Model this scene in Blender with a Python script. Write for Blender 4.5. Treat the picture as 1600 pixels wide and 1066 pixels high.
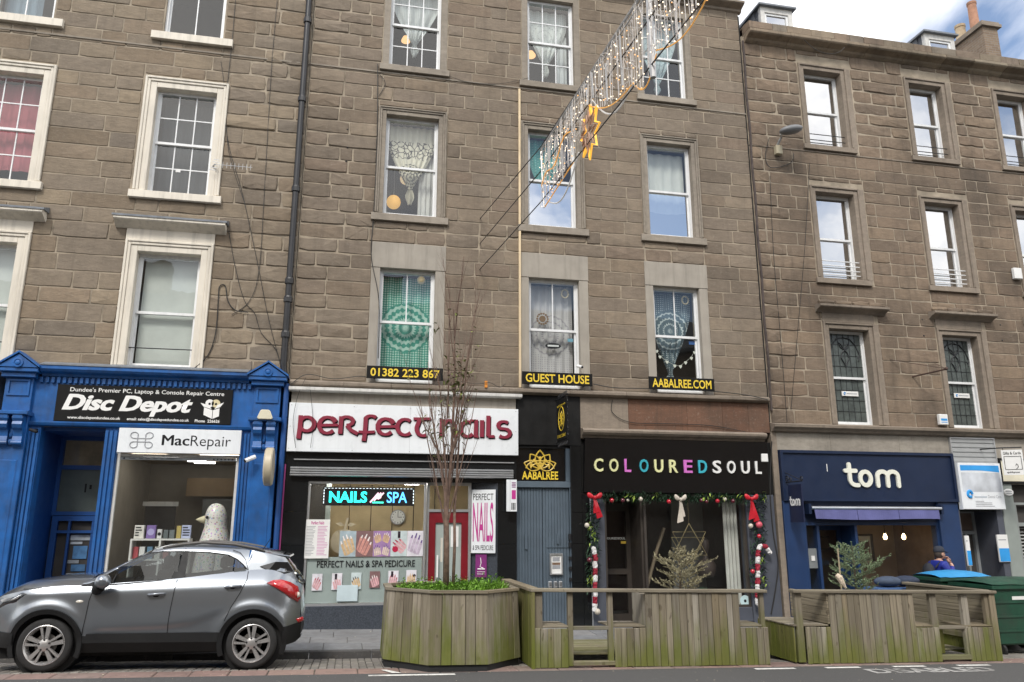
import bpy, bmesh, math, random
from mathutils import Vector, Matrix
for o in list(bpy.data.objects): bpy.data.objects.remove(o)
rnd = random.Random(7)
SC = bpy.context.scene
COL = SC.collection
PI = math.pi
rad = math.radians

# ---------------------------------------------------------------- camera
FPX = 1204.0; YAW = rad(11.85); PITCH = math.atan(FPX/5033.0)
CAM = Vector((0.0, -15.0, 1.8))
cam = bpy.data.cameras.new('camera'); cam_o = bpy.data.objects.new('camera', cam); COL.objects.link(cam_o)
cam.sensor_width = 36.0; cam.lens = 36.0*FPX/1600.0; cam.clip_start = 0.05; cam.clip_end = 2000
cam_o.location = CAM; cam_o.rotation_euler = (PI/2+PITCH, 0, -YAW)
SC.camera = cam_o
SC.render.resolution_x = 1024; SC.render.resolution_y = 682

# ---------------------------------------------------------------- sky, sun, exposure
SUN_EL = rad(48); SUN_AZ = rad(205)          # azimuth clockwise from +Y: behind the camera, a little to the left
W = bpy.data.worlds.new('World'); SC.world = W; W.use_nodes = True
nt = W.node_tree; nt.nodes.clear()
def wn(t): return nt.nodes.new(t)
wo = wn('ShaderNodeOutputWorld'); bg = wn('ShaderNodeBackground'); bg.inputs[1].default_value = 0.15
sky = wn('ShaderNodeTexSky'); sky.sky_type = 'NISHITA'; sky.sun_disc = False
sky.sun_elevation = SUN_EL; sky.sun_rotation = SUN_AZ; sky.air_density = 1.0; sky.dust_density = 1.2; sky.ozone_density = 1.5
tc = wn('ShaderNodeTexCoord'); mp = wn('ShaderNodeMapping'); mp.inputs['Scale'].default_value = (1.0, 1.0, 1.9); mp.inputs['Location'].default_value = (0.46, 1.67, 1.1)
n1 = wn('ShaderNodeTexNoise'); n1.inputs['Scale'].default_value = 1.7; n1.inputs['Detail'].default_value = 9; n1.inputs['Roughness'].default_value = 0.52; n1.inputs['Distortion'].default_value = 0.25
r1 = wn('ShaderNodeValToRGB'); r1.color_ramp.elements[0].color = (.03,.03,.03,1); r1.color_ramp.elements[0].position = 0.38; r1.color_ramp.elements[1].position = 0.52
n2 = wn('ShaderNodeTexNoise'); n2.inputs['Scale'].default_value = 3.3; n2.inputs['Detail'].default_value = 7
r2 = wn('ShaderNodeValToRGB'); r2.color_ramp.elements[0].position = 0.3; r2.color_ramp.elements[1].position = 0.7
r2.color_ramp.elements[0].color = (7.3, 7.3, 7.4, 1); r2.color_ramp.elements[1].color = (13.8, 13.4, 12.8, 1)
mx = wn('ShaderNodeMix'); mx.data_type = 'RGBA'
nt.links.new(tc.outputs['Generated'], mp.inputs[0]); nt.links.new(mp.outputs[0], n1.inputs[0]); nt.links.new(mp.outputs[0], n2.inputs[0])
nt.links.new(n1.outputs[0], r1.inputs[0]); nt.links.new(n2.outputs[0], r2.inputs[0])
nt.links.new(r1.outputs[0], mx.inputs[0]); nt.links.new(sky.outputs[0], mx.inputs[6]); nt.links.new(r2.outputs[0], mx.inputs[7])
nt.links.new(mx.outputs[2], bg.inputs[0]); nt.links.new(bg.outputs[0], wo.inputs[0])
sl = bpy.data.lights.new('sun', 'SUN'); sl.energy = 1.9; sl.angle = rad(12); sl.color = (1.0, 0.95, 0.88)
so = bpy.data.objects.new('sun', sl); COL.objects.link(so)
sd = Vector((math.sin(SUN_AZ)*math.cos(SUN_EL), math.cos(SUN_AZ)*math.cos(SUN_EL), math.sin(SUN_EL)))
so.rotation_euler = sd.to_track_quat('Z', 'Y').to_euler(); so.location = sd*60
SC.view_settings.view_transform = 'Standard'; SC.view_settings.look = 'None'
SC.view_settings.exposure = 0.42; SC.view_settings.gamma = 1.0; SC.view_settings.use_curve_mapping = False

# ---------------------------------------------------------------- a point of the photo carried onto a real plane of the place
_R = Vector((math.cos(YAW), -math.sin(YAW), 0)); _FH = Vector((math.sin(YAW), math.cos(YAW), 0)); _Z = Vector((0, 0, 1))
_F = _FH*math.cos(PITCH)+_Z*math.sin(PITCH); _U = -_FH*math.sin(PITCH)+_Z*math.cos(PITCH)
def at(px, py, Y=0.0):
    d = _R*(px-800)+_U*(533-py)+_F*FPX
    p = CAM+d*((Y-CAM.y)/d.y)
    return p.x, p.z
def street(x): return -0.02*(x+2.5)          # the street falls to the right

# ---------------------------------------------------------------- objects
def tag(o, label=None, cat=None, group=None, kind=None):
    if label: o['label'] = label
    if cat: o['category'] = cat
    if group: o['group'] = group
    if kind: o['kind'] = kind
    return o
def empty(name, loc=(0, 0, 0), label=None, cat=None, group=None):
    o = bpy.data.objects.new(name, None); o.empty_display_size = 0.1; COL.objects.link(o); o.location = loc
    return tag(o, label, cat, group)
def link(name, me, mat, parent=None):
    o = bpy.data.objects.new(name, me); COL.objects.link(o)
    if mat is not None and not me.materials: me.materials.append(mat)
    if parent is not None:
        o.parent = parent
        l = Vector((0, 0, 0)); q = parent
        while q is not None: l += q.location; q = q.parent
        o.location = -l                      # meshes are written in world coordinates
    return o

class MB:
    """collects shapes, builds ONE mesh"""
    def __init__(s): s.v = []; s.f = []; s.smooth = False
    def add(s, vs, fs):
        k = len(s.v); s.v += [tuple(p) for p in vs]; s.f += [tuple(i+k for i in f) for f in fs]; return s
    def box(s, x0, x1, y0, y1, z0, z1):
        return s.add([(x0,y0,z0),(x1,y0,z0),(x1,y1,z0),(x0,y1,z0),(x0,y0,z1),(x1,y0,z1),(x1,y1,z1),(x0,y1,z1)],
                     [(0,3,2,1),(4,5,6,7),(0,1,5,4),(1,2,6,5),(2,3,7,6),(3,0,4,7)])
    def hexa(s, p):                          # 8 points: bottom four, top four, both counter-clockwise
        return s.add(p, [(0,3,2,1),(4,5,6,7),(0,1,5,4),(1,2,6,5),(2,3,7,6),(3,0,4,7)])
    def cbox(s, x0, x1, y0, y1, z0, z1, c=0.01):   # box with chamfered front (-y) edges
        c = min(c, (x1-x0)*.3, (z1-z0)*.3)
        return s.add([(x0,y1,z0),(x1,y1,z0),(x1,y1,z1),(x0,y1,z1),(x0,y0+c,z0),(x1,y0+c,z0),(x1,y0+c,z1),(x0,y0+c,z1),
                      (x0+c,y0,z0+c),(x1-c,y0,z0+c),(x1-c,y0,z1-c),(x0+c,y0,z1-c)],
                     [(0,3,2,1),(0,1,5,4),(1,2,6,5),(2,3,7,6),(3,0,4,7),(4,5,9,8),(5,6,10,9),(6,7,11,10),(7,4,8,11),(8,9,10,11)])
    def quad(s, a, b, c, d): return s.add([a,b,c,d], [(0,1,2,3)])
    def prism(s, pts, y0, y1):               # polygon in x,z extruded from y0 (front) to y1
        n = len(pts)
        return s.add([(x,y0,z) for x,z in pts]+[(x,y1,z) for x,z in pts],
                     [tuple(range(n)), tuple(range(2*n-1,n-1,-1))]+[(i,i+n,(i+1)%n+n,(i+1)%n) for i in range(n)])
    def sweep(s, prof, x0, x1):              # profile of (y,z) points run along x
        n = len(prof)
        return s.add([(x0,y,z) for y,z in prof]+[(x1,y,z) for y,z in prof],
                     [tuple(range(n)), tuple(range(2*n-1,n-1,-1))]+[(i,i+n,(i+1)%n+n,(i+1)%n) for i in range(n)])
    def tube(s, pts, r, n=6, caps=True):
        pts = [Vector(p) for p in pts]; m = len(pts); rs = r if isinstance(r, (list, tuple)) else [r]*m
        vs = []; u = None
        for i, p in enumerate(pts):
            t = (pts[min(i+1, m-1)]-pts[max(i-1, 0)])
            if t.length < 1e-9: t = Vector((0,0,1))
            t.normalize()
            if u is None: u = t.orthogonal().normalized()
            else:
                u = u-t*u.dot(t)
                u = u.normalized() if u.length > 1e-6 else t.orthogonal().normalized()
            w = t.cross(u)
            for k in range(n):
                a = 2*PI*k/n; vs.append(p+(u*math.cos(a)+w*math.sin(a))*rs[i])
        fs = [(i*n+k, i*n+(k+1)%n, (i+1)*n+(k+1)%n, (i+1)*n+k) for i in range(m-1) for k in range(n)]
        if caps: fs += [tuple(range(n-1,-1,-1)), tuple((m-1)*n+k for k in range(n))]
        return s.add(vs, fs)
    def lathe(s, prof, c, n=16, axis='z', caps=True):   # profile of (r, h) about an axis through c
        c = Vector(c); vs = []
        for r, h in prof:
            for k in range(n):
                a = 2*PI*k/n; x, y = r*math.cos(a), r*math.sin(a)
                vs.append(c+(Vector((x,y,h)) if axis == 'z' else Vector((x,h,y)) if axis == 'y' else Vector((h,x,y))))
        m = len(prof)
        fs = [(i*n+k, i*n+(k+1)%n, (i+1)*n+(k+1)%n, (i+1)*n+k) for i in range(m-1) for k in range(n)]
        return s.add(vs, fs+([tuple(range(n-1,-1,-1)), tuple((m-1)*n+k for k in range(n))] if caps else []))
    def ball(s, c, r, n=10, m=7, sx=1, sy=1, sz=1):
        c = Vector(c); vs = [c+Vector((0,0,-r*sz))]
        for i in range(1, m):
            t = PI*i/m
            for k in range(n):
                a = 2*PI*k/n; vs.append(c+Vector((r*sx*math.sin(t)*math.cos(a), r*sy*math.sin(t)*math.sin(a), -r*sz*math.cos(t))))
        vs.append(c+Vector((0,0,r*sz))); L = len(vs)-1
        fs = [(0,1+(k+1)%n,1+k) for k in range(n)]+[(1+i*n+k,1+i*n+(k+1)%n,1+(i+1)*n+(k+1)%n,1+(i+1)*n+k) for i in range(m-2) for k in range(n)]
        return s.add(vs, fs+[(1+(m-2)*n+k,1+(m-2)*n+(k+1)%n,L) for k in range(n)])
    def frame(s, x0, x1, z0, z1, w, y0, y1, wb=None, wt=None):   # a rectangular ring
        wb = w if wb is None else wb; wt = w if wt is None else wt
        s.box(x0,x0+w,y0,y1,z0,z1); s.box(x1-w,x1,y0,y1,z0,z1)
        s.box(x0+w,x1-w,y0,y1,z0,z0+wb); return s.box(x0+w,x1-w,y0,y1,z1-wt,z1)
    def build(s, name, mat, parent=None, smooth=False, bevel=0, fix=True):
        me = bpy.data.meshes.new(name); me.from_pydata(s.v, [], s.f)
        if fix or bevel:
            bm = bmesh.new(); bm.from_mesh(me)
            if bevel: bmesh.ops.bevel(bm, geom=bm.edges[:], offset=bevel, segments=1, affect='EDGES', clamp_overlap=True)
            if fix: bmesh.ops.recalc_face_normals(bm, faces=bm.faces[:])
            bm.to_mesh(me); bm.free()
        if smooth:
            me.shade_smooth() if smooth is True else None
            if smooth is not True:
                me.shade_smooth(); me.set_sharp_from_angle(angle=smooth)
        return link(name, me, mat, parent)

# ---------------------------------------------------------------- materials
def srgb(r, g, b):
    f = lambda c: (c/255/12.92) if c/255 <= 0.04045 else ((c/255+0.055)/1.055)**2.4
    return (f(r), f(g), f(b), 1)
class NB:
    def __init__(s, m): s.t = m.node_tree; s.n = s.t.nodes
    def new(s, t, **kw):
        n = s.n.new(t)
        for k, v in kw.items(): setattr(n, k, v)
        return n
    def link(s, a, b): s.t.links.new(a, b)
    def val(s, sock, v):
        if hasattr(v, 'is_linked') or hasattr(v, 'links'): s.link(v, sock)
        else: sock.default_value = v
    def math(s, op, a, b=0.0, c=None):
        n = s.new('ShaderNodeMath', operation=op); s.val(n.inputs[0], a); s.val(n.inputs[1], b)
        if c is not None: s.val(n.inputs[2], c)
        return n.outputs[0]
    def mix(s, f, a, b, blend='MIX'):
        n = s.new('ShaderNodeMix', data_type='RGBA', blend_type=blend); s.val(n.inputs[0], f); s.val(n.inputs[6], a); s.val(n.inputs[7], b); return n.outputs[2]
    def noise(s, co, scale, detail=4, rough=.55, out=0):
        n = s.new('ShaderNodeTexNoise'); s.link(co, n.inputs['Vector']); n.inputs['Scale'].default_value = scale; n.inputs['Detail'].default_value = detail; n.inputs['Roughness'].default_value = rough
        return n.outputs[out]
    def ramp(s, f, stops):
        n = s.new('ShaderNodeValToRGB'); s.link(f, n.inputs[0]); e = n.color_ramp.elements
        while len(e) < len(stops): e.new(0.5)
        for q, (p, c) in zip(e, stops): q.position = p; q.color = c if len(c) == 4 else (*c, 1)
        return n.outputs[0]
    def pos(s): return s.new('ShaderNodeNewGeometry').outputs['Position']
    def scaled(s, co, v, off=None):
        n = s.new('ShaderNodeMapping'); s.link(co, n.inputs[0]); n.inputs['Scale'].default_value = v
        if off is not None: s.link(off, n.inputs['Location'])
        return n.outputs[0]
    def rand(s):                              # differs from object to object and from piece to piece of a joined mesh
        a = s.new('ShaderNodeObjectInfo').outputs['Random']; b = s.new('ShaderNodeNewGeometry').outputs['Random Per Island']
        return s.math('FRACT', s.math('ADD', a, b))
MATS = {}
def base_mat(name):
    m = bpy.data.materials.new(name); m.use_nodes = True; b = m.node_tree.nodes['Principled BSDF']; MATS[name] = m
    return m, NB(m), b
def pm(name, col, rough=.6, metal=0, var=.12, nscale=3, rand=0, bump=0, bscale=60, coat=0, spec=.5, streak=0, dirt=0):
    """plain painted / solid surface with uneven tone, wear and fine relief"""
    m, n, b = base_mat(name)
    if len(col) == 3: col = (*col, 1)
    p = n.pos()
    f = n.noise(p, nscale, 3, .6)
    lo = tuple(max(0, c*(1-var)) for c in col[:3])+(1,); hi = tuple(min(1, c*(1+var)) for c in col[:3])+(1,)
    c = n.mix(n.math('MULTIPLY_ADD', f, 2.2, -.6), lo, hi)
    if rand:
        g = n.math('MULTIPLY_ADD', n.rand(), 2*rand, 1-rand); c = n.mix(1.0, c, g, 'MULTIPLY')
    if streak:
        q = n.noise(n.scaled(p, (9, 9, .7)), 1.0, 5, .65); c = n.mix(n.math('MULTIPLY', n.ramp(q, [(.48, (0,0,0)), (.72, (1,1,1))]), streak), c, (.035, .032, .028, 1))
    if dirt:
        q = n.noise(p, 1.3, 7, .7); c = n.mix(n.math('MULTIPLY', n.ramp(q, [(.5, (0,0,0)), (.68, (1,1,1))]), dirt), c, (.05, .045, .038, 1))
    n.link(c, b.inputs['Base Color'])
    r = n.math('MULTIPLY_ADD', n.noise(p, nscale*3, 1), .24, rough-.12); n.link(r, b.inputs['Roughness'])
    b.inputs['Metallic'].default_value = metal; b.inputs['Specular IOR Level'].default_value = spec
    if coat: b.inputs['Coat Weight'].default_value = coat; b.inputs['Coat Roughness'].default_value = .05
    if bump:
        k = n.new('ShaderNodeBump'); k.inputs['Strength'].default_value = bump; k.inputs['Distance'].default_value = .01
        n.link(n.noise(p, bscale, 3, .65), k.inputs['Height']); n.link(k.outputs[0], b.inputs['Normal'])
    return m
def emis(name, col, s):
    m, n, b = base_mat(name); b.inputs['Base Color'].default_value = (*col[:3], 1); b.inputs['Emission Color'].default_value = (*col[:3], 1); b.inputs['Emission Strength'].default_value = s
    return m
def stone_mat(name, cols, grime=.35, bump=.5):
    m, n, b = base_mat(name); p = n.pos(); r = n.rand()
    k = len(cols); c = n.ramp(r, [((i+.0)/(k-1) if k > 1 else 0, cc) for i, cc in enumerate(cols)])
    off = n.new('ShaderNodeCombineXYZ'); n.link(n.math('MULTIPLY', r, 37), off.inputs[0]); n.link(n.math('MULTIPLY', r, 91), off.inputs[2])
    q = n.scaled(p, (1, 1, 2.2), off.outputs[0])
    f = n.noise(q, 4.5, 5, .68); c = n.mix(n.math('MULTIPLY', n.math('SUBTRACT', f, .35), .9), c, (.055, .045, .036, 1))
    g = n.noise(p, .55, 4, .62); c = n.mix(n.math('MULTIPLY', n.ramp(g, [(.46, (0,0,0)), (.66, (1,1,1))]), grime), c, (.060, .050, .040, 1))
    s = n.noise(n.scaled(p, (6, 6, .5)), 1.0, 3, .7); c = n.mix(n.math('MULTIPLY', n.ramp(s, [(.52, (0,0,0)), (.75, (1,1,1))]), grime*.8), c, (.05, .043, .036, 1))
    l = n.noise(p, 23, 2, .6); c = n.mix(n.math('MULTIPLY', n.ramp(l, [(.60, (0,0,0)), (.74, (1,1,1))]), .22), c, (.34, .30, .25, 1))
    n.link(c, b.inputs['Base Color']); b.inputs['Roughness'].default_value = .9; b.inputs['Specular IOR Level'].default_value = .25
    k = n.new('ShaderNodeBump'); k.inputs['Strength'].default_value = bump; k.inputs['Distance'].default_value = .02
    h = n.math('ADD', n.noise(q, 9, 4, .7), n.math('MULTIPLY', n.noise(p, 70, 2, .7), .35))
    n.link(h, k.inputs['Height']); n.link(k.outputs[0], b.inputs['Normal'])
    return m
def glass_mat(name, tint=(1,1,1), ior=1.5, dirt=.04, wob=.02, rough=.0, boost=0.0):
    m = bpy.data.materials.new(name); m.use_nodes = True; MATS[name] = m; n = NB(m); n.n.clear()
    out = n.new('ShaderNodeOutputMaterial'); tr = n.new('ShaderNodeBsdfTransparent'); gl = n.new('ShaderNodeBsdfGlossy'); df = n.new('ShaderNodeBsdfDiffuse')
    tr.inputs[0].default_value = (*tint, 1); gl.inputs['Roughness'].default_value = rough; df.inputs[0].default_value = (.45, .45, .43, 1)
    fr = n.new('ShaderNodeFresnel'); n.link(n.math('ADD', n.math('MULTIPLY', n.new('ShaderNodeNewGeometry').outputs['Backfacing'], 1/ior-ior), ior), fr.inputs[0])
    p = n.pos(); k = n.new('ShaderNodeBump'); k.inputs['Strength'].default_value = wob; k.inputs['Distance'].default_value = .05
    n.link(n.noise(p, 1.6, 2, .4), k.inputs['Height']); n.link(k.outputs[0], gl.inputs['Normal']); n.link(k.outputs[0], fr.inputs['Normal'])
    a = n.new('ShaderNodeMixShader'); b = n.new('ShaderNodeMixShader')
    n.link(n.math('MULTIPLY', n.noise(n.scaled(p, (2, 2, 1)), 2.0, 7, .7), dirt*2), a.inputs[0]); n.link(tr.outputs[0], a.inputs[1]); n.link(df.outputs[0], a.inputs[2])
    n.link(n.math('ADD', fr.outputs[0], boost), b.inputs[0]); n.link(a.outputs[0], b.inputs[1]); n.link(gl.outputs[0], b.inputs[2]); n.link(b.outputs[0], out.inputs[0])
    return m

stone_mid = stone_mat('stone_middle', [(.212,.166,.122), (.252,.202,.150), (.227,.184,.142), (.286,.230,.169), (.178,.143,.109), (.240,.197,.151), (.222,.170,.127), (.260,.205,.146)], .30, .4)
stone_left = stone_mat('stone_left', [(.222,.178,.130), (.266,.216,.159), (.240,.198,.152), (.304,.244,.172), (.197,.166,.132), (.280,.218,.155), (.208,.164,.117)], .25, .5)
stone_right = stone_mat('stone_right', [(.196,.144,.104), (.244,.182,.130), (.212,.163,.120), (.264,.198,.138), (.175,.134,.100), (.228,.174,.126)], .58, .5)
dressed = stone_mat('dressed_stone', [(.30,.262,.212), (.325,.285,.235)], .30, .22)
dressed_r = stone_mat('dressed_stone_right', [(.27,.225,.178), (.30,.25,.20)], .38, .22)
fascia_stone = stone_mat('fascia_stone', [(.33,.30,.255), (.36,.33,.28)], .35, .15)
red_stone = stone_mat('red_stone', [(.165,.085,.055), (.215,.125,.085)], .55, .35)
mortar = pm('mortar', (.315,.265,.20), .95, var=.3, nscale=2.5, bump=.4, bscale=90, dirt=.4)
cement = pm('cement_render', (.33,.30,.255), .92, var=.12, nscale=2, bump=.15, bscale=50, streak=.25)
cream_paint = pm('cream_masonry_paint', (.66,.61,.52), .7, var=.08, nscale=2, bump=.08, streak=.28)
white_paint = pm('white_sash_paint', (.74,.75,.75), .45, var=.06, nscale=5, streak=.12)
grey_white = pm('weathered_white_paint', (.60,.59,.56), .6, var=.12, nscale=5, streak=.3)
black_iron = pm('black_iron', (.018,.018,.020), .42, var=.3, bump=.1)
cable_m = pm('black_cable', (.02,.019,.018), .6)
lead = pm('lead_flashing', (.16,.175,.195), .6, var=.25, nscale=6, bump=.15, bscale=30)
slate = pm('slate', (.075,.08,.09), .7, var=.3, rand=.3, bump=.3)
glass_up = glass_mat('window_glass', (.93,.96,.96), 1.62, .014, .035, boost=.03)
glass_r = glass_mat('bright_window_glass', (.7,.76,.78), 1.9, .02, .05, boost=.55)
glass_shop = glass_mat('shop_glass', (.95,.97,.97), 1.42, .02, .012)
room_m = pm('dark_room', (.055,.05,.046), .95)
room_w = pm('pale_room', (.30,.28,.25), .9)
wood_grey = None
# ================================================================ ground
def ground_z(x, y):
    s = street(x)
    if y <= -3.8: return s
    if y <= -2.2: return s-.12*(y+3.8)/1.6
    return s-.02+.06*min(1.0, (y+2.2)/2.2)
asphalt, nn, bb = base_mat('asphalt')
_p = nn.pos(); _c = nn.mix(nn.noise(_p, 160, 3, .8), (.030,.030,.031,1), (.115,.113,.110,1))
_c = nn.mix(nn.math('MULTIPLY', nn.noise(_p, .7, 6, .6), .55), _c, (.075,.073,.070,1))
_sp = nn.ramp(nn.noise(_p, 42, 2, .5), [(.70, (0,0,0)), (.73, (1,1,1))]); _c = nn.mix(nn.math('MULTIPLY', _sp, .6), _c, (.34,.33,.31,1))
nn.link(_c, bb.inputs['Base Color']); bb.inputs['Roughness'].default_value = .88
_k = nn.new('ShaderNodeBump'); _k.inputs['Strength'].default_value = .5; _k.inputs['Distance'].default_value = .006; nn.link(nn.noise(_p, 150, 3, .7), _k.inputs['Height']); nn.link(_k.outputs[0], bb.inputs['Normal'])
sett_m = stone_mat('setts', [(.20,.19,.17), (.27,.255,.225), (.235,.22,.20), (.30,.28,.245), (.215,.20,.19)], .3, .3)
pink_m = stone_mat('pink_setts', [(.29,.19,.165), (.26,.20,.18), (.32,.215,.18), (.30,.24,.21)], .35, .3)
slab_m = stone_mat('paving', [(.205,.215,.225), (.235,.24,.245), (.22,.225,.23), (.25,.25,.25)], .22, .12)
kerb_m = stone_mat('kerb_granite', [(.085,.085,.088), (.11,.108,.105)], .3, .3)
line_w = pm('worn_road_paint', (.36,.355,.34), .85, var=.35, nscale=25, bump=.3, dirt=1.0)
line_m = pm('road_paint', (.70,.69,.65), .8, var=.2, nscale=20, bump=.3, dirt=.75)
joint_m = pm('sandy_joints', (.085,.078,.066), .95, var=.3, nscale=12)
moss_j = pm('sett_joints', (.045,.043,.034), .95, var=.4, nscale=9)

def sheet(name, y0, y1, dz, mat, x0=-60, x1=60, ny=1):
    m = MB(); n = 40
    for i in range(n):
        a = x0+(x1-x0)*i/n; b = x0+(x1-x0)*(i+1)/n
        for j in range(ny):
            c = y0+(y1-y0)*j/ny; d = y0+(y1-y0)*(j+1)/ny
            m.quad((a,c,ground_z(a,c)+dz),(b,c,ground_z(b,c)+dz),(b,d,ground_z(b,d)+dz),(a,d,ground_z(a,d)+dz))
    return tag(m.build(name, mat, fix=False), kind='structure')
road = sheet('road', -40, -4.20, 0, asphalt)
g = MB(); g.quad((-400,-400,-8),(400,-400,-8),(400,400,-8),(-400,400,-8)); tag(g.build('ground', asphalt, fix=False), kind='structure')
strip = sheet('kerb_strip', -4.20, -3.80, -.012, moss_j)
bay = sheet('parking_bay', -3.80, -2.2, -.012, moss_j)
pave = sheet('pavement', -2.04, .3, -.010, joint_m)
def paver(x0, x1, y0, y1, dz=0, c=.008, jit=.003, th=.05):
    """one paving piece with its own edges, lying on the ground"""
    j = lambda: rnd.uniform(-jit, jit)
    t = j(); P = [(x0+j(), y0+j()), (x1+j(), y0+j()), (x1+j(), y1+j()), (x0+j(), y1+j())]
    cx, cy = (x0+x1)/2, (y0+y1)/2
    m = MB(); vs = []
    for x, y in P: vs.append((x, y, ground_z(x, y)-th))
    for x, y in P: vs.append((x, y, ground_z(x, y)+dz+t-c))
    for x, y in P:
        qx = x+(c if x < cx else -c); qy = y+(c if y < cy else -c); vs.append((qx, qy, ground_z(qx, qy)+dz+t))
    return m.add(vs, [(0,1,5,4),(1,2,6,5),(2,3,7,6),(3,0,4,7),(4,5,9,8),(5,6,10,9),(6,7,11,10),(7,4,8,11),(8,9,10,11)])
# setts of the parking bay: those that show are single pieces, the rest (under the car and the parklets) one mass
rest = MB(); cnt = 0; x = -7.2
while x < 13:
    w = rnd.uniform(.10, .125); y = -3.79+rnd.uniform(0, .12)
    first = True
    while y < -2.22:
        l = rnd.uniform(.19, .27); y1 = min(y+l, -2.21)
        y0 = -3.79 if first else y; first = False
        if y1-y0 > .05:
            p = paver(x, x+w-.008, y0, y1-.008)
            show = (-.75 < x < .75) or (x < -.7 and y0 < -3.55) or (2.2 < x < 2.62 and y0 < -3.3) or (6.1 < x < 6.65 and y0 < -3.6)
            if show and cnt < 300: p.build('sett', sett_m, bay, fix=False); cnt += 1
            else: rest.add(p.v, p.f)
        y = y1
    x += w
tag(rest.build('setts_between', sett_m, bay, fix=False), kind='stuff')
x = -8
while x < 14:
    w = rnd.uniform(.42, .6); paver(x, x+w-.010, -4.19, -3.81, .0, .01).build('sett', pink_m, strip, fix=False); x += w
# kerb stones and paving slabs
x = -10
while x < 18:
    l = rnd.uniform(.85, 1.05); a, b = x, x+l-.012; m = MB()
    zt = lambda q: street(q)-.012
    m.hexa([(a,-2.2,street(a)-.3),(b,-2.2,street(b)-.3),(b,-2.05,street(b)-.3),(a,-2.05,street(a)-.3),(a,-2.195,zt(a)),(b,-2.195,zt(b)),(b,-2.05,zt(b)),(a,-2.05,zt(a))])
    m.build('kerb_stone', kerb_m, pave, bevel=.012); x += l
ROWS = [(-2.04,-1.45), (-1.45,-.88), (-.88,-.32), (-.32,.25)]
for r, (y0, y1) in enumerate(ROWS):
    x = -8.5+.37*r
    while x < 16:
        l = rnd.choice([.9, .75, .6]); paver(x, x+l-.010, y0, y1-.010, 0, .004, .0015).build('paving_slab', slab_m, pave, fix=False); x += l
def road_line(name, pts, dz=.004):
    m = MB(); m.add([(x, y, ground_z(x, y)+dz) for x, y in pts], [tuple(range(len(pts)))]); return m.build(name, line_m, road, fix=False)
for x0, x1 in ((.37,1.48), (5.72,6.34), (6.82,7.37), (7.92,8.45), (9.0,9.56), (10.6,11.4)): road_line('bay_line', [(x0,-4.40),(x1,-4.40),(x1,-4.31),(x0,-4.31)])
road_line('bay_line', [(.68,-4.24),(.80,-4.24),(.62,-3.99),(.54,-3.99)], .010)

# ================================================================ text as flat or raised mesh
def text_mesh(s, bold=0.0, extr=0.0, shear=0.0, space=1.0):
    cu = bpy.data.curves.new('t', 'FONT'); cu.body = s; cu.size = 1; cu.offset = bold; cu.extrude = extr; cu.shear = shear; cu.space_character = space; cu.resolution_u = 3
    ob = bpy.data.objects.new('t', cu); COL.objects.link(ob)
    bpy.context.view_layer.update()
    me = bpy.data.meshes.new_from_object(ob.evaluated_get(bpy.context.evaluated_depsgraph_get()))
    bpy.data.objects.remove(ob); bpy.data.curves.remove(cu)
    return me
def place_text(s, mat, parent, box, y, bold=0.0, depth=0.0, shear=0.0, space=1.0, name='lettering', plane=None):
    """text filling box=(x0,x1,z0,z1), facing -y, front at y-depth; plane(u,v,d) may bend it elsewhere"""
    me = text_mesh(s, bold, 1.0 if depth else 0.0, shear, space)
    if not me.vertices: return None
    xs = [v.co.x for v in me.vertices]; ys = [v.co.y for v in me.vertices]; a, b, c, d = min(xs), max(xs), min(ys), max(ys)
    x0, x1, z0, z1 = box
    for v in me.vertices:
        u = x0+(v.co.x-a)/(b-a)*(x1-x0); w = z0+(v.co.y-c)/max(d-c,1e-6)*(z1-z0)
        dd = (v.co.z+1)/2*depth if depth else 0
        v.co = plane(u, w, dd) if plane else (u, y-dd, w)
    me.materials.clear()
    return link(name, me, mat, parent)

place_text('DISABLED', line_w, road, (7.30, 9.30, -4.84, -4.50), 0, .03, name='road_lettering', plane=lambda u, w, d: (u, w, ground_z(u, w)+.004))
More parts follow.
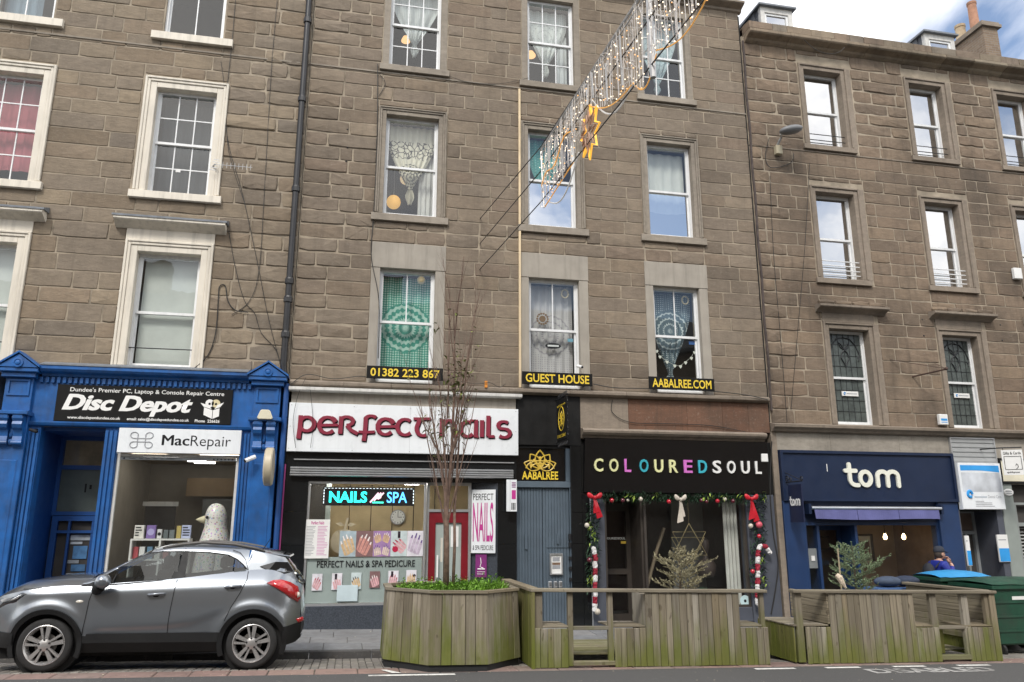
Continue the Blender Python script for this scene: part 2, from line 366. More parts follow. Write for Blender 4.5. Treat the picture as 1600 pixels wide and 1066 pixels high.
# ================================================================ masonry
def stone_piece(x0, x1, z0, z1, y=0.0, rough=0.0):
    """one squared stone: uneven outline, chamfered arris, front a little proud of the mortar"""
    w, h = x1-x0, z1-z0; j = .0025+.007*rough; c = .007+.009*rough
    pr = rnd.uniform(-.006, .002)+rnd.uniform(-.014, .002)*rough
    nx = 4 if w > .45 else 2; pts = []
    for i in range(nx): pts.append((x0+w*i/nx, z0))
    pts.append((x1, z0)); pts.append((x1, z0+h*.5)); pts.append((x1, z1))
    for i in range(1, nx+1): pts.append((x1-w*i/nx, z1))
    pts.append((x0, z0+h*.5)); n = len(pts); cx, cz = (x0+x1)/2, (z0+z1)/2; O = []; I = []
    cr = .008+.016*rough
    for k, (x, z) in enumerate(pts):
        corner = (abs(x-x0) < 1e-6 or abs(x-x1) < 1e-6) and (abs(z-z0) < 1e-6 or abs(z-z1) < 1e-6)
        dx = 1 if x > cx+1e-6 else -1 if x < cx-1e-6 else 0; dz = 1 if z > cz+1e-6 else -1 if z < cz-1e-6 else 0
        ex = abs(x-x0) < 1e-6 or abs(x-x1) < 1e-6; ez = abs(z-z0) < 1e-6 or abs(z-z1) < 1e-6
        qx = x-(dx*abs(rnd.gauss(0, j)) if ex else rnd.uniform(-.01, .01))-(dx*cr*.5 if corner else 0)
        qz = z-(dz*abs(rnd.gauss(0, j)) if ez else rnd.uniform(-.005, .005))-(dz*cr*.5 if corner else 0)
        O.append((qx, qz)); I.append((qx-(dx*c if ex else 0), qz-(dz*c if ez else 0)))
    fr = [y-.010+pr+rnd.uniform(-.012, .004)*rough for _ in I]
    vs = [(a, y+.03, b) for a, b in O]+[(a, y+.004+pr, b) for a, b in O]+[(a, f, b) for (a, b), f in zip(I, fr)]
    m = MB(); fs = [(i, (i+1)%n, n+(i+1)%n, n+i) for i in range(n)]+[(n+i, n+(i+1)%n, 2*n+(i+1)%n, 2*n+i) for i in range(n)]
    if rough > .3:
        vs.append((cx+rnd.uniform(-.2, .2)*w, y-.014+pr-.02*rough*rnd.random(), cz+rnd.uniform(-.2, .2)*h)); k = len(vs)-1
        fs += [(2*n+i, 2*n+(i+1)%n, k) for i in range(n)]
    else: fs.append(tuple(range(2*n, 3*n)))
    return m.add(vs, fs)
def masonry(wall, mat, x0, x1, z0, z1, h, holes, rough, view=None, wide=(.55, 1.0), seed=1):
    global rnd
    keep = rnd; rnd = random.Random(seed)
    pcs = []; z = z0; row = 0
    while z < z1-.08:
        hh = min(h*rnd.uniform(.93, 1.08), z1-z)
        if z1-(z+hh) < .12: hh = z1-z
        x = x0; first = True
        cuts = sorted([(a, b) for a, b, c, d in holes if c < z+hh-.05 and d > z+.05])
        segs = []; cur = x0
        for a, b in cuts:
            if a > cur: segs.append((cur, min(a, x1)))
            cur = max(cur, b)
        if cur < x1: segs.append((cur, x1))
        for sa, sb in segs:
            x = sa; alt = rnd.random() < .5
            while x < sb-.01:
                w = rnd.uniform(*wide) if alt else rnd.uniform(.26, .62)
                alt = not alt or rnd.random() < .45
                if sb-(x+w) < .22: w = sb-x
                if w > 1.25: w *= .5
                g = .007
                r = rough(x+w/2, z+hh/2)
                if w-g > .05: pcs.append((x+g/2, x+w-g/2, z+g/2, z+hh-g/2, min(1.3, max(0, r+rnd.gauss(0, .15)))))
                x += w
        for a, b, c, d in holes:      # the strip of a course left above or below an opening
            for lo, hi in ((z, c), (d, z+hh)):
                lo = max(lo, z); hi = min(hi, z+hh)
                if hi-lo > .06 and c < z+hh-.05 and d > z+.05:
                    x = a
                    while x < b-.01:
                        w = rnd.uniform(.4, .8)
                        if b-(x+w) < .2: w = b-x
                        pcs.append((x+.006, x+w-.006, lo+.006, hi-.006, .4)); x += w
        z += hh; row += 1
    def inview(p):
        return view is None or (view[0] < (p[0]+p[1])/2 < view[1] and view[2] < (p[2]+p[3])/2 < view[3])
    def size(p):
        d = 15*15+((p[0]+p[1])/2)**2+((p[2]+p[3])/2)**2
        return (p[1]-p[0])*(p[3]-p[2])/d*(1 if inview(p) else 0)
    pcs.sort(key=size, reverse=True)
    rest = MB()
    for i, p in enumerate(pcs):
        m = stone_piece(p[0], p[1], p[2], p[3], 0.0, p[4])
        if i < 300: m.build('stone', mat, wall, fix=False)
        else: rest.add(m.v, m.f)
    if rest.v: tag(rest.build('small_stones', mat, wall, fix=False), kind='stuff')
    rnd = keep
def wall_core(x0, x1, z0, z1, holes, y0=-.0035, y1=.40):
    """solid wall with clean rectangular openings and their reveals"""
    xs = sorted(set([x0, x1]+[v for h in holes for v in h[:2] if x0 < v < x1])); zs = sorted(set([z0, z1]+[v for h in holes for v in h[2:] if z0 < v < z1]))
    ins = lambda x, z: any(a < x < b and c < z < d for a, b, c, d in holes)
    m = MB(); nx, nz = len(xs)-1, len(zs)-1
    solid = lambda i, k: 0 <= i < nx and 0 <= k < nz and not ins((xs[i]+xs[i+1])/2, (zs[k]+zs[k+1])/2)
    for i in range(nx):
        for k in range(nz):
            if not solid(i, k): continue
            a, b, c, d = xs[i], xs[i+1], zs[k], zs[k+1]
            m.quad((a,y0,c),(b,y0,c),(b,y0,d),(a,y0,d)); m.quad((a,y1,c),(a,y1,d),(b,y1,d),(b,y1,c))
            if not solid(i-1, k): m.quad((a,y0,c),(a,y0,d),(a,y1,d),(a,y1,c))
            if not solid(i+1, k): m.quad((b,y0,c),(b,y1,c),(b,y1,d),(b,y0,d))
            if not solid(i, k-1): m.quad((a,y0,c),(a,y1,c),(b,y1,c),(b,y0,c))
            if not solid(i, k+1): m.quad((a,y0,d),(b,y0,d),(b,y1,d),(a,y1,d))
    return m

# ================================================================ sash windows
def sash_window(bld, x0, x1, z0, z1, mid, bars=(1,1,1,1), rec=.13, wood=None, glass=None, open_=0):
    """returns the window part: box frame and meeting rail; its panes, bars, surround and sill are sub-parts"""
    wood = wood or white_paint; glass = glass or glass_up; y = rec; fw = .045
    m = MB(); m.frame(x0, x1, z0, z1, fw, y, y+.12, wb=.05, wt=.06)
    m.box(x0+fw, x1-fw, y+.02, y+.095, mid-.028, mid+.022)           # meeting rails
    ax0, ax1 = x0+fw, x1-fw; sw = .035
    for lo, hi, yy, wb in ((mid+.022, z1-.06, y+.02, .0), (z0+.05, mid-.028, y+.06, .05)):
        m.box(ax0, ax0+sw, yy, yy+.035, lo, hi); m.box(ax1-sw, ax1, yy, yy+.035, lo, hi)
        if wb: m.box(ax0+sw, ax1-sw, yy, yy+.035, lo, lo+wb)
    w = m.build('window', wood, bld)
    gx0, gx1 = ax0+sw, ax1-sw
    for s, (lo, hi, yy, nc, nr) in enumerate(((mid+.022, z1-.06, y+.035, bars[0], bars[1]), (z0+.10, mid-.028, y+.075, bars[2], bars[3]))):
        g = MB()
        for i in range(1, nc): xx = gx0+(gx1-gx0)*i/nc; g.box(xx-.011, xx+.011, yy-.012, yy+.012, lo, hi)
        for k in range(1, nr):
            zz = lo+(hi-lo)*k/nr
            for i in range(nc):
                a = gx0+(gx1-gx0)*i/nc+(.011 if i else 0); b = gx0+(gx1-gx0)*(i+1)/nc-(.011 if i < nc-1 else 0)
                g.box(a, b, yy-.012, yy+.012, zz-.011, zz+.011)
        if g.v: g.build('glazing_bar', wood, w)
        for i in range(nc):
            for k in range(nr):
                a = gx0+(gx1-gx0)*i/nc; b = gx0+(gx1-gx0)*(i+1)/nc; c = lo+(hi-lo)*k/nr; d = lo+(hi-lo)*(k+1)/nr
                t = [rnd.uniform(-.0025, .0025) for _ in range(3)]
                q = MB(); q.quad((a, yy+t[0], c), (b, yy+t[1], c), (b, yy+t[1]+t[2], d), (a, yy+t[0]+t[2], d)); q.build('pane', glass, w, fix=False)
    return w
def ring(m, x0, x1, z0, z1, w, y0, y1, bottom=False):
    """mitred architrave on three (four) sides round an opening, cut as separate lengths"""
    x0 += .004; x1 -= .004; z1 -= .004
    m.cbox(x0-w, x0, y0, y1, z0, z1+w, .008); m.cbox(x1, x1+w, y0, y1, z0, z1+w, .008); m.cbox(x0, x1, y0, y1, z1, z1+w, .008)
    return m
def moulded(w, x0, x1, z0, z1, mat, rec, wi=.09, wo=.075, top=.03):
    m = MB(); ring(m, x0, x1, z0, z1, wi, -.022, rec+.03); ring(m, x0-wi, x1+wi, z0, z1+wi, wo*.55, -.045, .05); ring(m, x0-wi-wo*.55, x1+wi+wo*.55, z0, z1+wi+wo*.55, wo*.45, -.065, .05)
    m.build('surround', mat, w)
def sill(w, x0, x1, z, mat, h=.16, ext=.2, proj=.085):
    a, b = x0-ext, x1+ext
    MB().sweep([(-proj, z-h), (-proj+.008, z-.02), (.16, z+.004), (.16, z-h)], a, b).build('sill', mat, w, bevel=.006)
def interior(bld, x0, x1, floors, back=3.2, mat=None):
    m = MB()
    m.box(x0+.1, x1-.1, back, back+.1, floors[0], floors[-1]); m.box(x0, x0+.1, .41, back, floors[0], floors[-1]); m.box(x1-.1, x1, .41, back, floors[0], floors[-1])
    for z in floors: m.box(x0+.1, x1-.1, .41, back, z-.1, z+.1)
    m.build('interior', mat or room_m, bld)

# ================================================================ the middle tenement
TM = empty('tenement_building', (3.8, 0, 0), 'brown sandstone tenement in the middle with draped windows over the nail shop', 'building')
MC = [(.43, 1.55), (3.50, 4.60), (6.26, 7.34)]
hM = []
for a, b in MC: hM += [(a, b, 4.52, 6.86), (a, b, 8.03, 10.28), (a, b, 11.46, 13.62)]
wM = wall_core(-1.19, 8.79, 4.40, 15.2, hM).build('wall', mortar, TM)
blk = []
for a, b in MC: blk += [(a-.17, b+.19, 4.42, 7.42), (a-.16, b+.18, 7.86, 10.46), (a-.14, b+.14, 11.30, 13.75)]
masonry(wM, stone_mid, -1.19, 8.79, 4.50, 14.0, .287, blk, lambda x, z: .75 if x < -.2 else (.1 if x > 2 else .35) + (.5 if 7.35 < z < 7.9 else 0), (-1.2, 8.8, 4.4, 13.6), seed=11)
MW = {}
BARS = {3: (3,2,3,2), 2: (1,1,1,1), 1: (2,1,1,1)}
for c, (a, b) in enumerate(MC):
    w = MW[c,3] = sash_window(TM, a, b, 11.46, 13.62, 12.55, BARS[3], .10)
    m = MB(); m.box(a-.13, a+.004, -.018, .10, 11.46, 13.75); m.box(b-.004, b+.13, -.018, .10, 11.46, 13.75); m.box(a+.004, b-.004, -.018, .10, 13.616, 13.75); m.build('surround', dressed, w)
    sill(w, a, b, 11.46, dressed, .165, .19)
    w = MW[c,2] = sash_window(TM, a, b, 8.03, 10.28, 9.15, BARS[2], .13)
    moulded(w, a, b, 8.03, 10.28, dressed, .13); sill(w, a, b, 8.03, dressed, .175, .23)
    w = MW[c,1] = sash_window(TM, a, b, 4.52, 6.86, 5.77, BARS[1], .11)
    m = MB(); m.box(a-.175, a+.004, -.018, .11, 4.44, 6.85); m.box(b-.004, b+.195, -.018, .11, 4.44, 6.85); m.build('surround', cement, w, bevel=.004)
    MB().cbox(a-.18, b+.205, -.026, .11, 6.855, 7.40, .008).build('lintel', cement, w)
for q in (MW[2,2], MW[1,2]):
    for ch in [c for c in q.children if c.name.startswith('pane')][1:]: ch.material_slots[0].link = 'OBJECT'; ch.material_slots[0].material = glass_r
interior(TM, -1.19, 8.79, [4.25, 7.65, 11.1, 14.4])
MB().sweep([(-.03, 11.235), (-.03, 11.265), (.02, 11.28), (.02, 11.22)], -1.19, 8.79).build('string_course', dressed, TM)
MB().sweep([(-.02,13.98),(-.06,14.0),(-.07,14.05),(-.22,14.10),(-.25,14.12),(-.25,14.17),(-.03,14.22),(.05,14.22),(.05,13.98)], -1.19, 8.86).build('cornice', dressed_r, TM)
MB().box(-1.19, 8.79, -.02, .3, 14.23, 14.9).build('parapet', red_stone, TM)
x = -1.17
while x < 8.76:
    l = min(rnd.uniform(.8, 1.3), 8.77-x)
    if 8.77-(x+l) < .3: l = 8.77-x
    j = rnd.uniform(-.006, .006); MB().sweep([(-.02,4.36),(-.13+j,4.385),(-.145+j,4.40),(-.145+j,4.45),(-.11,4.475),(.02,4.51),(.02,4.36)], x, x+l-.005).build('ledge_stone', dressed_r, TM, bevel=.005); x += l
MB().sweep([(.3,14.9),(4.5,17.6),(9,14.9)], -1.19, 8.79).build('roof', slate, TM)
m = MB(); m.box(-1.15, 8.75, 3.31, 9, -.3, 14.85); m.build('rear_block', mortar, TM)

# ================================================================ the left tenement
TL = empty('tenement_building', (-5, 0, 0), 'pale brown stone tenement on the left with cream painted window surrounds', 'building')
LC = [(-7.30, -6.17), (-4.12, -2.97)]
hL = []
for a, b in LC: hL += [(a, b, 4.64, 6.87), (a, b, 8.10, 10.34), (a, b, 11.58, 13.8)]
wL = wall_core(-9.2, -1.20, 4.45, 15.2, hL).build('wall', mortar, TL)
blk = []
for a, b in LC: blk += [(a-.22, b+.2, 4.5, 7.42), (a-.26, b+.2, 7.93, 10.60), (a-.02, b+.02, 11.38, 13.82)]
masonry(wL, stone_left, -9.2, -1.205, 4.52, 14.4, .315, blk, lambda x, z: .95 if x > -2.5 else .3, (-7.4, -1.2, 4.5, 13.2), (.6, 1.15), seed=5)
LW = {}
for c, (a, b) in enumerate(LC):
    w = LW[c,4] = sash_window(TL, a, b, 11.58, 13.8, 12.7, (2,1,2,1), .06)
    sill(w, a, b, 11.58, cream_paint, .19, .21, .10)
    w = LW[c,3] = sash_window(TL, a, b, 8.10, 10.34, 9.22, (3,2,3,2), .14)
    moulded(w, a, b, 8.10, 10.34, cream_paint, .14, .12, .10); sill(w, a, b, 8.10, cream_paint, .17, .27, .10)
    w = LW[c,2] = sash_window(TL, a, b, 4.64, 6.87, 5.72, (1,1,1,1), .16, glass=glass_up)
    moulded(w, a, b, 4.6, 6.87, cream_paint, .16, .12, .10)
    m = MB(); m.box(a-.22, b+.22, -.04, .05, 7.09, 7.36); m.build('frieze', cream_paint, w)
    MB().sweep([(-.045,7.30),(-.10,7.33),(-.24,7.40),(-.26,7.42),(-.26,7.47),(.02,7.49),(.02,7.30)], a-.42, b+.42).build('hood_cornice', cream_paint, w)
    MB().sweep([(-.275,7.462),(-.275,7.50),(-.02,7.60),(.02,7.60),(.02,7.492),(-.24,7.474)], a-.45, b+.45).build('lead_flashing', lead, w)
    m = MB(); m.tube([(a+.01, .14, 5.02), (b-.01, .14, 5.02)], .010, 6); m.build('guard_bar', black_iron, w)
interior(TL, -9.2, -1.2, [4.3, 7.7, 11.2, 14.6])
MB().sweep([(-.03, 11.225), (-.03, 11.26), (.02, 11.275), (.02, 11.21)], -9.2, -1.205).build('string_course', dressed, TL)
MB().sweep([(.3,15.2),(4.5,17.8),(9,15.2)], -9.2, -1.2).build('roof', slate, TL)
m = MB(); m.box(-9.2, -1.22, 3.31, 9, -.3, 15.15); m.build('rear_block', mortar, TL)

# ================================================================ the right tenement
leaded_m = pm('obscure_glass', (.085,.10,.095), .22, var=.35, nscale=5, bump=.3, bscale=14)
came_m = pm('dark_lead_came', (.022,.025,.028), .55, var=.2)
TR = empty('tenement_building', (13, 0, 0), 'lower dark brown stone tenement on the right with dormers and a brick chimney', 'building')
RC = [(10.43, 11.45), (13.37, 14.33), (15.97, 16.95)]
hR = []
for a, b in RC: hR += [(a, b, 3.95, 6.12), (a, b, 7.32, 9.45), (a, b, 10.66, 12.68)]
wR = wall_core(8.80, 20.0, 3.72, 13.35, hR).build('wall', mortar, TR)
blk = []
for a, b in RC: blk += [(a-.16, b+.26, 3.9, 6.74), (a-.16, b+.28, 7.18, 9.72), (a-.16, b+.28, 10.50, 13.06)]
masonry(wR, stone_right, 8.815, 20.0, 3.92, 13.2, .298, blk, lambda x, z: .9 if (z > 10.5 or x < 9.4) else .25, (8.8, 16.3, 3.9, 13.2), (.6, 1.05), seed=23)
RW = {}
for c, (a, b) in enumerate(RC):
    for r, (lo, hi, mid) in ((3, (10.66, 12.68, 11.67)), (2, (7.32, 9.45, 8.36)), (1, (3.95, 6.12, 5.04))):
        w = RW[c,r] = sash_window(TR, a, b, lo, hi, mid, (1,1,1,1), .20, glass=glass_r if r > 1 else leaded_m)
        m = MB(); ring(m, a, b, lo, hi, .10, -.02, .21); ring(m, a-.10, b+.10, lo, hi+.10, .045, -.05, .05)
        m.cbox(b+.145, b+.27, -.012, .05, lo, hi+.145, .006)
        m.build('surround', dressed_r, w)
        if r > 1: sill(w, a, b, lo, dressed_r, .15, .20, .08)
    w = RW[c,3]; m = MB()
    for zz in (10.84, 10.99): m.tube([(a-.02, .08, zz), (b+.02, .08, zz)], .011, 6)
    m.build('guard_bar', black_iron, w)
    w = RW[c,2]; m = MB()
    for zz in (7.43, 7.54, 7.65, 7.76): m.tube([(a-.03, .06, zz), (b+.03, .06, zz)], .013, 6)
    m.build('guard_bar', white_paint, w)
    w = RW[c,1]
    MB().box(a-.145, b+.145, -.03, .05, 6.27, 6.50).build('frieze', dressed_r, w)
    MB().sweep([(-.04,6.48),(-.10,6.53),(-.22,6.56),(-.24,6.58),(-.24,6.63),(.02,6.66),(.02,6.48)], a-.30, b+.44).build('hood_cornice', dressed_r, w)
    m = MB()
    for k in range(4): xx = a-.28+k*(b-a+.70)/4; q = stone_piece(xx, xx+(b-a+.70)/4-.01, 6.635, 6.76, -.13, 1.0); m.add(q.v, q.f)
    m.build('hood_blocking', stone_right, w)
    # leaded lights
    lm = MB(); a0, b0 = a+.08, b-.08
    for lo, hi, yy in ((5.062, 6.06, .228), (4.05, 5.01, .268)):
        n = 6
        for i in range(1, n):
            xx = a0+(b0-a0)*i/n; lm.tube([(xx+rnd.uniform(-.008,.008), yy, lo), (xx+rnd.uniform(-.012,.012), yy, (lo+hi)/2), (xx, yy, hi)], .0055, 4)
        for k in range(1, 4): zz = lo+(hi-lo)*k/4; lm.tube([(a0, yy, zz), (b0, yy, zz+rnd.uniform(-.01,.01))], .005, 4)
    cx = (a0+b0)/2
    for s in (-1, 1):
        lm.tube([(cx, .222, 5.30), (cx+s*.05, .222, 5.42), (cx+s*.10, .222, 5.50), (cx+s*.075, .222, 5.62), (cx+s*.01, .222, 5.68)], .014, 5)
        lm.tube([(cx+s*.01, .222, 5.72), (cx+s*.06, .222, 5.80), (cx+s*.13, .222, 5.86), (cx+s*.10, .222, 5.76), (cx, .222, 5.70)], .012, 5)
        lm.tube([(cx, .222, 5.98), (cx+s*.16, .222, 5.95), (cx+s*.30, .222, 5.80), (cx+s*.37, .222, 5.60), (cx+s*.34, .222, 5.45)], .012, 5)
        lm.ball((cx+s*.35, .222, 5.53), .03, 6, 4, 1, .3, 1.4); lm.ball((cx+s*.36, .222, 5.65), .022, 6, 4, 1, .3, 1.4)
    lm.build('lead_came', came_m, w)
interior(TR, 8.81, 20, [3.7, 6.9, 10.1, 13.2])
MB().sweep([(-.025, 10.455), (-.025, 10.485), (.02, 10.495), (.02, 10.445)], 8.81, 20).build('string_course', dressed_r, TR)
corn_m = stone_mat('cornice_stone', [(.19,.155,.115), (.29,.235,.17), (.25,.185,.135), (.23,.195,.155), (.31,.26,.19)], .55, .35)
MB().box(8.9, 20, .05, .4, 13.2, 13.60).build('cornice_core', mortar, TR)
x = 8.90
while x < 18.5:
    l = rnd.uniform(.75, 1.15); d_ = rnd.uniform(-.006, .006)
    MB().sweep([(-.02,13.18),(-.10,13.22),(-.14,13.26),(-.30+d_,13.30),(-.33+d_,13.33),(-.33+d_,13.40),(-.26,13.42),(.05,13.42),(.05,13.18)], x, x+l-.006).build('cornice_stone', corn_m, TR, bevel=.006); x += l
x = 8.90
while x < 18.5:
    l = rnd.uniform(.30, .75); d_ = rnd.uniform(-.01, .01)
    MB().sweep([(-.29+d_,13.424),(-.29+d_,13.615+d_),(-.05,13.655),(.38,13.66),(.38,13.424)], x, x+l-.006).build('blocking_stone', corn_m, TR, bevel=.008); x += l
MB().sweep([(-.02,3.74),(-.09,3.76),(-.12,3.80),(-.19,3.84),(-.20,3.90),(-.02,3.94),(.02,3.94),(.02,3.74)], 8.80, 20).build('ledge', dressed_r, TR, bevel=.004)
MB().sweep([(.41,13.30),(4.5,15.7),(9,13.30)], 8.81, 20).build('roof', slate, TR)
m = MB(); m.box(8.83, 20, 3.31, 9, -.3, 13.25); m.build('rear_block', mortar, TR)
# dormers
def dormer(px0, py0, px1, py1, label):
    Y = 1.1; x0, zt = at(px0, py0, Y); x1, zt1 = at(px1, py1, Y); zt = (zt+zt1)/2; zb = 13.2
    d = empty('dormer', (x0, Y, zb)); d.parent = TR; d.location = Vector((x0, Y, zb))-TR.location
    MB().frame(x0, x1, zb, zt, .12, Y, Y+.12, wt=.16).build('dormer_front', grey_white, d)
    MB().frame(x0+.12, x1-.12, zb+.2, zt-.16, .06, Y+.03, Y+.10).build('dormer_sash', white_paint, d)
    q = MB(); q.quad((x0+.18, Y+.06, zb+.26), (x1-.18, Y+.06, zb+.26), (x1-.18, Y+.062, zt-.22), (x0+.18, Y+.062, zt-.22)); q.build('pane', glass_r, d, fix=False)
    m = MB(); n = 8
    for k in range(n):
        a = zb+(zt-zb)*k/n; b = zb+(zt-zb)*(k+1)/n+.01
        for j in range(7): m.box(x0-.025-.01*(k % 2), x0-.002, Y+.13+j*.28+(.14 if k % 2 else 0), Y+.13+j*.28+.265+(.14 if k % 2 else 0), a, b)
    m.box(x0, x0+.06, Y+.12, Y+2.4, zb, zt); m.box(x1-.06, x1, Y+.12, Y+2.4, zb, zt)
    m.build('slate_cheek', slate, d)
    MB().sweep([(Y-.10, zt), (Y-.10, zt+.05), (Y+2.5, zt+.12), (Y+2.5, zt)], x0-.08, x1+.08).build('dormer_roof', lead, d)
    MB().box(x0+.06, x1-.06, Y+.9, Y+.95, zb, zt).build('dormer_back', room_m, d)
dormer(1187.5, 11, 1237, 16, 'x'); dormer(1444, 52, 1490, 58, 'x')
# chimney stack with pots
bricks, nb, b_ = base_mat('chimney_brick')
_t = nb.new('ShaderNodeTexBrick'); _sep = nb.new('ShaderNodeSeparateXYZ'); nb.link(nb.pos(), _sep.inputs[0]); _cx = nb.new('ShaderNodeCombineXYZ')
nb.link(nb.math('ADD', _sep.outputs[0], _sep.outputs[1]), _cx.inputs[0]); nb.link(_sep.outputs[2], _cx.inputs[1]); nb.link(_cx.outputs[0], _t.inputs[0])
for k, v in dict(Scale=1.0).items(): _t.inputs[k].default_value = v
_t.inputs['Brick Width'].default_value = .23; _t.inputs['Row Height'].default_value = .078; _t.inputs['Mortar Size'].default_value = .007
_t.inputs['Color1'].default_value = (.22,.15,.10,1); _t.inputs['Color2'].default_value = (.30,.22,.15,1); _t.inputs['Mortar'].default_value = (.30,.27,.23,1)
nb.link(nb.mix(nb.math('MULTIPLY', nb.noise(nb.pos(), 1.5, 6, .7), .6), _t.outputs[0], (.09,.075,.06,1)), b_.inputs['Base Color']); b_.inputs['Roughness'].default_value = .95
_k = nb.new('ShaderNodeBump'); _k.inputs['Strength'].default_value = .6; _k.inputs['Distance'].default_value = .01; _k.invert = True; nb.link(_t.outputs[1], _k.inputs['Height']); nb.link(_k.outputs[0], b_.inputs['Normal'])
Yc = 2.0; cx0, cz = at(1534, 36, Yc); cx1, _ = at(1557, 40, Yc)
ch = MB().box(cx0, cx1, Yc, Yc+3.2, 13.0, cz-.12).build('chimney_stack', bricks, TR)
m = MB(); m.box(cx0-.09, cx1+.09, Yc-.09, Yc+3.3, cz-.12, cz-.02); m.box(cx0-.05, cx1+.05, Yc-.05, Yc+3.25, cz-.02, cz+.06); m.build('chimney_cope', dressed_r, ch)
terra = pm('terracotta', (.36,.19,.12), .85, var=.2, nscale=6, dirt=.5)
buff = pm('buff_clay', (.42,.33,.22), .85, var=.2, nscale=6, dirt=.5)
cm = (cx0+cx1)/2
for yy, r, h, mt in ((Yc+.5, .14, 1.05, terra), (Yc+.05+.25+.75, .16, .62, buff), (Yc+1.9, .15, .75, buff), (Yc+2.45, .15, .78, terra), (Yc+2.95, .13, .85, terra)):
    pr = [(r*1.1, 0), (r*1.1, .1), (r, .14), (r*.9, h-.1), (r*1.02, h-.08), (r*1.02, h)]
    if h == .85: pr = [(r*1.1, 0), (r, .1), (r*.85, .5), (r*1.35, .52), (r*1.35, .60), (r*.8, .64), (r*.8, .72), (r*1.2, .76), (r*.4, .88)]
    MB().lathe(pr, (cm, yy, cz+.05), 12).build('chimney_pot', mt, ch, smooth=rad(40))
# ================================================================ ground-floor materials
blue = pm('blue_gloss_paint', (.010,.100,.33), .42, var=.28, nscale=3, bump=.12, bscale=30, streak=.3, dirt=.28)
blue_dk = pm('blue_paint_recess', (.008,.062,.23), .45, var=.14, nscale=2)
navy = pm('navy_paint', (.010,.020,.052), .45, var=.12, nscale=2, spec=.35)
navy_pil = pm('navy_pilaster_paint', (.010,.034,.105), .5, var=.14, nscale=2, dirt=.12)
granite, ng, bgn = base_mat('black_granite')
_p = ng.pos(); _v = ng.new('ShaderNodeTexVoronoi'); _v.inputs['Scale'].default_value = 38; ng.link(_p, _v.inputs[0])
_s = ng.ramp(_v.outputs[0], [(.0, (1,1,1)), (.13, (0,0,0))]); ng.link(ng.mix(ng.math('MULTIPLY', _s, .55), (.010,.011,.012,1), (.16,.16,.155,1)), bgn.inputs['Base Color'])
bgn.inputs['Roughness'].default_value = .14; bgn.inputs['Specular IOR Level'].default_value = .5
granite_b = pm('blue_grey_granite', (.050,.058,.072), .35, var=.5, nscale=45)
blackp = pm('matt_black_panel', (.014,.014,.014), .55, var=.3, nscale=4, dirt=.15, spec=.15)
gloss_black = pm('gloss_black_sign', (.006,.006,.007), .10, var=.1, coat=.5)
door_grey = pm('blue_grey_door', (.085,.115,.145), .5, var=.12, nscale=3, streak=.12)
slate_grey = pm('slate_grey_paint', (.070,.078,.100), .6, var=.15, nscale=2, dirt=.25)
sign_white = pm('white_sign_acrylic', (.76,.79,.81), .3, var=.04, nscale=2, streak=.08)
sign_dark = pm('dark_sign_board', (.012,.012,.012), .5, var=.2, spec=.15)
sign_yellow = pm('yellow_letters', (.78,.56,.045), .45, var=.05)
gold = pm('gold_print', (.62,.43,.06), .4, var=.08)
letter_white = pm('white_letters', (.80,.80,.78), .4, var=.04)
letter_cream = pm('cream_letters', (.76,.76,.66), .4, var=.04)
ink = pm('black_print', (.016,.016,.018), .5, spec=.15)
greyink = pm('grey_print', (.30,.31,.33), .5)
maroon = pm('maroon_letter_face', (.23,.022,.045), .4, var=.1)
maroon_dk = pm('black_letter_side', (.014,.006,.008), .5)
red_door = pm('red_door_paint', (.17,.006,.013), .4, var=.15, coat=.15)
alu = pm('aluminium', (.52,.53,.54), .35, metal=.7, var=.1)
alu_dk = pm('dark_bronze_metal', (.05,.042,.036), .45, var=.2)
frosted = pm('frosted_film', (.34,.39,.37), .4, var=.12, nscale=1.5)
paper = pm('paper', (.74,.74,.72), .7, var=.05)
magenta = pm('magenta_print', (.48,.03,.24), .5, var=.12)
purple_p = pm('purple_print', (.20,.02,.16), .5, var=.2)
wall_beige = pm('beige_wood_panelling', (.52,.40,.22), .7, var=.15, nscale=2)
wall_pale = pm('pale_shop_wall', (.27,.235,.185), .8, var=.1)
wall_brown = pm('brown_cafe_wall', (.24,.15,.095), .8, var=.2)
floor_m = pm('shop_floor', (.16,.14,.12), .6)
ceil_m = pm('shop_ceiling', (.42,.38,.32), .9)
tube_l = emis('lit_tube', (1,.97,.90), 22)
panel_l = emis('lit_panel', (1,.98,.93), 4.5)
skin_t = pm('printed_skin', (.56,.34,.25), .5, var=.15)

def bx(name, mat, par, x0, x1, y0, y1, z0, z1, bevel=0): return MB().box(x0, x1, y0, y1, z0, z1).build(name, mat, par, bevel=bevel)
def cb(name, mat, par, x0, x1, y0, y1, z0, z1, c=.01): return MB().cbox(x0, x1, y0, y1, z0, z1, c).build(name, mat, par)
def pane(par, x0, x1, z0, z1, y, mat=None, name='pane'):
    t = rnd.uniform(-.003, .003); q = MB(); q.quad((x0, y, z0), (x1, y+t, z0), (x1, y+t, z1), (x0, y, z1)); return q.build(name, mat or glass_shop, par, fix=False)
def shop_room(par, x0, x1, y0, y1, z0, z1, wall, floor=None, ceil=None):
    m = MB(); m.box(x0, x1, y1, y1+.06, z0, z1); m.box(x0-.02, x0+.04, y0, y1, z0, z1); m.box(x1-.04, x1+.02, y0, y1, z0, z1); m.build('interior_wall', wall, par)
    bx('interior_floor', floor or floor_m, par, x0, x1, y0, y1, z0-.06, z0); bx('interior_ceiling', ceil or ceil_m, par, x0, x1, y0, y1, z1, z1+.06)

